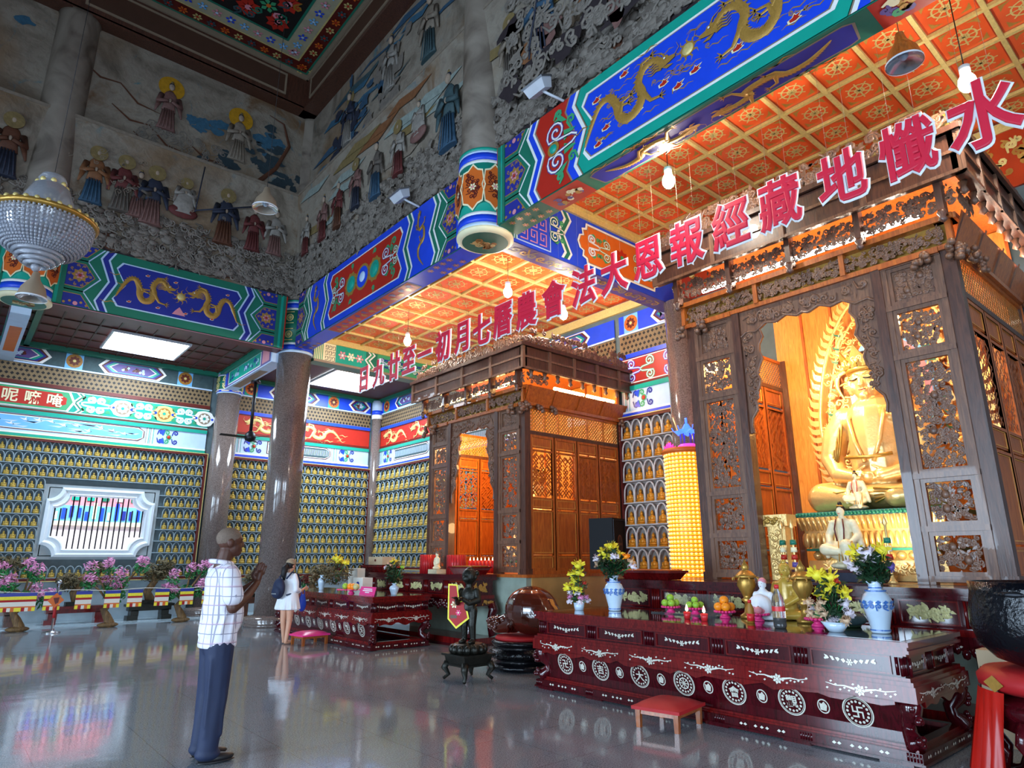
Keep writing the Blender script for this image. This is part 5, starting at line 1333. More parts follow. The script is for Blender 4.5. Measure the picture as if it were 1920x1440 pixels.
# ================================================================ ALTAR FURNITURE
mat('tabletop_gloss', '#1c0a08', .04, 0, .1, 6, coat=1.)
def altar_table(label):
    """front face at x=5.80, near end y=2.12, far end y=6.32"""
    t = thing('altar_table', label, 'table', (6.35, 4.22, 0)); X0, X1, Y0, Y1 = 5.80, 6.90, 2.15, 6.30
    F = Fr((X0, Y1, 0), (0,-1,0), (0,0,1)); L_ = Y1-Y0
    E = Fr((X0, Y0, 0), (1,0,0), (0,0,1)); LE = X1-X0
    mb = MB()
    for e, z0, z1 in ((.05, .835, .87), (.03, .81, .835), (.045, .785, .81), (.01, .765, .785)): mb.box(X0-e, X1+e, Y0-e, Y1+e, z0, z1, 'mahogany_red')
    mb.box(X0+.02, X1-.02, Y0+.02, Y1-.02, .868, .8715, 'tabletop_gloss'); mb.build('tabletop', t)
    mb = MB(); mb.box(X0+.03, X1-.03, Y0+.03, Y1-.03, .60, .77, 'mahogany')
    for FF, L2, n in ((F, L_, 5), (E, LE, 2)):
        for k in range(n+1):
            a = .03+(L2-.06)*k/n
            for q in range(4): mb.tube([FF.p(a-.05+.032*q, .62, -.028), FF.p(a-.05+.032*q, .75, -.028)], .013, 'mahogany', 6)
    mb.build('drawer_band', t)
    for FF, L2, n in ((F, L_, 5), (E, LE, 2)):
        for k in range(n):
            a0, a1 = .03+(L2-.06)*k/n+.09, .03+(L2-.06)*(k+1)/n-.09; c = (a0+a1)/2; w_ = (a1-a0)/2
            mb = MB(); frame4(mb, FF, a0, a1, .62, .755, .012, -.03, -.018, 'mahogany_red'); dp = mb.build('drawer_panel', t)
            mb = MB(); q = .022
            for sx in (-1, 1):
                disc(mb, FF, (c+sx*w_*.62, .69), .010, q-.045, 'pearl', 6)
                for i in range(4): poly(mb, FF, [(c+sx*(.03+.045*i), .68+.012*(i % 2)), (c+sx*(.05+.045*i), .665+.012*i*.5), (c+sx*(.07+.045*i), .69+.01*i), (c+sx*(.045+.045*i), .70+.004*i)][::sx], -.024, 'pearl')
            flower(mb, FF, (c, .675), .03, -.024, 'pearl', 'pearl', 6); mb.build('pearl_inlay', dp)
    mb = MB()
    for e, z0, z1 in ((.02, .585, .61), (.045, .555, .585), (.06, .44, .555)): mb.box(X0-e, X1+e, Y0-e, Y1+e, z0, z1, 'mahogany_red')
    for FF, L2 in ((F, L_), (E, LE)):       # scalloped lower edge
        n = 40
        for i in range(n):
            a0, a1 = .1+(L2-.2)*i/n, .1+(L2-.2)*(i+1)/n
            f = lambda a: .44-.012-.028*abs(math.sin(a*7.5))-.015*math.sin(a*23)
            slab(mb, FF, [(a0, f(a0)), (a1, f(a1)), (a1, .45), (a0, .45)], .03, .06, 'mahogany_red')
    mb.build('apron', t)
    mb = MB(); r = random.Random(8)         # mother-of-pearl vines on the apron
    for FF, L2 in ((F, L_), (E, LE)):
        n = max(2, int(L2/.62))
        for k in range(n):
            c = L2*(k+.5)/n
            for sx in (-1, 1):
                ribbon(mb, FF, [(c+sx*.04, .49), (c+sx*.12, .505), (c+sx*.19, .50), (c+sx*.27, .515)], [.018, .01, .008, .004], .063, 'pearl')
                for i in range(7): a, b = c+sx*(.05+.035*i), .49+r.uniform(-.03, .04); poly(mb, FF, [(a-.012, b), (a, b-.008), (a+.013, b+.004), (a, b+.010)], .064, 'pearl')
            flower(mb, FF, (c, .485), .045, .063, 'pearl', 'pearl', 7)
    mb.build('pearl_inlay', t)
    mb = MB(); mb.add([F.p(.12, .13, -.07), F.p(L_-.12, .13, -.07), F.p(L_-.08, .45, .01), F.p(.08, .45, .01)], [(0,1,2,3)], 'mahogany')
    mb.box(X0+.05, X0+.10, Y0+.1, Y1-.1, .1, .45, 'mahogany'); mb.build('front_panel', t)
    Fp = Fr((X0, Y1, 0), (0,-1,0), (-.243, 0, .97)); Fp.o = Vector(F.p(0, .13, -.067)); Fp.n = Fp.u.cross(Fp.v)
    for k in range(7):
        c = .42+(L_-.84)*k/6; mb = MB(); b = .183
        ribbon(mb, Fp, spiral((c, b), .116, .116, 1, 0, 36), .010, .004, 'pearl'); ribbon(mb, Fp, spiral((c, b), .104, .104, 1, 0, 36), .004, .004, 'pearl')
        for i in range(16): an = 2*PI*i/16; disc(mb, Fp, (c+.081*math.cos(an), b+.081*math.sin(an)), .011, .004, 'pearl', 7)
        if k == 3:
            ribbon(mb, Fp, spiral((c, b), .05, .05, 1, 0, 20), .010, .004, 'pearl')
            for i in range(4): an = i*PI/4; ribbon(mb, Fp, [(c-.06*math.cos(an), b-.06*math.sin(an)), (c+.06*math.cos(an), b+.06*math.sin(an))], .008, .005, 'pearl')
        else:
            vs, fs, _ = textmesh('卍吉大 會觀卐'[k], .105, 0, .001, .002); mb.add([Fp.p(c+v[0], b+v[1], .004+v[2]) for v in vs], fs, 'pearl')
        mb.build('pearl_medallion', t)
        if k < 6:
            c2 = c+(L_-.84)/12; mb = MB(); disc(mb, Fp, (c2, b), .052, .003, 'pearl', 18, .06); disc(mb, Fp, (c2, b), .043, .004, 'mahogany', 18, .05); poly(mb, Fp, [(c2-.03, b-.03), (c2+.02, b-.035), (c2+.032, b+.01), (c2+.01, b+.04), (c2-.012, b+.02), (c2-.03, b+.03)], .006, 'pearl'); mb.build('pearl_medallion', t)
    for x, y in ((X0, Y0), (X1, Y0), (X0, Y1), (X1, Y1)):
        mb = MB(); sx = 1 if x == X1 else -1; sy = 1 if y == Y1 else -1
        prof = [(.0, .44), (.03, .40), (.02, .34), (-.03, .27), (-.02, .2), (.03, .14), (.05, .12)]
        mb.tube([(x+sx*(d_-.05), y+sy*(d_-.05), z) for d_, z in prof], [.075, .085, .07, .055, .055, .075, .06], 'mahogany', 10)
        for i in range(12): mb.ball((x+sx*(.02+R_.uniform(-.03, .03)), y+sy*(.02+R_.uniform(-.03, .03)), .40-R_.random()*.1 if i < 7 else .13+R_.random()*.08), .028, 'mahogany', 7, 5)
        mb.build('leg', t)
    mb = MB()
    for e, z0, z1 in ((-.02, .11, .13), (.0, .095, .11), (.03, .03, .095), (.05, .012, .03)):
        for a in ((X0-e, X1+e, Y0-e, Y0+.1), (X0-e, X1+e, Y1-.1, Y1+e), (X0-e, X0+.1, Y0+.1, Y1-.1), (X1-.1, X1+e, Y0+.1, Y1-.1)): mb.box(*a, z0, z1, 'mahogany_red' if z1 > .1 else 'mahogany')
    for k in range(6): a = Y0+.15+(L_-.3)*k/5; mb.box(X0-.055, X0+.1, a-.12, a+.12, 0, .02, 'mahogany'); mb.box(X1-.1, X1+.05, a-.12, a+.12, 0, .02, 'mahogany')
    for k in range(6):
        a = .02+(L_-.04)*k/5
        for q in range(5): mb.tube([F.p(a-.05+.022*q, .035, .03), F.p(a-.05+.022*q, .09, .03)], .009, 'mahogany', 5)
    mb.build('base', t)
    mb = MB()
    for FF, L2, n in ((F, L_, 5), (E, LE, 2)):
        for k in range(n):
            c = L2*(k+.5)/n
            for q in (-.2, -.16, -.06, 0, .05, .16, .2): poly(mb, FF, [(c+q-.018, .06), (c+q, .05), (c+q+.018, .062), (c+q, .075)], .034, 'pearl')
    mb.build('pearl_inlay', t)
    return t
t1 = altar_table('long lacquered altar table in the right foreground, mother-of-pearl medallions along its front')
t2 = dup(t1, (6.35, 12.55, 0), 0, 'farther lacquered altar table with pearl medallions, beside the woman in white')
def high_altar(label, y0, y1):
    t = thing('high_altar', label, 'altar', (7.5, (y0+y1)/2, 0)); X0, X1 = 7.28, 7.84; L_ = y1-y0
    F = Fr((X0, y1, 0), (0,-1,0), (0,0,1)); E = Fr((X0, y0, 0), (1,0,0), (0,0,1))
    mb = MB()
    for e, z0, z1 in ((.06, 1.18, 1.22), (.04, 1.15, 1.18), (.06, 1.12, 1.15)): mb.box(X0-e, X1+.03, y0-e, y1+e, z0, z1, 'mahogany')
    mb.build('altar_top', t)
    mb = MB(); mb.box(X0+.02, X1, y0+.02, y1-.02, .86, 1.12, 'mahogany'); n = 6
    for k in range(n+1):
        a = .03+(L_-.06)*k/n
        for q in range(4): mb.tube([F.p(a-.05+.032*q, .87, -.015), F.p(a-.05+.032*q, 1.11, -.015)], .014, 'mahogany_red', 6)
    mb.build('waist', t)
    for k in range(n):
        a0, a1 = .03+(L_-.06)*k/n+.10, .03+(L_-.06)*(k+1)/n-.10; mb = MB()
        frame4(mb, F, a0, a1, .885, 1.105, .014, -.02, -.005, 'mahogany_red'); filigree(mb, F, a0+.02, a1-.02, .91, 1.08, 'jadeinlay', 500+k, 420, .024, .01, -.016, (.03, .05)); mb.build('jade_panel', t)
    mb = MB(); filigree(mb, E, .1, .45, .90, 1.08, 'gold', 77, 300, .022, .01, -.018, (.03, .05)); mb.build('gilt_panel', t)
    mb = MB(); mb.box(X0-.03, X1, y0-.03, y1+.03, .80, .86, 'mahogany_red'); mb.box(X0-.05, X1, y0-.05, y1+.05, .68, .80, 'mahogany')
    for i in range(60): mb.ball(F.p(L_*(i+.5)/60, .68+.03*math.sin(i*1.7), .05), (.03, .04, .05), 'mahogany', 6, 4)
    r = random.Random(2)
    for i in range(90): c = (r.uniform(.1, L_-.1), r.uniform(.70, .79)); poly(mb, F, [(c[0]-.015, c[1]), (c[0], c[1]-.01), (c[0]+.016, c[1]+.004), (c[0], c[1]+.012)], .053, 'pearl')
    filigree(mb, E, .02, .54, .69, .79, 'gold', 78, 300, .02, .01, .05, (.02, .045)); mb.build('apron', t)
    for y, s in ((y0, -1), (y1, 1)):
        mb = MB(); mb.tube([(X0, y+s*.02, .72), (X0-.03, y+s*.05, .6), (X0+.02, y, .45), (X0+.03, y-.0, .3), (X0-.02, y+s*.03, .16)], [.09, .095, .07, .06, .08], 'mahogany', 10); mb.build('leg', t)
        mb = MB(); mb.tube([(X1-.05, y+s*.02, .72), (X1-.03, y+s*.05, .6), (X1-.06, y, .45), (X1-.06, y-.0, .3), (X1-.03, y+s*.03, .16)], [.09, .095, .07, .06, .08], 'mahogany', 10); mb.build('leg', t)
    mb = MB(); mb.box(X0-.04, X1, y0-.04, y1+.04, 0, .14, 'mahogany_red'); mb.box(X0-.06, X1, y0-.06, y1+.06, 0, .04, 'mahogany'); mb.build('base', t)
    return t
high_altar('high dark altar table with pale carved panels in front of the main shrine', 2.05, 6.4)
high_altar('high dark altar table with pale carved panels before the farther shrine', 9.75, 13.95)
# podium boxes standing on or beside the altars
def podium(label, x0, x1, y0, y1, z0, z1, top='orange'):
    t = thing('scripture_box', label, 'box', ((x0+x1)/2, (y0+y1)/2, z0)); mb = MB(); mb.frustum((x0+x1)/2, (y0+y1)/2, z0, z1-.03, x1-x0-.12, y1-y0-.12, x1-x0, y1-y0, 'mahogany_red'); mb.build('box_body', t)
    mb = MB(); mb.box(x0-.02, x1+.02, y0-.02, y1+.02, z1-.03, z1, 'mahogany_red'); mb.box(x0+.04, x1-.04, y0+.04, y1-.04, z1, z1+.012, top); mb.build('box_lid', t)
podium('dark red box with orange top on the far end of the main high altar', 7.32, 7.72, 5.45, 6.3, 1.222, 1.34)
podium('red box with gold studded rim at the near end of the farther altar', 7.3, 7.75, 9.72, 10.4, 1.222, 1.36, 'ochre')
podium('dark red box carrying a carton at the far end of the farther altar', 7.3, 7.75, 12.9, 13.8, 1.222, 1.36, 'mahogany')
def carton(label, x, y, z, dx, dy, dz, m='cardboard'):
    t = thing('carton', label, 'box', (x, y, z)); mb = MB(); mb.cbox(x, y, z, dx, dy, dz, m); cb = mb.build('carton_body', t)
    F = Fr((x-dx/2, y+dy/2, z), (0,-1,0), (0,0,1)); mb = MB(); disc(mb, F, (dy/2, dz*.55), min(dy, dz)*.24, .002, 'navy' if m != 'cardboard' else 'maroon', 16, min(dy, dz)*.16); mb.build('printed_mark', cb)
carton('brown carton with red oval mark on the far altar box', 7.5, 13.3, 1.375, .3, .62, .17)
carton('tall pale carton with blue mark standing on the floor behind the farther table', 7.085, 13.62, 0, .18, .42, 1.3, 'paperwhite')
carton('pale carton with blue mark behind the fruit on the farther table', 6.65, 12.5, .873, .22, .4, .26, 'paperwhite')
carton('pale carton with purple mark behind the black bowl gong', 7.0, 1.82, .0, .2, .34, .74, 'cardboard')

# ---------------------------------------------------------------- kneeling stools
def stool(label, x, y, rz, z=.21, m='cloth_red'):
    t = thing('kneeling_stool', label, 'stool', (0,0,0)); w_, d = .56, .48
    for sx in (-1, 1):
        for sy in (-1, 1): mb = MB(); mb.frustum(sx*(w_/2-.05), sy*(d/2-.05), 0, z-.05, .04, .04, .05, .05, 'stoolwood'); mb.build('leg', t)
    mb = MB()
    for s in (-1, 1): mb.box(-w_/2+.03, w_/2-.03, s*(d/2-.05)-.012, s*(d/2-.05)+.012, z-.095, z-.04, 'stoolwood'); mb.box(s*(w_/2-.05)-.012, s*(w_/2-.05)+.012, -d/2+.03, d/2-.03, z-.095, z-.04, 'stoolwood')
    mb.build('seat_rail', t)
    mb = MB(); n = 12; vs = []; fs = []
    for i in range(n+1):
        for j in range(n+1):
            a, b = -1+2*i/n, -1+2*j/n; vs.append((a*w_/2, b*d/2, z-.04+.05*(1-abs(a)**4)*(1-abs(b)**4)+.012))
    for i in range(n):
        for j in range(n): o = i*(n+1)+j; fs.append((o, o+n+1, o+n+2, o+1))
    mb.add(vs, fs, m, True); mb.box(-w_/2, w_/2, -d/2, d/2, z-.055, z-.027, m); mb.build('cushion', t)
    t.location = (x, y, 0); t.rotation_euler = (0, 0, rz); return t
stool('low kneeling stool with red padded top in front of the long altar table', 5.44, 4.14, .18)
stool('low kneeling stool with magenta top beside the woman in white', 5.42, 12.1, .1, .21, 'pinkplastic')

# ---------------------------------------------------------------- flowers
def mum(mb, c, r, m, n=22):
    r *= 1.3 if m in ('yellowflower', 'whiteflower') else 1.1
    rr = random.Random(int(c[0]*997+c[1]*331+c[2]*77)); mb.ball(c, r*.55, m, 8, 6)
    for i in range(n):
        d = Vector((rr.gauss(0, 1), rr.gauss(0, 1), rr.gauss(.35, 1))).normalized(); s = d.orthogonal().normalized()*r*.2; C = Vector(c)
        mb.add([C+d*r*.4-s, C+d*r*.85-s*1.2, C+d*r*1.12, C+d*r*.85+s*1.2, C+d*r*.4+s], [(0,1,2,3,4)], m)
def leaves(mb, c, rad, n, m, size, seed, zsq=1.):
    rr = random.Random(seed)
    for i in range(n):
        d = Vector((rr.gauss(0, 1), rr.gauss(0, 1), rr.gauss(0, 1))).normalized()*rad*(rr.random()**.4); p = Vector(c)+Vector((d.x, d.y, d.z*zsq))
        u = Vector((rr.gauss(0, 1), rr.gauss(0, 1), rr.gauss(0, 1))).normalized(); v = u.orthogonal().normalized(); q = size*rr.uniform(.6, 1.3)
        mb.add([p-u*q, p+v*q*.38-u*q*.1, p+u*q, p-v*q*.38-u*q*.1], [(0,1,2,3)], m)
def bouquet(label, base, ztop, spread, blooms, leafm='leafdark', nl=160, lsize=.05, seed=1, lrad=None):
    x, y, z = base; t = thing('flower_bouquet', label, 'flowers', base); mb = MB(); rr = random.Random(seed)
    leaves(mb, (x, y, z+(ztop-z)*.45), lrad or spread*.75, nl, leafm, lsize, seed, (ztop-z)*.5/(lrad or spread*.75))
    for (dx, dy, zz, r_, m) in blooms: mb.tube([(x, y, z), (x+dx*.5, y+dy*.5, z+(zz-z)*.6), (x+dx, y+dy, zz)], .006, 'leaf', 4)
    mb.build('foliage', t)
    for (dx, dy, zz, r_, m) in blooms: mb = MB(); mum(mb, (x+dx, y+dy, zz), r_, m); mb.build('blossom', t)
def vase(label, x, y, z, h, r, m='porcelain', paint=True):
    t = thing('vase', label, 'vase', (x, y, z)); mb = MB()
    mb.lathe(x, y, [(r*.55, z), (r*.62, z+h*.03), (r*.6, z+h*.10), (r*.85, z+h*.4), (r, z+h*.60), (r*.8, z+h*.74), (r*.42, z+h*.84), (r*.40, z+h*.92), (r*.6, z+h), (r*.5, z+h), (r*.3, z+h*.9)], m, 28, True, True); vb = mb.build('vase_body', t)
    if paint:
        mb = MB()
        for a, q in ((.05, .615), (.80, .66), (.86, .42)): mb.lathe(x, y, [(r*q+.003, z+h*a), (r*q+.003, z+h*(a+.025))], 'blue_paint', 28, True, False)
        for i in range(14):
            an = 2*PI*i/14; F = Fr((x+math.cos(an)*r*.975, y+math.sin(an)*r*.975, z+h*.52), (-math.sin(an), math.cos(an), 0), (math.cos(an)*.12, math.sin(an)*.12, .99))
            curl(mb, F, (0, 0), r*.2, i, 1, r*.10, .006, 'blue_paint', 0, 8); poly(mb, F, [(-.2*r, .25*r), (0, .15*r), (.2*r, .3*r), (0, .42*r)], .008, 'blue_paint')
        mb.build('blue_painting', vb)
mat('blue_paint', '#3f6db4', .2, 0, .2, 20)
TZ = .873
Y_, W_, B_, P_, O_ = 'yellowflower', 'whiteflower', 'beigeflower', 'pinkflower', 'orangefruit'
vase('blue and white porcelain vase on the far part of the long altar table', 6.5, 5.68, TZ, .42, .125)
bouquet('big vase bouquet of yellow chrysanthemums in the farther blue and white vase', (6.5, 5.68, TZ+.40), 1.66, .26,
        [(.0, .02, 1.63, .075, Y_), (-.06, .08, 1.57, .07, Y_), (.02, -.05, 1.56, .08, Y_), (-.08, .0, 1.53, .06, Y_), (.0, -.22, 1.52, .05, O_), (.05, -.26, 1.46, .045, B_), (-.05, .22, 1.5, .05, W_), (.0, .27, 1.42, .045, B_), (-.1, -.12, 1.52, .045, W_), (-.05, .16, 1.44, .04, 'maroon'), (.02, -.3, 1.4, .04, W_)], 'leafdark', 330, .055, 2, .2)
mb = MB(); mb.lathe(6.25, 6.05, [(.055, TZ), (.07, TZ+.09), (.062, TZ+.09), (.05, TZ+.02)], 'porcelain', 18); tag(mb.build('flower_pot'), 'small white pot at the far end of the long altar table', 'pot')
bouquet('upright yellow and lilac flowers in the small white pot', (6.25, 6.05, TZ+.08), 1.48, .16,
        [(-.02, -.02, 1.42, .07, Y_), (.0, .0, 1.33, .065, Y_), (-.02, .08, 1.30, .06, Y_), (.0, .06, 1.22, .06, Y_), (-.03, .14, 1.14, .06, Y_), (-.05, -.02, 1.12, .055, Y_), (.0, -.1, 1.2, .03, 'red'), (-.03, -.05, 1.05, .03, 'red')]+[(math.cos(i)*.09-.03, math.sin(i*1.7)*.14, .98+.05*(i % 3), .035, (W_, P_, W_)[i % 3]) for i in range(11)], 'leafdark', 120, .04, 3, .12)
vase('blue and white porcelain vase on the near part of the long altar table', 6.3, 2.50, TZ, .43, .125)
bouquet('bouquet of pale chrysanthemums in the nearer blue and white vase', (6.3, 2.50, TZ+.40), 1.62, .2,
        [(.0, .12, 1.53, .075, Y_), (.0, -.10, 1.56, .07, Y_), (-.05, .0, 1.52, .07, W_), (-.02, .17, 1.44, .05, W_), (.0, -.16, 1.42, .045, 'violet'), (-.08, .1, 1.40, .04, W_)], 'leafdark', 330, .05, 5, .15)
mb = MB(); mb.lathe(6.12, 2.80, [(.06, TZ), (.12, TZ+.085), (.11, TZ+.085), (.055, TZ+.02)], 'porcelain', 20); tag(mb.build('flower_bowl'), 'white bowl of flowers left of the nearer porcelain vase', 'bowl')
bouquet('yellow and beige flower arrangement in the white bowl', (6.12, 2.80, TZ+.08), 1.36, .2,
        [(.0, .0, 1.32, .075, Y_), (-.03, .1, 1.35, .07, Y_), (-.02, .09, 1.18, .06, Y_), (-.02, -.12, 1.2, .055, Y_), (-.03, -.02, 1.26, .06, Y_), (-.05, -.08, 1.3, .03, 'red'), (-.06, .07, 1.12, .03, 'red')]+[(-.08+math.cos(i*2.1)*.06, math.sin(i*1.3)*.17, .98+.045*(i % 4), .045, (W_, B_, B_)[i % 3]) for i in range(13)], 'leafdark', 200, .05, 6, .15)
# ---------------------------------------------------------------- offerings on the long altar table
def fruitdish(label, x, y, fruits, z=TZ, r=.10):
    t = thing('fruit_dish', label, 'dish', (x, y, z)); mb = MB(); mb.lathe(x, y, [(.06, z), (.05, z+.02), (.03, z+.035), (.05, z+.05), (r, z+.065), (r*.95, z+.072), (.03, z+.06)], 'pinkplastic', 24); di = mb.build('dish', t)
    mb = MB()
    for i in range(18): a = 2*PI*i/18; mb.ball((x+r*math.cos(a), y+r*math.sin(a), z+.068), (.018, .018, .014), 'pinkplastic', 6, 4)
    mb.build('petal_rim', di)
    return t
def fruit(label, name, cat, x, y, z, r, m, grp): mb = MB(); mb.ball((x, y, z), (r, r, r*.93), m, 12, 8); mb.ball((x, y, z+r*.92), (.006, .006, .008), 'brown', 5, 3); tag(mb.build(name), label, cat, grp)
for x, y, lab, m, nm, cat, r in ((6.75, 5.02, 'pink dish of green apples beside the farther porcelain vase', 'greenfruit', 'apple', 'apple', .045), (6.75, 4.68, 'pink dish with green fruit between the apples and the oranges', 'greenfruit', 'pear', 'pear', .04), (6.6, 4.2, 'pink dish heaped with oranges in the middle of the long altar table', 'orangefruit', 'orange_fruit', 'orange', .05), (6.55, 3.78, 'pink dish with peach coloured fruit right of the oranges', 'pink', 'peach', 'peach', .04), (6.45, 3.12, 'pink dish in front of the gold jar', 'jadeinlay', 'pomelo', 'pomelo', .05)):
    fruitdish(lab, x, y, None)
    pos = [(-.045, -.045, 0), (.045, -.045, 0), (-.045, .045, 0), (.045, .045, 0), (0, 0, 1.45)] if r > .045 or m == 'greenfruit' else [(-.04, -.03, 0), (.04, -.03, 0), (0, .045, 0)]
    if nm == 'pomelo': pos = [(0, 0, 0)]
    for dx, dy, k in pos: fruit('%s in the %s' % ({'greenfruit': 'green fruit', 'orangefruit': 'orange', 'pink': 'peach coloured fruit', 'jadeinlay': 'pale round fruit'}[m], lab), nm, cat, x+dx, y+dy, TZ+.072+r*(.9+k*.92), r, m, 'fruit in the '+lab)
for x, y, lab in ((6.22, 4.42, 'lit tea candle in a red glass left of the other candle'), (6.15, 4.16, 'lit tea candle in a red glass right of the other candle')):
    t = thing('candle', lab, 'candle', (x, y, TZ)); mb = MB(); mb.lathe(x, y, [(.03, TZ), (.04, TZ+.07), (.036, TZ+.07), (.028, TZ+.04)], 'candle_red', 16); gc = mb.build('glass_cup', t)
    mb = MB(); mb.lathe(x, y, [(.0, TZ+.075), (.016, TZ+.09), (.012, TZ+.115), (.0, TZ+.15)], 'flame', 10); mb.build('flame', gc)
t = thing('oil_bottle', 'amber oil bottle with red cap right of the oranges', 'bottle', (6.3, 3.72, TZ)); mb = MB(); mb.lathe(6.3, 3.72, [(.035, TZ), (.037, TZ+.14), (.015, TZ+.19), (.015, TZ+.2)], 'ochre', 16); mb.build('bottle_body', t)
mb = MB(); mb.lathe(6.3, 3.72, [(.038, TZ+.02), (.038, TZ+.09)], 'candle_red', 16); mb.build('label_band', t); mb = MB(); mb.lathe(6.3, 3.72, [(.018, TZ+.19), (.018, TZ+.22)], 'candle_red', 12); mb.build('cap', t)
t = thing('cola_bottle', 'big clear drink bottle with red label and dark drink in front of the buddha statuettes', 'bottle', (6.05, 3.28, TZ)); x, y = 6.05, 3.28
mb = MB(); mb.lathe(x, y, [(.05, TZ), (.058, TZ+.02), (.058, TZ+.22), (.05, TZ+.27), (.018, TZ+.34), (.018, TZ+.36)], 'glass', 20); mb.build('bottle_body', t)
mb = MB(); mb.lathe(x, y, [(.05, TZ+.004), (.054, TZ+.02), (.054, TZ+.09)], 'cola', 20); mb.build('dark_drink', t)
mb = MB(); mb.lathe(x, y, [(.0595, TZ+.15), (.0595, TZ+.19)], 'candle_red', 20, True, False); mb.build('label_band', t); mb = MB(); mb.lathe(x, y, [(.021, TZ+.35), (.021, TZ+.385)], 'candle_red', 12); mb.build('cap', t)
def jar(lab, x, y):
    t = thing('gold_jar', lab, 'jar', (x, y, TZ)); z = TZ; mb = MB(); mb.lathe(x, y, [(.09, z), (.09, z+.03), (.045, z+.06), (.035, z+.16), (.075, z+.19), (.04, z+.21), (.05, z+.24), (.10, z+.34), (.09, z+.40), (.085, z+.42)], 'bronzegold', 24); mb.build('jar_body', t)
    mb = MB(); mb.lathe(x, y, [(.125, z+.42), (.10, z+.45), (.06, z+.49), (.03, z+.50), (.045, z+.53), (.02, z+.57), (.0, z+.62)], 'bronzegold', 24); jl = mb.build('jar_lid', t)
    mb = MB()
    for i in range(8): a = 2*PI*i/8; mb.tube([(x+.125*math.cos(a), y+.125*math.sin(a), z+.425), (x+.145*math.cos(a), y+.145*math.sin(a), z+.41), (x+.14*math.cos(a), y+.14*math.sin(a), z+.39)], .008, 'gold', 5)
    mb.build('lid_hook', jl)
jar('tall gold lidded jar left of the amber buddha statuette', 6.78, 4.02)
jar('tall gold lidded jar right of the amber buddha statuette', 6.72, 3.36)
def statuette(name, label, x, y, z, h, m, hairm, rx=1., hood=False, extra=()):
    t = thing(name, label, 'statue', (x, y, z)); s = h
    pr = [('b', (x, y, z+.10*s), (.2*s, .27*s, .10*s)), ('c', [(x, y, z+.15*s), (x, y, z+.45*s), (x, y, z+.6*s)], [.17*s, .15*s, .13*s]), ('b', (x, y, z+.58*s), (.11*s, .22*s, .10*s)),
          ('c', [(x, y, z+.62*s), (x, y, z+.75*s)], [.055*s, .055*s]), ('b', (x-.01*s, y, z+.82*s), (.10*s, .09*s, .125*s)), ('b', (x-.11*s, y, z+.81*s), (.015*s, .014*s, .03*s))]
    for q in (-1, 1): pr += [('c', [(x, y+q*.19*s, z+.58*s), (x-.03*s, y+q*.24*s, z+.38*s), (x-.15*s, y+q*.06*s, z+.26*s)], [.07*s, .06*s, .045*s]), ('b', (x, y+q*.09*s, z+.80*s), (.02*s, .02*s, .05*s)), ('c', [(x-.05*s, y+q*.24*s, z+.08*s), (x-.2*s, y+q*.02*s, z+.07*s)], [.08*s, .06*s])]
    blob('figure', pr+list(extra), .014*s+.002, m, t, 3)
    mb = MB(); mb.ball((x+.01*s, y, z+.87*s), (.105*s, .098*s, .10*s), hairm, 12, 8)
    if not hood: mb.ball((x, y, z+.97*s), (.045*s, .045*s, .05*s), hairm, 8, 6)
    mb.build('hair', t)
    mb = MB()
    for q in (-1, 1): mb.ball((x-.098*s, y+q*.035*s, z+.835*s), (.006*s, .018*s, .006*s), 'dark', 6, 4)
    mb.ball((x-.10*s, y, z+.765*s), (.008*s, .022*s, .007*s), 'red', 6, 4); mb.build('face_paint', t)
    return t
statuette('buddha_statuette', 'amber coloured buddha statuette behind the drink bottle', 6.95, 3.66, TZ, .60, 'jade_statue', 'jade_statue')
statuette('buddha_statuette', 'pale hooded round-bellied statuette left of the amber buddha', 6.72, 3.80, TZ, .44, 'whitecloth', 'pink', 1, True, (('b', (6.64, 3.80, TZ+.14), (.1, .13, .12)),))
# folded cloths, papers and the two small white lamps on the table
mb = MB(); mb.box(6.6, 6.9, 4.3, 5.2, TZ, TZ+.012, 'glass'); mb.box(6.88, 6.9, 4.3, 5.2, TZ, TZ+.22, 'glass'); tag(mb.build('glass_screen'), 'low clear glass screen standing behind the fruit dishes', 'glass screen')
mb = MB(); mb.ball((6.65, 2.95, TZ+.07), (.12, .2, .07), 'rel_teal', 14, 8); mb.lathe(6.65, 2.95, [(.13, TZ), (.14, TZ+.02)], 'leafdark', 20); tag(mb.build('hand_drum'), 'low dark green domed drum between the bottle and the flower bowl', 'drum')

# ---------------------------------------------------------------- things on the farther table
def at2(y): return y
vase('small white figure-shaped vase on the far end of the farther table', 6.2, 13.45, TZ, .30, .08, 'porcelain', False)
bouquet('dark leafy bouquet topped with yellow flowers behind the white vase', (6.45, 13.3, TZ+.12), 1.55, .3, [(0, .0, 1.5, .09, Y_), (0, -.16, 1.46, .08, Y_), (0, .12, 1.47, .07, Y_), (0, -.4, 1.42, .06, Y_), (0, -.1, 1.3, .05, 'maroon')], 'leafbrown', 420, .05, 8, .34)
bouquet('bunch of dark red flowers beside the white vase', (6.1, 14.1, TZ), 1.2, .14, [(math.cos(i*2)*.07, math.sin(i*2.6)*.12, 1.02+.03*(i % 4), .05, 'maroon') for i in range(9)], 'leafdark', 60, .04, 9)
vase('white bowl-like vase behind the nearer end of the farther table', 6.35, 10.75, TZ, .2, .09, 'porcelain', False)
bouquet('dark leafy bouquet with one yellow and one white flower on the farther table', (6.35, 10.75, TZ+.18), 1.5, .2, [(0, .05, 1.45, .06, Y_), (-.03, .2, 1.36, .06, W_), (0, -.1, 1.36, .04, 'red'), (0, -.25, 1.36, .04, 'greenfruit')], 'leafdark', 300, .05, 10, .17)
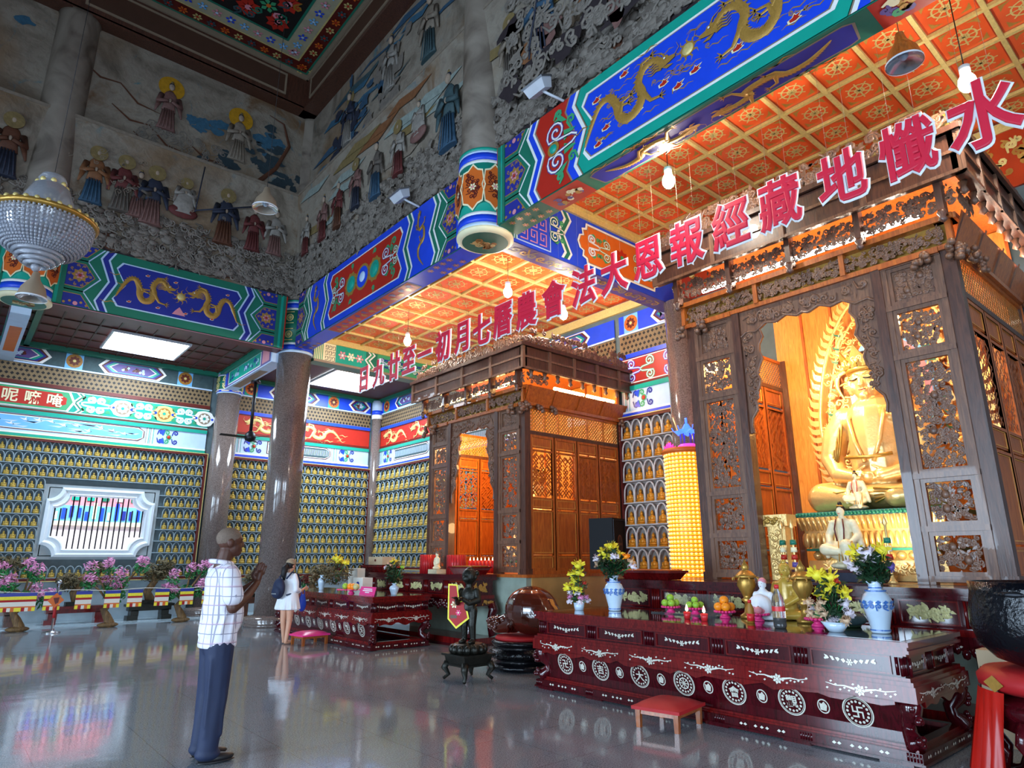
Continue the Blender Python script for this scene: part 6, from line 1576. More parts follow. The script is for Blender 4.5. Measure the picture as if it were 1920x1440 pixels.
fruitdish('pink tray of mixed fruit on the farther table', 6.05, 11.8, None, TZ, .26)
for dy, m, lab in ((.2, 'greenfruit', 'green fruit at the far side of the pink tray'), (-.0, 'orangefruit', 'orange in the middle of the pink tray'), (-.12, 'orangefruit', 'orange nearest the green pear of the pink tray'), (-.24, 'jadeinlay', 'pale green fruit at the near side of the pink tray')):
    fruit(lab+' on the farther table', 'tray_fruit', 'fruit', 6.02, 11.8+dy, TZ+.115, .055, m, None) if False else (lambda mb: (mb.ball((6.02, 11.8+dy, TZ+.125), .06, m, 12, 8), tag(mb.build('tray_fruit'), lab+' on the farther table', 'fruit')))(MB())
t = thing('notice_card', 'pink notice card with white lettering at the near end of the farther table', 'card', (5.9, 10.95, TZ)); mb = MB(); Fx = Fr((5.9, 11.2, TZ), (0,-1,0), (.25, 0, .97)); rslab(mb, Fx, 0, .55, 0, .15, 0, .006, 'pinkplastic'); cd = mb.build('card', t)
mb = MB()
for i, (a, b) in enumerate(((.12, .11), (.10, .08), (.2, .05))): rslab(mb, Fx, a, .55-a, b-.008, b+.008, .006, .008, 'white')
mb.build('lettering', cd)
# red votive lanterns at the doorway of the farther shrine
for k, (y, r_, h) in enumerate(((11.62, .20, .36), (10.62, .24, .35))):
    t = thing('red_votive_drum', ('ribbed red votive drum at the far jamb of the farther shrine', 'ribbed red votive drum in the doorway of the farther shrine')[k], 'votive drum', (7.62, y, 1.22)); mb = MB(); mb.lathe(7.62, y, [(r_*.7, 1.22), (r_*.72, 1.22+h)], 'candle_red', 20); mb.build('drum', t)
    mb = MB()
    for i in range(20): a = 2*PI*i/20; mb.tube([(7.62+r_*.73*math.cos(a), y+r_*.73*math.sin(a), 1.22), (7.62+r_*.73*math.cos(a), y+r_*.73*math.sin(a), 1.22+h)], .012, 'cloth_red', 5)
    mb.build('rib', t)
for k in range(9):
    y = 11.35-k*.125; mb = MB(); mb.lathe(8.5, y, [(.045, 1.22), (.045, 1.46), (.01, 1.47)], 'candle_red', 12); mb.lathe(8.5, y, [(.012, 1.47), (.0, 1.53)], 'flame', 8)
    tag(mb.build('red_candle'), 'red votive candle in the row inside the farther shrine doorway', 'candle', 'votive candles in the farther shrine')
statuette('small_statuette', 'small grey seated statuette on a block between the red drums', 7.5, 11.1, 1.3, .34, 'ivory', 'hair_grey')
mb = MB(); mb.cbox(7.5, 11.1, 1.222, .22, .3, .078, 'ivory'); tag(mb.build('stone_block'), 'small pale block under the grey statuette on the farther altar', 'block')
# ---------------------------------------------------------------- light tower
cx, cy = 9.45, 6.55
t = thing('lamp_tower', 'tall glowing yellow prayer-light tower between the column and the main shrine', 'lamp tower', (cx, cy, 0)); mb = MB()
mb.lathe(cx, cy, [(.42, 0), (.42, .25), (.36, .3), (.34, 1.0)], 'mahogany', 16); mb.build('base', t)
mb = MB(); mb.lathe(cx, cy, [(.335, 1.0), (.335, 3.24)], 'lampyellow', 32); mb.build('tower_body', t)
mb = MB(); nr, nc = 34, 30
for j in range(nr):
    for i in range(nc):
        a = 2*PI*i/nc; z = 1.03+j*.065
        if math.cos(a-math.atan2(-cy, -cx)) < -.25: continue
        F = Fr((cx+.336*math.cos(a), cy+.336*math.sin(a), z), (-math.sin(a), math.cos(a), 0), (0,0,1)); dome(mb, F, (0, .02), .024, 0, .022, 'lampwhite', 6, .022)
mb.build('lights', t, 'stuff')
mb = MB()
for j in range(nr+1): mb.lathe(cx, cy, [(.345, 1.0+j*.065), (.345, 1.012+j*.065)], 'orange', 32, False, False)
mb.build('shelf_ring', t)
mb = MB(); mb.lathe(cx, cy, [(.37, 3.22), (.38, 3.26), (.36, 3.3)], 'orange', 32); mb.build('cap', t)
t = thing('lotus_lamp', 'pink lotus lamp on top of the glowing yellow tower', 'lamp', (cx-.1, cy+.22, 3.3)); mb = MB()
for ring, (q, z, n) in enumerate(((.11, .02, 9), (.07, .06, 7), (.03, .09, 5))):
    for i in range(n):
        a = 2*PI*i/n+ring*.3; c, s = math.cos(a), math.sin(a); x, y = cx-.1, cy+.22; w_ = .035
        mb.add([(x+c*.02, y+s*.02, 3.3), (x+c*q*.8-s*w_, y+s*q*.8+c*w_, 3.33+z*.5), (x+c*q, y+s*q, 3.36+z), (x+c*q*.8+s*w_, y+s*q*.8-c*w_, 3.33+z*.5)], [(0,1,2,3)], 'neonpink')
mb.build('petals', t)
t = thing('pagoda_lamp', 'small blue-lit pagoda lamp on top of the glowing yellow tower', 'lamp', (cx, cy-.08, 3.3)); x, y = cx, cy-.08; mb = MB()
mb.lathe(x, y, [(.18, 3.3), (.16, 3.36), (.13, 3.38)], 'neonpink', 14); mb.build('lotus_base', t); mb = MB()
for k in range(6): a = 2*PI*k/6; mb.tube([(x+.11*math.cos(a), y+.11*math.sin(a), 3.37), (x+.11*math.cos(a), y+.11*math.sin(a), 3.56)], .012, 'violet', 5)
mb.build('posts', t); mb = MB()
for i in range(6):
    a0, a1 = 2*PI*i/6, 2*PI*(i+1)/6; am = (a0+a1)/2
    p = lambda r_, a, z: (x+r_*math.cos(a), y+r_*math.sin(a), z)
    mb.add([p(.22, a0, 3.62), p(.17, am, 3.55), p(.22, a1, 3.62), p(.08, a1, 3.64), p(.08, a0, 3.64)], [(0,1,2,3,4)], 'neonblue')
    mb.add([p(.09, a0, 3.64), p(.09, a1, 3.64), p(.03, a1, 3.74), p(.03, a0, 3.74)], [(0,1,2,3)], 'neonblue')
    mb.tube([p(.22, a0, 3.62), p(.25, a0, 3.68)], .008, 'neonblue', 4)
mb.tube([(x, y, 3.74), (x, y, 3.84)], .02, 'neonblue', 6); mb.build('roof', t)
# ---------------------------------------------------------------- loudspeaker on a stand
sx, sy = 8.95, 7.92
t = thing('loudspeaker', 'black loudspeaker beside the orange side doors of the farther shrine', 'speaker', (sx, sy, 1.3)); mb = MB()
T_ = Matrix.Translation((sx, sy, 1.32)) @ Matrix.Rotation(.25, 4, 'Z'); mb.T = T_; mb.frustum(0, 0, 0, .86, .5, .46, .5, .46, 'black_plastic'); mb.T = None; cab = mb.build('cabinet', t)
u = T_.to_3x3() @ Vector((1, 0, 0)); F = Fr(T_ @ Vector((-.25, -.232, 0)), u, (0,0,1)); mb = MB(); frame4(mb, F, .02, .48, .02, .84, .02, 0, .012, 'metal_dark'); poly(mb, F, [(.25+.1*math.cos(2*PI*i/24), .42+.16*math.sin(2*PI*i/24)) for i in range(24)], .006, 'brown'); disc(mb, F, (.25, .42), .075, .009, 'dark', 20, .13); rslab(mb, F, .16, .34, .40, .44, .009, .012, 'brown'); mb.build('grille', cab)
mb = MB(); mb.tube([(sx, sy, .5), (sx, sy, 1.32)], .025, 'metal_dark', 8)
for k in range(3): a = k*2.09+.5; mb.tube([(sx, sy, .75), (sx+.38*math.cos(a), sy+.38*math.sin(a), .012)], .016, 'metal_dark', 6)
mb.build('stand', t)
mb = MB(); mb.tube([(10.95, 8.3, 1.18), (10.7, 8.2, .9), (10.75, 8.05, .5), (10.6, 7.9, .012)], .012, 'dark', 6); tag(mb.build('power_cable'), 'thin black cable hanging down the pale wall beside the column', 'cable')
# ================================================================ GOLDEN BUDDHA
def big_buddha(label, cx, cy, z, s=1.):
    """seated, facing -x; z is the top of the throne"""
    t = thing('golden_buddha', label, 'statue', (cx, cy, z))
    P = lambda x, y, h: (cx+x*s, cy+y*s, z+h*s)
    R = lambda *a: tuple(q*s for q in a)
    pr = [('b', P(-.02, 0, .17), R(.46, .62, .16))]
    for q in (-1, 1):
        pr += [('c', [P(.05, q*.35, .2), P(-.18, q*.62, .17), P(-.36, q*.25, .13)], R(.2, .19, .12)),
               ('c', [P(.05, q*.34, 1.14), P(.02, q*.47, .95), P(-.02, q*.53, .66)], R(.16, .155, .14)),
               ('c', [P(-.02, q*.53, .66), P(-.2, q*.40, .44), P(-.32, q*.14, .37)], R(.14, .10, .07)),
               ('b', P(.02, q*.215, 1.53), R(.04, .035, .12)), ('b', P(-.03, q*.17, 1.07), R(.14, .19, .12)),
               ('c', [P(-.30, q*.12, .37), P(-.36, -q*.03, .36)], R(.06, .045))]
        for k in range(4): pr.append(('c', [P(-.33, q*.10, .36+.02*k), P(-.38-.01*k, -q*.06, .36+.015*k)], R(.020, .016)))
        for k in range(5): pr.append(('c', [P(-.20-.03*k, q*.60-.02*q*k, .16+.04*k-.05), P(-.40, q*.2, .08+.03*k)], R(.022, .018)))
        pr.append(('c', [P(-.30, q*.16, .44), P(-.34, q*.04, .50)], R(.025, .018)))
    pr += [('c', [P(.06, 0, .3), P(.02, 0, .7), P(.04, 0, 1.1)], R(.33, .31, .30)), ('b', P(.06, 0, 1.12), R(.22, .44, .19)),
           ('c', [P(.03, 0, 1.2), P(.0, 0, 1.38)], R(.125, .12)), ('b', P(-.01, 0, 1.56), R(.205, .19, .25)), ('b', P(-.06, 0, 1.44), R(.135, .14, .12)),
           ('b', P(-.22, 0, 1.53), R(.028, .032, .075)), ('b', P(-.235, 0, 1.485), R(.028, .042, .025)), ('b', P(-.195, 0, 1.425), R(.03, .06, .02)), ('b', P(-.18, 0, 1.36), R(.04, .06, .04))]
    for q in (-1, 1): pr += [('b', P(-.155, q*.085, 1.575), R(.04, .055, .028)), ('b', P(-.12, q*.11, 1.48), R(.07, .06, .07))]
    blob('figure', pr, .017*s, 'leafgold', t, 3)
    mb = MB()                        # sash and robe edges
    for q in (-1, 1):
        mb.tube([P(-.02, q*.15, 1.27), P(-.23, q*.20, 1.08), P(-.28, q*.14, .80), P(-.31, q*.05, .55)], .025*s, 'leafgold', 7)
        for k in range(6): mb.tube([P(.0, q*(.30+.035*k), 1.26-.02*k), P(-.11+.01*k, q*(.33+.035*k), 1.06), P(-.15+.015*k, q*(.36+.03*k), .8), P(-.2, q*(.40+.02*k), .58)], .013*s, 'bronzegold', 5)
        for k in range(5): mb.tube([P(-.28-.02*k, q*(.62-.06*k), .28-.035*k), P(-.43, q*(.36-.05*k), .20-.02*k), P(-.455, q*.06, .23-.04*k)], .012*s, 'bronzegold', 5)
    mb.tube([P(-.30, -.26, .62), P(-.325, 0, .60), P(-.30, .26, .62)], .022*s, 'bronzegold', 6); mb.build('robe_folds', t)
    mb = MB()
    mb.lathe(cx, cy, [(.205*s, z+1.665*s), (.225*s, z+1.68*s), (.225*s, z+1.735*s), (.205*s, z+1.75*s)], 'bronzegold', 28)
    mb.ball(P(.01, 0, 1.80), R(.15, .15, .16), 'hair_black', 14, 9)
    for k in range(9):
        a = PI+(k-4)*.40; c, q = math.cos(a), math.sin(a); h = (.26 if k == 4 else .22 if k % 2 == 0 else .15)
        F = Fr(P(.215*c, .215*q, 1.72), (-q, c, 0), (c*.30, q*.30, .95)); w_ = .085*s
        slab(mb, F, [(-w_, 0), (w_, 0), (w_*1.05, h*.45*s), (w_*.55, h*.7*s), (0, h*s*1.1), (-w_*.55, h*.7*s), (-w_*1.05, h*.45*s)], -.012*s, .010*s, 'bronzegold')
        for sx in (-1, 1): curl(mb, F, (sx*w_*.45, h*.38*s), w_*.42, 1, sx, .014*s, .012*s, 'leafgold', .012, 10)
        mb.ball(F.p(0, h*.3*s, .02), R(.025, .025, .03), 'leafgold', 8, 6)
    mb.build('crown', t)
    mb = MB()
    for q in (-1, 1):
        mb.tube([P(-.186, q*.14, 1.572), P(-.206, q*.085, 1.562), P(-.214, q*.035, 1.572)], .009*s, 'dark', 5)
        mb.tube([P(-.175, q*.15, 1.62), P(-.20, q*.09, 1.645), P(-.214, q*.03, 1.615)], .006*s, 'bronzegold', 5)
    mb.tube([P(-.208, -.042, 1.434), P(-.224, 0, 1.427), P(-.208, .042, 1.434)], .008*s, 'lipred', 5); mb.build('face_paint', t)
    return t
big_buddha('big golden seated buddha with a crown inside the main shrine', 9.6, 3.52, 2.11, 1.15)
big_buddha('golden seated statue half hidden behind the jamb of the farther shrine', 9.7, 10.6, 1.45, 1.0)
# throne
def throne(label, cx, cy, wx, wy, z0, z1):
    t = thing('lotus_throne', label, 'throne', (cx, cy, z0)); H_ = z1-z0
    def tier(name, a, b, gx, m): mb = MB(); mb.frustum(cx, cy, z0+H_*a, z0+H_*b, wx*gx[0], wy*gx[0], wx*gx[1], wy*gx[1], m); return mb, name
    mb, n = tier('foot', 0, .28, (1.0, .95), 'leafgold'); F = Fr((cx-wx*.5-.005, cy+wy*.47, z0), (0,-1,0), (0,0,1)); filigree(mb, F, .03, wy*.94, .03, H_*.26, 'leafgold', 31, 160, .03, .02, .01, (.04, .08)); mb.build(n, t)
    mb, n = tier('waist', .28, .42, (.86, .86), 'bronzegold')
    for k in range(12): mb.ball((cx-wx*.43, cy-wy*.42+k*wy*.84/11, z0+H_*.35), (.05, .06, .055), 'leafgold', 8, 5)
    mb.build(n, t)
    mb, n = tier('green_rim', .42, .455, (.97, .97), 'green'); mb.build(n, t)
    mb, n = tier('lotus_petals', .455, .72, (.90, .97), 'leafgold')
    for k in range(22): mb.ball((cx-wx*.49, cy-wy*.46+k*wy*.92/21, z0+H_*.58), (.05, .028, .10), 'leafgold', 8, 6)
    for k in range(14):
        for q in (-1, 1): mb.ball((cx-wx*.46+k*wx*.92/13, cy+q*wy*.49, z0+H_*.58), (.028, .05, .10), 'leafgold', 8, 6)
    mb.build(n, t)
    mb, n = tier('upper_petals', .72, .93, (.97, 1.05), 'leafgold')
    for k in range(26): mb.tube([(cx-wx*.49, cy-wy*.5+k*wy/25, z0+H_*.73), (cx-wx*.54, cy-wy*.52+k*wy*1.04/25, z0+H_*.92)], .024, 'leafgold', 6)
    mb.build(n, t)
    mb, n = tier('bead_rim', .93, 1.0, (1.05, 1.05), 'green')
    for k in range(40): mb.ball((cx-wx*.53, cy-wy*.52+k*wy*1.04/39, z0+H_*.965), (.022, .022, .026), 'green', 6, 4)
    mb.build(n, t)
throne('gold tiered lotus throne with green beaded rims under the big buddha', 9.5, 3.52, 1.2, 1.7, 1.225, 2.09)
throne('gold lotus throne of the half hidden statue in the farther shrine', 9.6, 10.6, .9, 1.3, 1.225, 1.44)
# flame mandorla
t = thing('flame_mandorla', 'golden openwork flame mandorla with dragons behind the big buddha', 'mandorla', (10.5, 3.52, 1.9)); F = Fr((10.5, 3.52, 1.9), (0,-1,0), (0,0,1))
def mo(a, k=1.):                      # pointed oval outline
    y = -math.cos(a); w_ = math.sin(a)**.8*1.17*(1-.18*max(0, y)); return (w_*k, 1.72+1.78*y*(1 if y < 0 else 1.12)*(.98 if k == 1 else k))
mb = MB(); n = 38; out = [mo(.22+(PI-.22)*i/n) for i in range(n+1)]
for s in (1, -1):
    ribbon(mb, F, [(s*x*.96, y) for x, y in out], .06, .02, 'leafgold', .02); ribbon(mb, F, [(s*x*.83, 1.72+(y-1.72)*.86) for x, y in out], .04, .02, 'leafgold', .02)
    for i in range(2, n, 1):
        (x, y), (x2, y2) = out[i], out[i+1]; dx, dy = x2-x, y2-y; l = math.hypot(dx, dy); nx, ny = dy/l, -dx/l
        p = [(s*(x-nx*.05), y-ny*.05), (s*(x+nx*.04+dx*.02), y+ny*.04+dy*.02), (s*(x+nx*.10+dx*.25), y+ny*.10+dy*.25), (s*(x+nx*.15+dx*1.3), y+ny*.15+dy*1.3), (s*(x+nx*.075+dx*.72), y+ny*.075+dy*.72), (s*(x-nx*.05+dx*.62), y-ny*.05+dy*.62)]
        slab(mb, F, p[::s], .0, .035, 'leafgold')
mb.build('flame_rim', t)
mb = MB(); r = random.Random(12)
for i in range(170):
    a = r.uniform(.5, PI-.1); k = r.uniform(.58, .93); x, y = mo(a, 1); s = r.choice((1, -1)); c = (s*x*k, 1.72+(y-1.72)*(k*.95+.05)); q = r.uniform(.05, .10)
    curl(mb, F, c, q*.8, r.uniform(0, 6.28), r.choice((1, -1)), .035, .02, 'leafgold', .025, 9)
mb.build('openwork', t)
for s in (1, -1):
    for (y0, y1) in ((.7, 1.9), (2.0, 3.1)):
        mb = MB(); Fx = F.sub(s*(.80 if y0 < 1.5 else .66), (y0+y1)/2, PI/2+s*.2*(0 if y0 < 1.5 else 1)); dragon(mb, Fx, -.55, .5, 0, .10, .085, 'leafgold', 1.5, .5, .05, 0)
        for k in range(5): ribbon(mb, Fx, [(-.4+.22*k, .05), (-.38+.22*k, .14), (-.33+.22*k, .17)], [.04, .025, .004], .075, 'green')
        mb.build('gilt_dragon', t)
mb = MB()
poly(mb, F, [(.60*math.cos(q), 2.05+.86*math.sin(q)+.06*max(0, math.sin(q))) for q in [2*PI*i/40 for i in range(40)]], .03, 'sky'); poly(mb, F, [(.54*math.cos(q), 2.05+.8*math.sin(q)) for q in [2*PI*i/40 for i in range(40)]], .036, 'pink'); poly(mb, F, [(.45*math.cos(q), 2.05+.70*math.sin(q)) for q in [2*PI*i/40 for i in range(40)]], .042, 'goldpale')
poly(mb, F, [(.42*math.cos(q), 2.05+.66*math.sin(q)) for q in [2*PI*i/40 for i in range(40)]], .046, 'rel_rose'); filigree(mb, F, -.4, .4, 1.4, 2.85, 'gold', 5, 60, .02, .01, .05, (.05, .08)); mb.build('inner_halo', t)
mb = MB(); mb.tube([F.p(0, -.65, -.04), F.p(0, 3.6, -.04)], .035, 'bronzegold', 8); mb.box(10.4, 10.6, 3.1, 3.94, 1.225, 1.30, 'bronzegold'); mb.build('stand', t)
# bodhisattva statues in front
def bodhi(label, x, y, z, h, m, robe):
    t = thing('bodhisattva_statue', label, 'statue', (x, y, z)); s = h
    pr = [('b', (x, y, z+.06*s), (.2*s, .24*s, .06*s)), ('c', [(x+.02*s, y, z+.3*s), (x+.02*s, y, z+.55*s), (x+.02*s, y, z+.68*s)], [.15*s, .12*s, .11*s]), ('b', (x+.02*s, y, z+.70*s), (.09*s, .17*s, .07*s)), ('c', [(x, y, z+.74*s), (x, y, z+.82*s)], [.04*s, .04*s]), ('b', (x-.01*s, y, z+.87*s), (.065*s, .06*s, .08*s)), ('b', (x-.072*s, y, z+.86*s), (.012*s, .012*s, .02*s))]
    pr += [('c', [(x, y-.08*s, z+.33*s), (x-.2*s, y-.10*s, z+.36*s), (x-.18*s, y-.10*s, z+.08*s)], [.11*s, .09*s, .06*s]), ('c', [(x, y+.08*s, z+.33*s), (x-.18*s, y+.22*s, z+.3*s), (x-.2*s, y+.02*s, z+.27*s)], [.11*s, .09*s, .06*s]), ('b', (x, y, z+.25*s), (.2*s, .25*s, .13*s))]
    for q in (-1, 1): pr += [('c', [(x+.02*s, y+q*.15*s, z+.69*s), (x, y+q*.22*s, z+.5*s), (x-.14*s, y+q*.16*s, z+.4*s)], [.06*s, .06*s, .04*s]), ('c', [(x, y+q*.22*s, z+.5*s), (x+.02*s, y+q*.28*s, z+.2*s)], [.05*s, .04*s])]
    blob('figure', pr, .012*s+.002, m, t, 3)
    mb = MB(); mb.ball((x+.015*s, y, z+.905*s), (.068*s, .066*s, .06*s), 'hair_black', 10, 7); mb.ball((x, y, z+.985*s), (.035*s, .035*s, .04*s), 'hair_black', 8, 6); mb.lathe(x-.01*s, y, [(.05*s, z+.945*s), (.045*s, z+.965*s)], 'gold', 12); mb.build('hair', t)
    mb = MB()
    for q in (-1, 1):
        mb.tube([(x-.09*s, y+q*.05*s, z+.75*s), (x-.13*s, y+q*.07*s, z+.6*s), (x-.13*s, y+q*.05*s, z+.42*s)], .012*s, robe, 6)
        for k in range(3): mb.tube([(x-.26*s+.02*k, y-.10*s+q*.05*s*k, z+.42*s), (x-.25*s, y-.10*s+q*.05*s*k, z+.12*s)], .009*s, 'gold', 5)
    mb.tube([(x-.075*s, y-.015*s, z+.835*s), (x-.078*s, y+.015*s, z+.835*s)], .005*s, 'red', 5); mb.build('robe_trim', t)
bodhi('ivory and gold robed bodhisattva statue seated before the golden throne', 8.42, 3.62, 1.36, .80, 'ivory', 'maroon')
bodhi('smaller ivory bodhisattva statue on the throne at the big buddha\'s knee', 8.98, 3.62, 2.10, .50, 'ivory', 'red')
mb = MB(); mb.box(8.22, 8.62, 3.2, 4.2, 1.225, 1.355, 'rel_dark'); mb.box(8.2, 8.64, 3.18, 4.22, 1.33, 1.36, 'mahogany'); tag(mb.build('statue_base'), 'low dark base under the ivory bodhisattva in the main shrine', 'base')
for x, y, lab in ((8.3, 4.42, 'gilded small side stand at the left of the golden throne'), ):
    t = thing('gilt_stand', lab, 'stand', (x, y, 1.225)); F = Fr((x, y+.12, 1.225), (0,-1,0), (0,0,1)); mb = MB(); mb.box(x, x+.15, y-.12, y+.12, 1.225, 1.9, 'leafgold'); filigree(mb, F, 0, .24, .05, .66, 'leafgold', 3, 300, .025, .02, .01, (.03, .05)); mb.build('stand_body', t)
    mb = MB(); mb.box(x-.05, x+.2, y-.18, y+.18, 1.9, 2.05, 'leafgold'); filigree(mb, F, -.05, .29, .68, .82, 'bronzegold', 4, 300, .02, .02, .06, (.03, .05)); mb.build('stand_top', t)
for x, y, lab in ((8.12, 4.12, 'thin gilded banner pole left of the ivory statue'), (8.12, 3.02, 'thin gilded banner pole right of the ivory statue'), (8.2, 4.3, 'thin gilded banner pole at the left gold stand')):
    t = thing('banner_pole', lab, 'banner pole', (x, y, 1.225)); mb = MB(); mb.lathe(x, y, [(.06, 1.225), (.03, 1.26), (.014, 1.3), (.014, 1.85), (.03, 1.88), (.0, 1.98)], 'leafgold', 10); mb.build('pole', t)
    mb = MB()
    for k, m in enumerate(('green', 'cream', 'red', 'violet')): mb.lathe(x, y, [(.035, 1.72-.09*k), (.04, 1.66-.09*k)], m, 10)
    mb.build('banner', t)

# ================================================================ PEOPLE
def plaid_fn(N, L, tc, b):
    o = sep(N, L, tc.outputs['Object']); k = None
    for ax, f, w_, ph in ((0, 13, .10, .2), (1, 13, .10, .1), (2, 14, .10, 0)):
        fr = math_(N, L, 'FRACT', math_(N, L, 'ADD', math_(N, L, 'MULTIPLY', o[ax], f), ph)); q = math_(N, L, 'LESS_THAN', fr, w_)
        k = q if k is None else math_(N, L, 'MAXIMUM', k, q)
    f2 = math_(N, L, 'LESS_THAN', math_(N, L, 'FRACT', math_(N, L, 'MULTIPLY', o[2], 7)), .12)
    c = mixc(N, L, math_(N, L, 'MULTIPLY', k, .7), '#d4d2dc', '#565270'); return mixc(N, L, math_(N, L, 'MULTIPLY', f2, .25), c, '#c98fa8'), None
node_mat('plaid', plaid_fn, .75)
def hand(pts, side, palm, up, fwd, s=1.):
    """praying hand: palm centre, fingers along up, thumb off the side near the wrist"""
    pc = Vector(palm); u = Vector(up).normalized(); f = Vector(fwd).normalized()
    out = [('c', [pc-u*.03*s, pc+u*.035*s], [.024*s, .026*s])]
    for k, (o, l) in enumerate(((-.03, .062), (-.01, .075), (.010, .08), (.028, .07))):
        a = pc+f*o*s*-1+u*.04*s; bnd = a+u*l*.5*s; e = a+u*l*s+f*.006*s
        out.append(('c', [a, bnd, e], [.0095*s, .0088*s, .0075*s]))
    th = pc-f*.022*s-u*.01*s; out.append(('c', [th, th-f*.022*s+u*.025*s, th-f*.018*s+u*.055*s], [.012*s, .010*s, .008*s]))
    return out
t = thing('person', 'standing man in a white plaid shirt and dark blue trousers with hands raised in prayer', 'person', (0,0,0))
pr = [('b', (.015, 0, 1.655), (.098, .077, .095)), ('b', (.045, 0, 1.60), (.072, .062, .085)), ('b', (.07, 0, 1.555), (.045, .045, .035)), ('c', [(-.03, 0, 1.42), (-.005, 0, 1.56)], [.068, .058]),
      ('b', (.113, 0, 1.625), (.020, .014, .026)), ('b', (.122, 0, 1.61), (.014, .018, .012)), ('b', (.108, 0, 1.572), (.014, .026, .010)), ('b', (.10, 0, 1.665), (.02, .05, .012))]
for q in (-1, 1):
    pr += [('b', (.0, q*.083, 1.63), (.024, .012, .034)), ('b', (.098, q*.03, 1.645), (.012, .014, .008)), ('c', [(-.02, q*.165, 1.40), (.03, q*.225, 1.13)], [.06, .047]), ('c', [(.03, q*.225, 1.13), (.15, q*.13, 1.20), (.255, q*.035, 1.305)], [.046, .043, .028])]
    pr += hand(None, q, (.27, q*.024, 1.345), (.22, -q*.05, 1), (1, 0, -.2), 1.05)
pr += [('c', [(-.01, 0, 1.35), (0, 0, 1.0), (0, 0, .85)], [.10, .10, .10])]
blob('body', pr, .0055, 'skin_dark', t, 3)
mb = MB(); mb.ball((.005, 0, 1.672), (.101, .081, .085), 'hair_grey', 18, 12); o = mb.build('hair', t)
def flatcut(mb): pass
def shirt(mb):
    mb.lathe(0, 0, [(.165, .82), (.172, .84), (.165, .95), (.155, 1.05), (.160, 1.18), (.165, 1.30), (.145, 1.40), (.09, 1.455), (.05, 1.47)], 'plaid', 28, True, True, .83, 1.12)
pr = [('m', shirt), ('b', (.045, 0, 1.06), (.135, .165, .2)), ('b', (-.02, 0, 1.33), (.12, .185, .12))]
for q in (-1, 1): pr += [('c', [(-.02, q*.14, 1.415), (-.015, q*.19, 1.39), (.02, q*.228, 1.22)], [.055, .075, .083])]
r = random.Random(3)
for k in range(14): a = r.uniform(0, 6.28); pr.append(('c', [(.14*math.cos(a), .19*math.sin(a), r.uniform(.85, .95)), (.14*math.cos(a+.2), .185*math.sin(a+.2), r.uniform(1.0, 1.2))], [.012, .006]))
sh = blob('shirt', pr, .011, 'plaid', t, 3)
mb = MB(); mb.tube([(-.035+.078*math.cos(a), .085*math.sin(a), 1.475+.012*math.cos(a+PI)) for a in [2*PI*i/20 for i in range(20)]], .02, 'plaid', 8, True, True); mb.build('collar', sh)
pr = [('b', (0, 0, .86), (.125, .165, .12))]
for q in (-1, 1):
    pr += [('c', [(0, q*.085, .84), (.01, q*.09, .48), (-.015, q*.095, .11)], [.112, .088, .078]), ('b', (-.01, q*.095, .07), (.095, .082, .05))]
    for k in range(5): pr.append(('c', [(-.07+.03*k, q*(.10+.06), .75-.05*k), (-.06+.03*k, q*.15, .2)], [.014, .012]))
blob('trousers', pr, .012, 'navycloth', t, 3)
for q in (-1, 1):
    mb = MB(); mb.ball((.055, q*.095, .035), (.135, .047, .036), 'shoe', 14, 8); mb.ball((.055, q*.095, .013), (.142, .051, .013), 'shoe', 14, 6); mb.build('shoe', t)
t.location = (1.82, 5.8, 0); t.rotation_euler = (0, 0, -.04)
t = thing('person', 'woman in a white dress, beige cap and dark backpack at the farther table', 'person', (0,0,0))
pr = [('b', (.01, 0, 1.40), (.085, .07, .085)), ('b', (.035, 0, 1.355), (.06, .053, .07)), ('c', [(-.01, 0, 1.18), (.0, 0, 1.33)], [.045, .043]), ('b', (.095, 0, 1.375), (.014, .011, .018)), ('c', [(0, 0, 1.15), (0, 0, .75)], [.07, .08])]
for q in (-1, 1):
    pr += [('b', (.0, q*.07, 1.37), (.018, .01, .025)), ('c', [(0, q*.075, .75), (.01 if q < 0 else -.02, q*.065, .40), (-.03+.06*(q > 0), q*.06, .06)], [.085, .052, .034]), ('b', (.03+.06*(q > 0), q*.06, .03), (.10, .035, .028)),
           ('c', [(0, q*.14, 1.18), (.0, q*.18, .95), (.17, q*.15, .93), (.25, q*.14, .97)], [.04, .034, .028, .02]), ('b', (.28, q*.14, .975), (.038, .016, .03))]
    for k in range(4): pr.append(('c', [(.30, q*.14, .995-.016*k), (.345-.006*abs(k-1), q*.135, .985-.016*k)], [.0075, .0065]))
    pr.append(('c', [(.28, q*.14, 1.0), (.31, q*.125, 1.02)], [.009, .007]))
blob('body', pr, .0055, 'skin_light', t, 3)
def dress(mb): mb.lathe(0, 0, [(.225, .60), (.23, .62), (.20, .8), (.165, .95), (.15, 1.05), (.155, 1.15), (.12, 1.22), (.05, 1.26)], 'whitecloth', 26, True, True, .85, 1.08)
pr = [('m', dress)]
for q in (-1, 1): pr += [('c', [(0, q*.12, 1.20), (.0, q*.17, 1.08), (.0, q*.185, .96), (.10, q*.165, .93)], [.05, .057, .052, .045])]
for k in range(12): a = k*.52; pr.append(('c', [(.195*math.cos(a), .24*math.sin(a), .62), (.14*math.cos(a), .17*math.sin(a), .95)], [.022, .006]))
blob('dress', pr, .010, 'whitecloth', t, 3)
mb = MB(); mb.ball((-.015, 0, 1.405), (.092, .078, .088), 'hair_black', 14, 10); mb.tube([(-.08, 0, 1.40), (-.14, 0, 1.33), (-.155, 0, 1.22), (-.13, 0, 1.12)], [.045, .06, .05, .02], 'hair_black', 10); mb.build('hair', t)
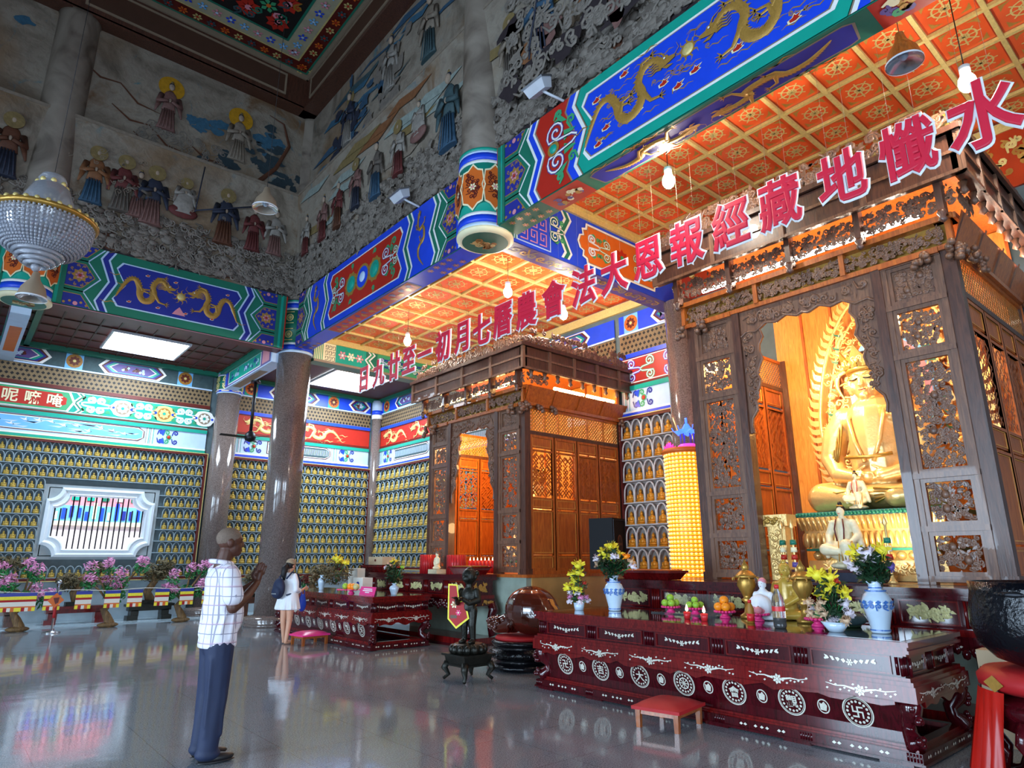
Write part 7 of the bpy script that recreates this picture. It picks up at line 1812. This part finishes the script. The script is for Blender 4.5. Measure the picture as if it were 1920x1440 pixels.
mb = MB(); mb.ball((.0, 0, 1.435), (.10, .085, .075), 'khaki', 16, 10); mb.ball((.11, 0, 1.425), (.085, .065, .012), 'khaki', 14, 6); mb.build('cap', t)
t.location = (5.08, 12.4, 0); t.rotation_euler = (0, 0, .35)
bp = thing('backpack', 'dark navy backpack on the back of the woman in white', 'backpack', (0,0,0))
blob('bag_body', [('b', (-.24, 0, .98), (.085, .14, .19)), ('b', (-.30, 0, .92), (.05, .11, .11))], .012, 'navycloth', bp, 2)
mb = MB()
for q in (-1, 1): mb.tube([(-.17, q*.10, 1.15), (-.06, q*.115, 1.265), (.08, q*.12, 1.22), (.145, q*.13, 1.08), (.06, q*.2, .92), (-.16, q*.12, .86)], .016, 'navycloth', 6)
mb.build('strap', bp); mb = MB(); mb.box(-.352, -.335, -.06, .06, .88, .90, 'steel'); mb.build('zip', bp); bp.location = t.location; bp.rotation_euler = (0, 0, .35)
hb = thing('carrier_bag', 'bright blue carrier bag hanging from the arm of the woman in white', 'bag', (0,0,0))
blob('bag_body', [('b', (.22, -.14, .68), (.09, .05, .13)), ('b', (.22, -.14, .77), (.07, .035, .1))], .01, 'bluebag', hb, 2); mb = MB(); mb.tube([(.17, -.14, .83), (.2, -.14, .93), (.25, -.14, .945), (.27, -.14, .83)], .008, 'bluebag', 5); mb.build('handle', hb); hb.location = t.location; hb.rotation_euler = (0, 0, .35)

# ================================================================ BRONZE CHILD, WOODEN FISH, BOWL GONG
bx, by = 5.42, 7.25
t = thing('bronze_stand', 'four-legged dark bronze stand under the bronze child', 'stand', (bx, by, 0)); mb = MB()
mb.frustum(bx, by, .20, .30, .40, .40, .44, .44, 'bronze'); mb.box(bx-.25, bx+.25, by-.25, by+.25, .30, .325, 'bronze'); mb.box(bx-.21, bx+.21, by-.21, by+.21, .18, .2, 'bronze'); mb.build('stand_body', t)
for sx in (-1, 1):
    for sy in (-1, 1): mb = MB(); q = .19; mb.tube([(bx+sx*q, by+sy*q, .22), (bx+sx*(q+.03), by+sy*(q+.03), .15), (bx+sx*(q-.01), by+sy*(q-.01), .07), (bx+sx*(q+.035), by+sy*(q+.035), .02)], [.05, .045, .028, .022], 'bronze', 8); mb.build('leg', t)
mb = MB(); mb.lathe(bx, by, [(.20, .325), (.23, .37), (.21, .42), (.18, .445)], 'bronze', 20)
for i in range(14): a = 2*PI*i/14; mb.ball((bx+.21*math.cos(a), by+.21*math.sin(a), .38), (.05, .05, .055), 'bronze', 7, 5)
mb.build('lotus_block', t)
t = thing('bronze_child', 'dark bronze statue of a standing child holding out both hands', 'statue', (0,0,0))
pr = [('b', (.0, 0, .83), (.105, .10, .105)), ('b', (.075, 0, .80), (.05, .055, .05)), ('b', (.10, 0, .81), (.018, .016, .02)), ('c', [(0, 0, .66), (0, 0, .75)], [.05, .045]), ('b', (.01, 0, .57), (.08, .11, .13)), ('b', (.015, 0, .45), (.085, .10, .12)), ('b', (-.01, .0, .90), (.06, .06, .05))]
for q in (-1, 1):
    pr += [('c', [(0, q*.055, .40), (.015, q*.06, .22), (-.005, q*.065, .05)], [.068, .052, .036]), ('b', (.035, q*.07, .02), (.075, .04, .028)), ('c', [(0, q*.115, .64), (.02, q*.155, .53), (.14, q*.09, .50), (.22, q*.05, .55)], [.048, .042, .036, .026]), ('b', (.25, q*.045, .565), (.035, .022, .02)), ('b', (-.01, q*.10, .82), (.02, .014, .028)), ('b', (-.05, q*.085, .87), (.035, .035, .035))]
    for k in range(4): pr.append(('c', [(.27, q*(.03+.012*k), .565), (.31, q*(.03+.012*k), .575)], [.008, .007]))
blob('figure', pr, .008, 'bronze', t, 2); t.location = (bx, by, .445); t.rotation_euler = (0, 0, PI+.35)
t = thing('red_pennant', 'red pennant with yellow border held by the bronze child', 'pennant', (bx-.2, by, .9)); Fp = Fr((5.20, 7.42, .62), Vector((.55, -.83, 0)).normalized(), (0,0,1)); mb = MB()
o_ = [(0, .12), (.12, 0), (.30, .13), (.24, .36), (.16, .34), (.13, .55), (.0, .56)]; slab(mb, Fp, o_, -.006, 0, 'yellowflower')
poly(mb, Fp, [(.02, .13), (.12, .03), (.275, .14), (.222, .34), (.15, .32), (.115, .535), (.02, .54)], .002, 'cloth_red'); mb.build('cloth', t)
mb = MB(); flower(mb, Fp, (.09, .30), .05, .004, 'cream', 'ochre', 6); flower(mb, Fp, (.15, .2), .04, .004, 'pinkplastic', 'cream', 6); rect(mb, Fp, .04, .13, .13, .17, .004, 'hair_grey'); mb.build('embroidery', t)
# wooden fish
fx, fy = 6.55, 7.02+.45
t = thing('ring_stand', 'black lacquered round stand with red cushion under the wooden fish', 'stand', (fx, fy, 0)); mb = MB()
mb.lathe(fx, fy, [(.40, 0), (.46, .03), (.46, .07), (.40, .09), (.36, .12), (.40, .15), (.47, .18), (.48, .24), (.43, .27), (.40, .30), (.43, .33), (.45, .36), (.42, .39), (.1, .39)], 'lacquer_black', 40)
for i in range(30): a = 2*PI*i/30; mb.tube([(fx+.44*math.cos(a), fy+.44*math.sin(a), .17), (fx+.485*math.cos(a), fy+.485*math.sin(a), .21), (fx+.45*math.cos(a), fy+.45*math.sin(a), .25)], .018, 'lacquer_black', 5)
mb.build('stand_body', t)
mb = MB(); mb.lathe(fx, fy, [(.34, .38), (.40, .41), (.38, .44), (.2, .45), (0, .45)], 'cloth_red', 32); mb.build('cushion', t)
t = thing('wooden_fish', 'big polished brown wooden fish drum on the black ring stand', 'wooden fish drum', (fx, fy, .45)); pr = [('b', (fx+.08, fy-.10, .78), (.36, .42, .335)), ('b', (fx+.1, fy-.22, .72), (.33, .34, .27)), ('c', [(fx-.05, fy+.15, .62), (fx-.16, fy+.36, .56), (fx-.19, fy+.5, .60)], [.16, .11, .06])]
blob('body', pr, .016, 'fishwood', t, 4)
mb = MB(); r = random.Random(6)
for i in range(60): a, b = r.uniform(0, 1), r.uniform(-1, 1); mb.ball((fx-.12-.06*a+b*.13, fy+.18+.32*a, .52+.13*r.random()+.03*a), (.03, .045, .03), 'fishwood', 7, 5)
for k in range(7): mb.tube([(fx-.2+.05*k, fy+.08, .50+.02*k), (fx-.27+.07*k, fy+.02, .58), (fx-.25+.07*k, fy-.02, .66)], [.03, .022, .008], 'fishwood', 6)
mb.build('carved_head', t)
# bowl gong on its stand
gx, gy = 6.12, 1.30
t = thing('gong_stand', 'dark carved round stand with red cushion and red cloth under the black bowl gong', 'stand', (gx, gy, 0)); mb = MB()
mb.lathe(gx, gy, [(.40, 0), (.44, .03), (.38, .06), (.30, .10), (.26, .2), (.30, .3), (.42, .36), (.40, .40), (.47, .46), (.47, .50), (.42, .54), (.3, .58)], 'mahogany', 36)
for i in range(9): a = 2*PI*i/9; mb.tube([(gx+.43*math.cos(a), gy+.43*math.sin(a), .42), (gx+.48*math.cos(a), gy+.48*math.sin(a), .3), (gx+.38*math.cos(a), gy+.38*math.sin(a), .18), (gx+.42*math.cos(a), gy+.42*math.sin(a), .03)], [.04, .04, .03, .035], 'mahogany', 7)
mb.build('stand_body', t)
mb = MB(); mb.lathe(gx, gy, [(.38, .58), (.465, .62), (.47, .68), (.42, .73), (.2, .74), (0, .74)], 'cloth_red', 36); cu = mb.build('cushion', t)
mb = MB()
for i in range(6):
    a = 2*PI*i/6+.4; F = Fr((gx+.468*math.cos(a), gy+.468*math.sin(a), .65), (-math.sin(a), math.cos(a), 0), (0,0,1)); poly(mb, F, [(-.09, 0), (0, -.055), (.09, 0), (0, .055)], .004, 'gold')
mb.build('gold_diamond', cu)
mb = MB(); n = 26; vs = []; fs = []
for i in range(n+1):
    a = 1.5+1.15*i/n
    for k in range(9): q = k/8; rr = .47+.10*q+.045*math.sin(i*1.5)*q; vs.append((gx+rr*math.cos(a), gy+rr*math.sin(a), .60-.585*q))
for i in range(n):
    for k in range(8): o = i*9+k; fs.append((o, o+1, o+10, o+9))
mb.add(vs, fs, 'redsatin', True); mb.build('red_cloth', t)
t = thing('bowl_gong', 'large black hammered bowl gong at the right edge', 'gong', (gx, gy, .74)); mb = MB(); mb.lathe(gx, gy, [(.0, .742), (.2, .75), (.33, .80), (.42, .90), (.455, 1.02), (.45, 1.14), (.425, 1.26), (.43, 1.33), (.405, 1.33), (.40, 1.2), (.36, .95), (.0, .82)], 'lacquer_black', 56, True, False); mb.build('bowl', t)
mb = MB(); F = Fr((gx-.425, gy+.09, 1.26), (-.2,-.98,0), (0,0,1)); 
for i in range(3): mb.ball((gx-.43+.02*i, gy+.06+.03*i, 1.25), (.012, .07, .02), 'metal_dark', 10, 6)
mb.build('cast_mark', t)
mb = MB(); # ================================================================ ARTIFICIAL TREES, BENCHES AND FLAGS
def bonsai(label, x, y, h, seed, s=1.):
    t = thing('artificial_tree', label, 'tree', (x, y, 0)); r = random.Random(seed); mb = MB()
    pth = [(x, y, .0), (x+.03, y, .10), (x-.05, y, .25), (x-.12*s, y, .38), (x-.02, y, .5), (x+.12*s, y, .62)]
    mb.tube(pth, [.13, .10, .085, .075, .06, .05], 'trunkwood', 10); mb.ball((x, y, .05), (.22, .16, .06), 'trunkwood', 12, 7)
    tips = []
    for i in range(9):
        a = r.uniform(-1, 1)*.55*s; b = r.uniform(.65, h-.1); tips.append((x+a, y+r.uniform(-.2, .2), b)); mb.tube([pth[-1-(i % 3)], (x+a*.5, y, (pth[-1][2]+b)/2), tips[-1]], [.035, .022, .01], 'trunkwood', 6)
    mb.build('trunk', t)
    mb = MB()
    for k, q in enumerate(tips): leaves(mb, (q[0], q[1], q[2]-.06), .17, 70, 'leaf', .055, seed*10+k, .8)
    leaves(mb, (x+.05, y, .68), .22, 150, 'leaf', .06, seed, .9); mb.build('foliage', t)
    mb = MB()
    for k, q in enumerate(tips): leaves(mb, (q[0]+r.uniform(-.08, .08), q[1]-.04, q[2]+.10), .15, 75, 'pinkflower', .045, seed*11+k, .9)
    mb.build('pink_blossoms', t)
bonsai('artificial pink blossom tree at the left edge, trunk curling beside the silver stanchion', 1.55, 18.3, 1.45, 1)
bonsai('artificial pink blossom tree below the barred window', 3.22, 18.15, 1.5, 2)
bonsai('artificial pink blossom tree right of the window near the man', 4.85, 18.45, 1.5, 4)
def bench(label, x, y, w_, h, m, crown, seed, tall):
    t = thing('display_bench', label, 'bench', (x, y, 0)); mb = MB()
    mb.box(x-w_/2, x+w_/2, y-.2, y+.2, h-.06, h, m); mb.box(x-w_/2+.06, x+w_/2-.06, y-.16, y+.16, h-.16, h-.06, m); mb.build('bench_top', t)
    for s in (-1, 1): mb = MB(); mb.box(x+s*(w_/2-.16)-.12, x+s*(w_/2-.16)+.12, y-.18, y+.18, 0, .12, m); mb.box(x+s*(w_/2-.2)-.09, x+s*(w_/2-.2)+.09, y-.16, y+.16, .12, h-.14, m); mb.build('leg', t)
    d = thing('driftwood_bonsai', crown, 'bonsai', (x, y, h)); r = random.Random(seed); mb = MB()
    mb.cbox(x, y, h, .5, .26, .09, 'bronze'); mb.build('tray', d); mb = MB(); mb.tube([(x, y, h+.08), (x-.1, y, h+.3), (x+.05, y, h+.55), (x, y, h+tall*.7)], [.12, .10, .08, .03], 'trunkwood', 8); mb.build('trunk', d)
    mb = MB()
    for k in range(7): leaves(mb, (x+r.uniform(-.42, .42), y+r.uniform(-.1, .1), h+tall*r.uniform(.35, .95)), .24, 110, 'leafbrown', .06, seed*7+k, .7)
    mb.build('foliage', d)
bench('maroon stepped bench behind the flags left of the window', 1.15, 19.55, 1.0, .42, 'darkwood', 'tall brown driftwood bonsai left of the window', 3, 1.35)
bench('maroon bench under the left part of the window', 2.75, 19.55, 1.35, .42, 'mahogany_red', 'brown driftwood bonsai under the left part of the window', 4, 1.05)
bench('black bench under the right part of the window', 4.35, 19.55, 1.1, .40, 'bronze', 'olive driftwood bonsai under the right part of the window', 6, 1.15)
bench('dark bench behind the farther table and the woman', 6.95, 18.9, 1.3, .5, 'darkwood', 'grey brown driftwood bonsai behind the woman in white', 8, 1.1)
bench('dark bench between the farther table and the corner post', 8.5, 18.9, 1.2, .5, 'darkwood', 'grey brown driftwood bonsai between the white vase and the corner', 9, .9)
for x, lab in ((2.08, 'silver queue stanchion with orange tag left of the middle blossom tree'), (7.3, 'silver queue stanchion behind the tall granite column')):
    t = thing('stanchion', lab, 'stanchion', (x, 17.5, 0)); mb = MB(); mb.lathe(x, 17.5, [(.17, 0), (.16, .025), (.03, .05), (.02, .06), (.02, .98)], 'steel', 20); mb.ball((x, 17.5, 1.03), .05, 'steel', 12, 8); mb.build('post', t)
    mb = MB(); mb.lathe(x, 17.5, [(.024, .3), (.03, .36), (.03, .60), (.024, .64)], 'cloth_red', 12); mb.build('red_sleeve', t)
    F = Fr((x-.02, 17.46, .66), (1,0,0), (0,0,1)); mb = MB(); slab(mb, F, [(0, -.15), (.15, 0), (0, .15), (-.15, 0)], 0, .01, 'orange'); poly(mb, F, [(0, -.08), (.05, -.05), (.06, .06), (-.05, .05)], .012, 'maroon'); mb.build('tag', t)
mb = MB(); mb.tube([(-.5+.25*i, 17.5, .845+.02*math.cos(i*1.1)) for i in range(32)], .006, 'paperwhite', 5); tag(mb.build('flag_cord'), 'white cord carrying the row of buddhist flags', 'cord')
for k, px in enumerate((.82, 1.12, 1.42, 1.85, 2.42, 2.97, 3.42, 3.98, 4.52, 5.02, 5.52, 6.75)):
    F = Fr((px, 17.49, .46), (1,0,.0), (0,0,1)); mb = MB(); w_ = .30; F.n = Vector((0, -1, 0))
    for b0, b1, m in ((.30, .37, 'navy'), (.235, .30, 'yellowflower'), (.19, .235, 'cloth_red'), (.10, .19, 'paperwhite'), (.075, .10, 'orange')):
        rslab(mb, F, 0, w_, b0, b1, -.004, .004, m)
    for i, m in enumerate(('yellowflower', 'cloth_red', 'paperwhite', 'orange', 'yellowflower')): rslab(mb, F, w_*i/5, w_*(i+1)/5, -.0, .075, -.004, .004, m)
    tag(mb.build('buddhist_flag'), 'striped buddhist flag on the cord before the far wall', 'flag', 'flags on the cord before the far wall')

# ================================================================ RELIEF FIGURES ON THE MURALS
def relief(label, F, a, b, h, robe, robe2, halo=None, seat=False, staff=None, sc=1.):
    t = thing('relief_figure', label, 'relief figure', F.p(a, b, .1)); s = h
    M = Matrix.Identity(4); M3 = Matrix((F.u, F.n, F.v)).transposed()
    for i in range(3):
        for j in range(3): M[i][j] = M3[i][j]
    for i in range(3): M[i][1] *= .45
    o = F.p(a, b, .05+.105*(b+h*.62) if b < 2.7 else .02); M[0][3], M[1][3], M[2][3] = o
    mb = MB(); mb.T = M
    if seat:
        mb.ball((0, .02, .14*s), (.30*s, .12, .15*s), robe2, 12, 8); mb.lathe(0, 0, [(.24*s, .1*s), (.20*s, .35*s), (.19*s, .58*s), (.10*s, .68*s), (.05*s, .72*s)], robe, 14, True, True, 1, .6)
    else:
        mb.lathe(0, 0, [(.17*s, 0), (.14*s, .1*s), (.105*s, .42*s)], robe2, 16, True, True, 1, .6); mb.lathe(0, 0, [(.12*s, .40*s), (.095*s, .56*s), (.12*s, .70*s), (.09*s, .77*s), (.035*s, .83*s)], robe, 16, True, True, 1, .6)
        for k in range(5): mb.tube([(-.12*s+.06*k*s, .10*s, .02*s), (-.07*s+.035*k*s, .09*s, .42*s)], .012*s, robe2, 5)
    mb.T = None; mb.build('robe', t)
    z = .70 if seat else .70; mb = MB(); mb.T = M
    for q in (-1, 1): mb.tube([(q*.14*s, .03, z*s), (q*.19*s, .06*s+.03, (z-.17)*s), (q*.03*s, .14*s, (z-.12)*s)], [.05*s, .05*s, .03*s], robe, 7); mb.tube([(q*.17*s, .05, (z-.17)*s), (q*.22*s, .06, (z-.38)*s)], [.05*s, .015*s], robe, 6)
    mb.T = None; mb.build('sleeves', t)
    hz = .90 if not seat else .82; mb = MB(); mb.T = M; mb.ball((0, .05*s, hz*s), (.05*s, .07*s, .068*s), 'rel_skin', 10, 7); mb.ball((0, .10*s, (z-.10)*s), (.024*s, .04*s, .04*s), 'rel_skin', 7, 5); mb.T = None; mb.build('head', t)
    mb = MB(); mb.T = M; mb.ball((0, .03*s, (hz+.045)*s), (.05*s, .06*s, .045*s), 'rel_dark', 9, 6); mb.ball((0, .03*s, (hz+.095)*s), (.03*s, .035*s, .035*s), 'rel_haze', 7, 5); mb.T = None; mb.build('hair', t)
    if halo:
        mb = MB(); mb.T = M; R2 = (.22 if halo == 'rel_halo' else .13)*s; n = 22; yo = (.105*h*.42)/.45 if b < 2.7 else 0; mb.add([(R2*math.cos(2*PI*i/n), yo-.02, hz*s+R2*math.sin(2*PI*i/n)) for i in range(n)]+[(R2*math.cos(2*PI*i/n), yo+.01, hz*s+R2*math.sin(2*PI*i/n)) for i in range(n)], [tuple(range(n, 2*n))]+[(i, (i+1) % n, n+(i+1) % n, n+i) for i in range(n)], halo); mb.T = None; mb.build('halo', t)
    if staff:
        mb = MB(); mb.T = M; mb.tube([(staff[0]*s, .15*s, staff[1]*s), (staff[2]*s, .15*s, staff[3]*s)], .014*s, 'rel_dark', 6); mb.T = None; mb.build('staff', t)
# far mural, frame starts at x=-9
for x, z, h, ra, rb, ha, seat, st, lab in (
    (-.30, 8.95, 1.4, 'rel_brown', 'rel_dark', 'rel_haze', 0, None, 'relief figure in brown and black robes at the left edge of the far mural'),
    (1.22, 8.92, 1.32, 'rel_orange', 'rel_blue', 'rel_haze', 0, None, 'relief figure in blue and orange robes next to the chandelier'),
    (1.76, 8.92, 1.33, 'rel_red', 'reliefgrey', 'rel_haze', 0, None, 'relief figure in a crimson robe, second from the chandelier'),
    (2.08, 8.9, 1.15, 'reliefgrey', 'rel_rose', None, 0, None, 'slim grey relief figure standing behind the rose one'),
    (2.38, 8.82, 1.42, 'rel_dark', 'rel_rose', 'rel_haze', 0, None, 'relief figure in rose robes left of the seated red one'),
    (3.02, 9.2, 1.08, 'rel_white', 'rel_red', 'rel_haze', 1, (.22, .2, .30, 1.35), 'seated relief figure in red holding an upright spear'),
    (3.96, 8.85, 1.42, 'rel_dark', 'rel_brown', 'rel_haze', 0, (-.5, .42, .75, .98), 'dark armoured relief figure with a long slanting pole'),
    (4.66, 8.9, 1.2, 'rel_red', 'rel_red', None, 0, None, 'relief figure in red right of the grey pendant lamp'),
    (5.2, 8.95, 1.25, 'rel_white', 'rel_rose', None, 0, None, 'relief figure in pale rose nearest the corner of the far mural'),
    (2.44, 11.42, 1.32, 'rel_rose', 'rel_rose', 'rel_halo', 0, None, 'upper relief figure in rose robes with a big yellow halo'),
    (4.10, 11.3, 1.38, 'rel_cream', 'rel_cream', 'rel_halo', 0, None, 'upper relief figure in cream robes with a yellow halo')):
    relief(lab, Fmf, x+9, z-8, h, ra, rb, ha, seat, st)
for y, z, h, ra, rb, ha, seat, st, lab in (
    (8.52, 8.62, 1.62, 'rel_teal', 'rel_blue', None, 0, None, 'tall relief figure in a bright blue skirt left of the mural column'),
    (9.5, 9.3, .98, 'rel_white', 'rel_rose', None, 1, None, 'seated relief figure in white and rose left of the blue-skirted one'),
    (10.28, 8.95, 1.2, 'rel_white', 'rel_red', 'rel_haze', 0, None, 'relief figure with a red sash on the long mural'),
    (11.2, 8.85, 1.35, 'reliefgrey', 'rel_blue', None, 0, None, 'relief figure in grey and blue on the long mural'),
    (12.1, 9.0, 1.2, 'rel_rose', 'rel_dark', 'rel_haze', 0, None, 'relief figure in rose and black on the long mural'),
    (13.0, 8.9, 1.2, 'rel_red', 'rel_brown', None, 0, None, 'relief figure in red and brown on the long mural'),
    (13.8, 8.9, 1.2, 'rel_rose', 'rel_red', None, 0, None, 'relief figure in rose over red on the long mural'),
    (14.8, 8.9, 1.1, 'rel_white', 'rel_red', None, 0, None, 'relief figure in white over red nearest the corner of the long mural'),
    (6.75, 8.95, 1.2, 'rel_cream', 'reliefgrey', 'rel_haze', 0, None, 'pale relief figure with halo right of the mural column'),
    (6.05, 8.9, 1.5, 'rel_blue', 'rel_dark', None, 0, (-.1, .1, .15, 1.1), 'relief figure in navy with an orange scarf right of the mural column'),
    (5.1, 9.35, 1.4, 'rel_orange', 'rel_red', None, 0, None, 'relief figure in orange and red above the blue dragon panel'),
    (11.2, 11.6, 1.5, 'rel_white', 'rel_white', None, 0, None, 'white flying relief figure in the upper long mural'),
    (9.6, 11.4, 1.6, 'rel_cream', 'rel_teal', None, 0, None, 'relief figure in cream and teal in the upper long mural'),
    (13.2, 11.3, 1.5, 'rel_dark', 'rel_white', 'rel_haze', 0, None, 'relief figure in dark and white robes in the upper long mural')):
    relief(lab, Fmr, 16-y, z-8, h, ra, rb, ha, seat, st)
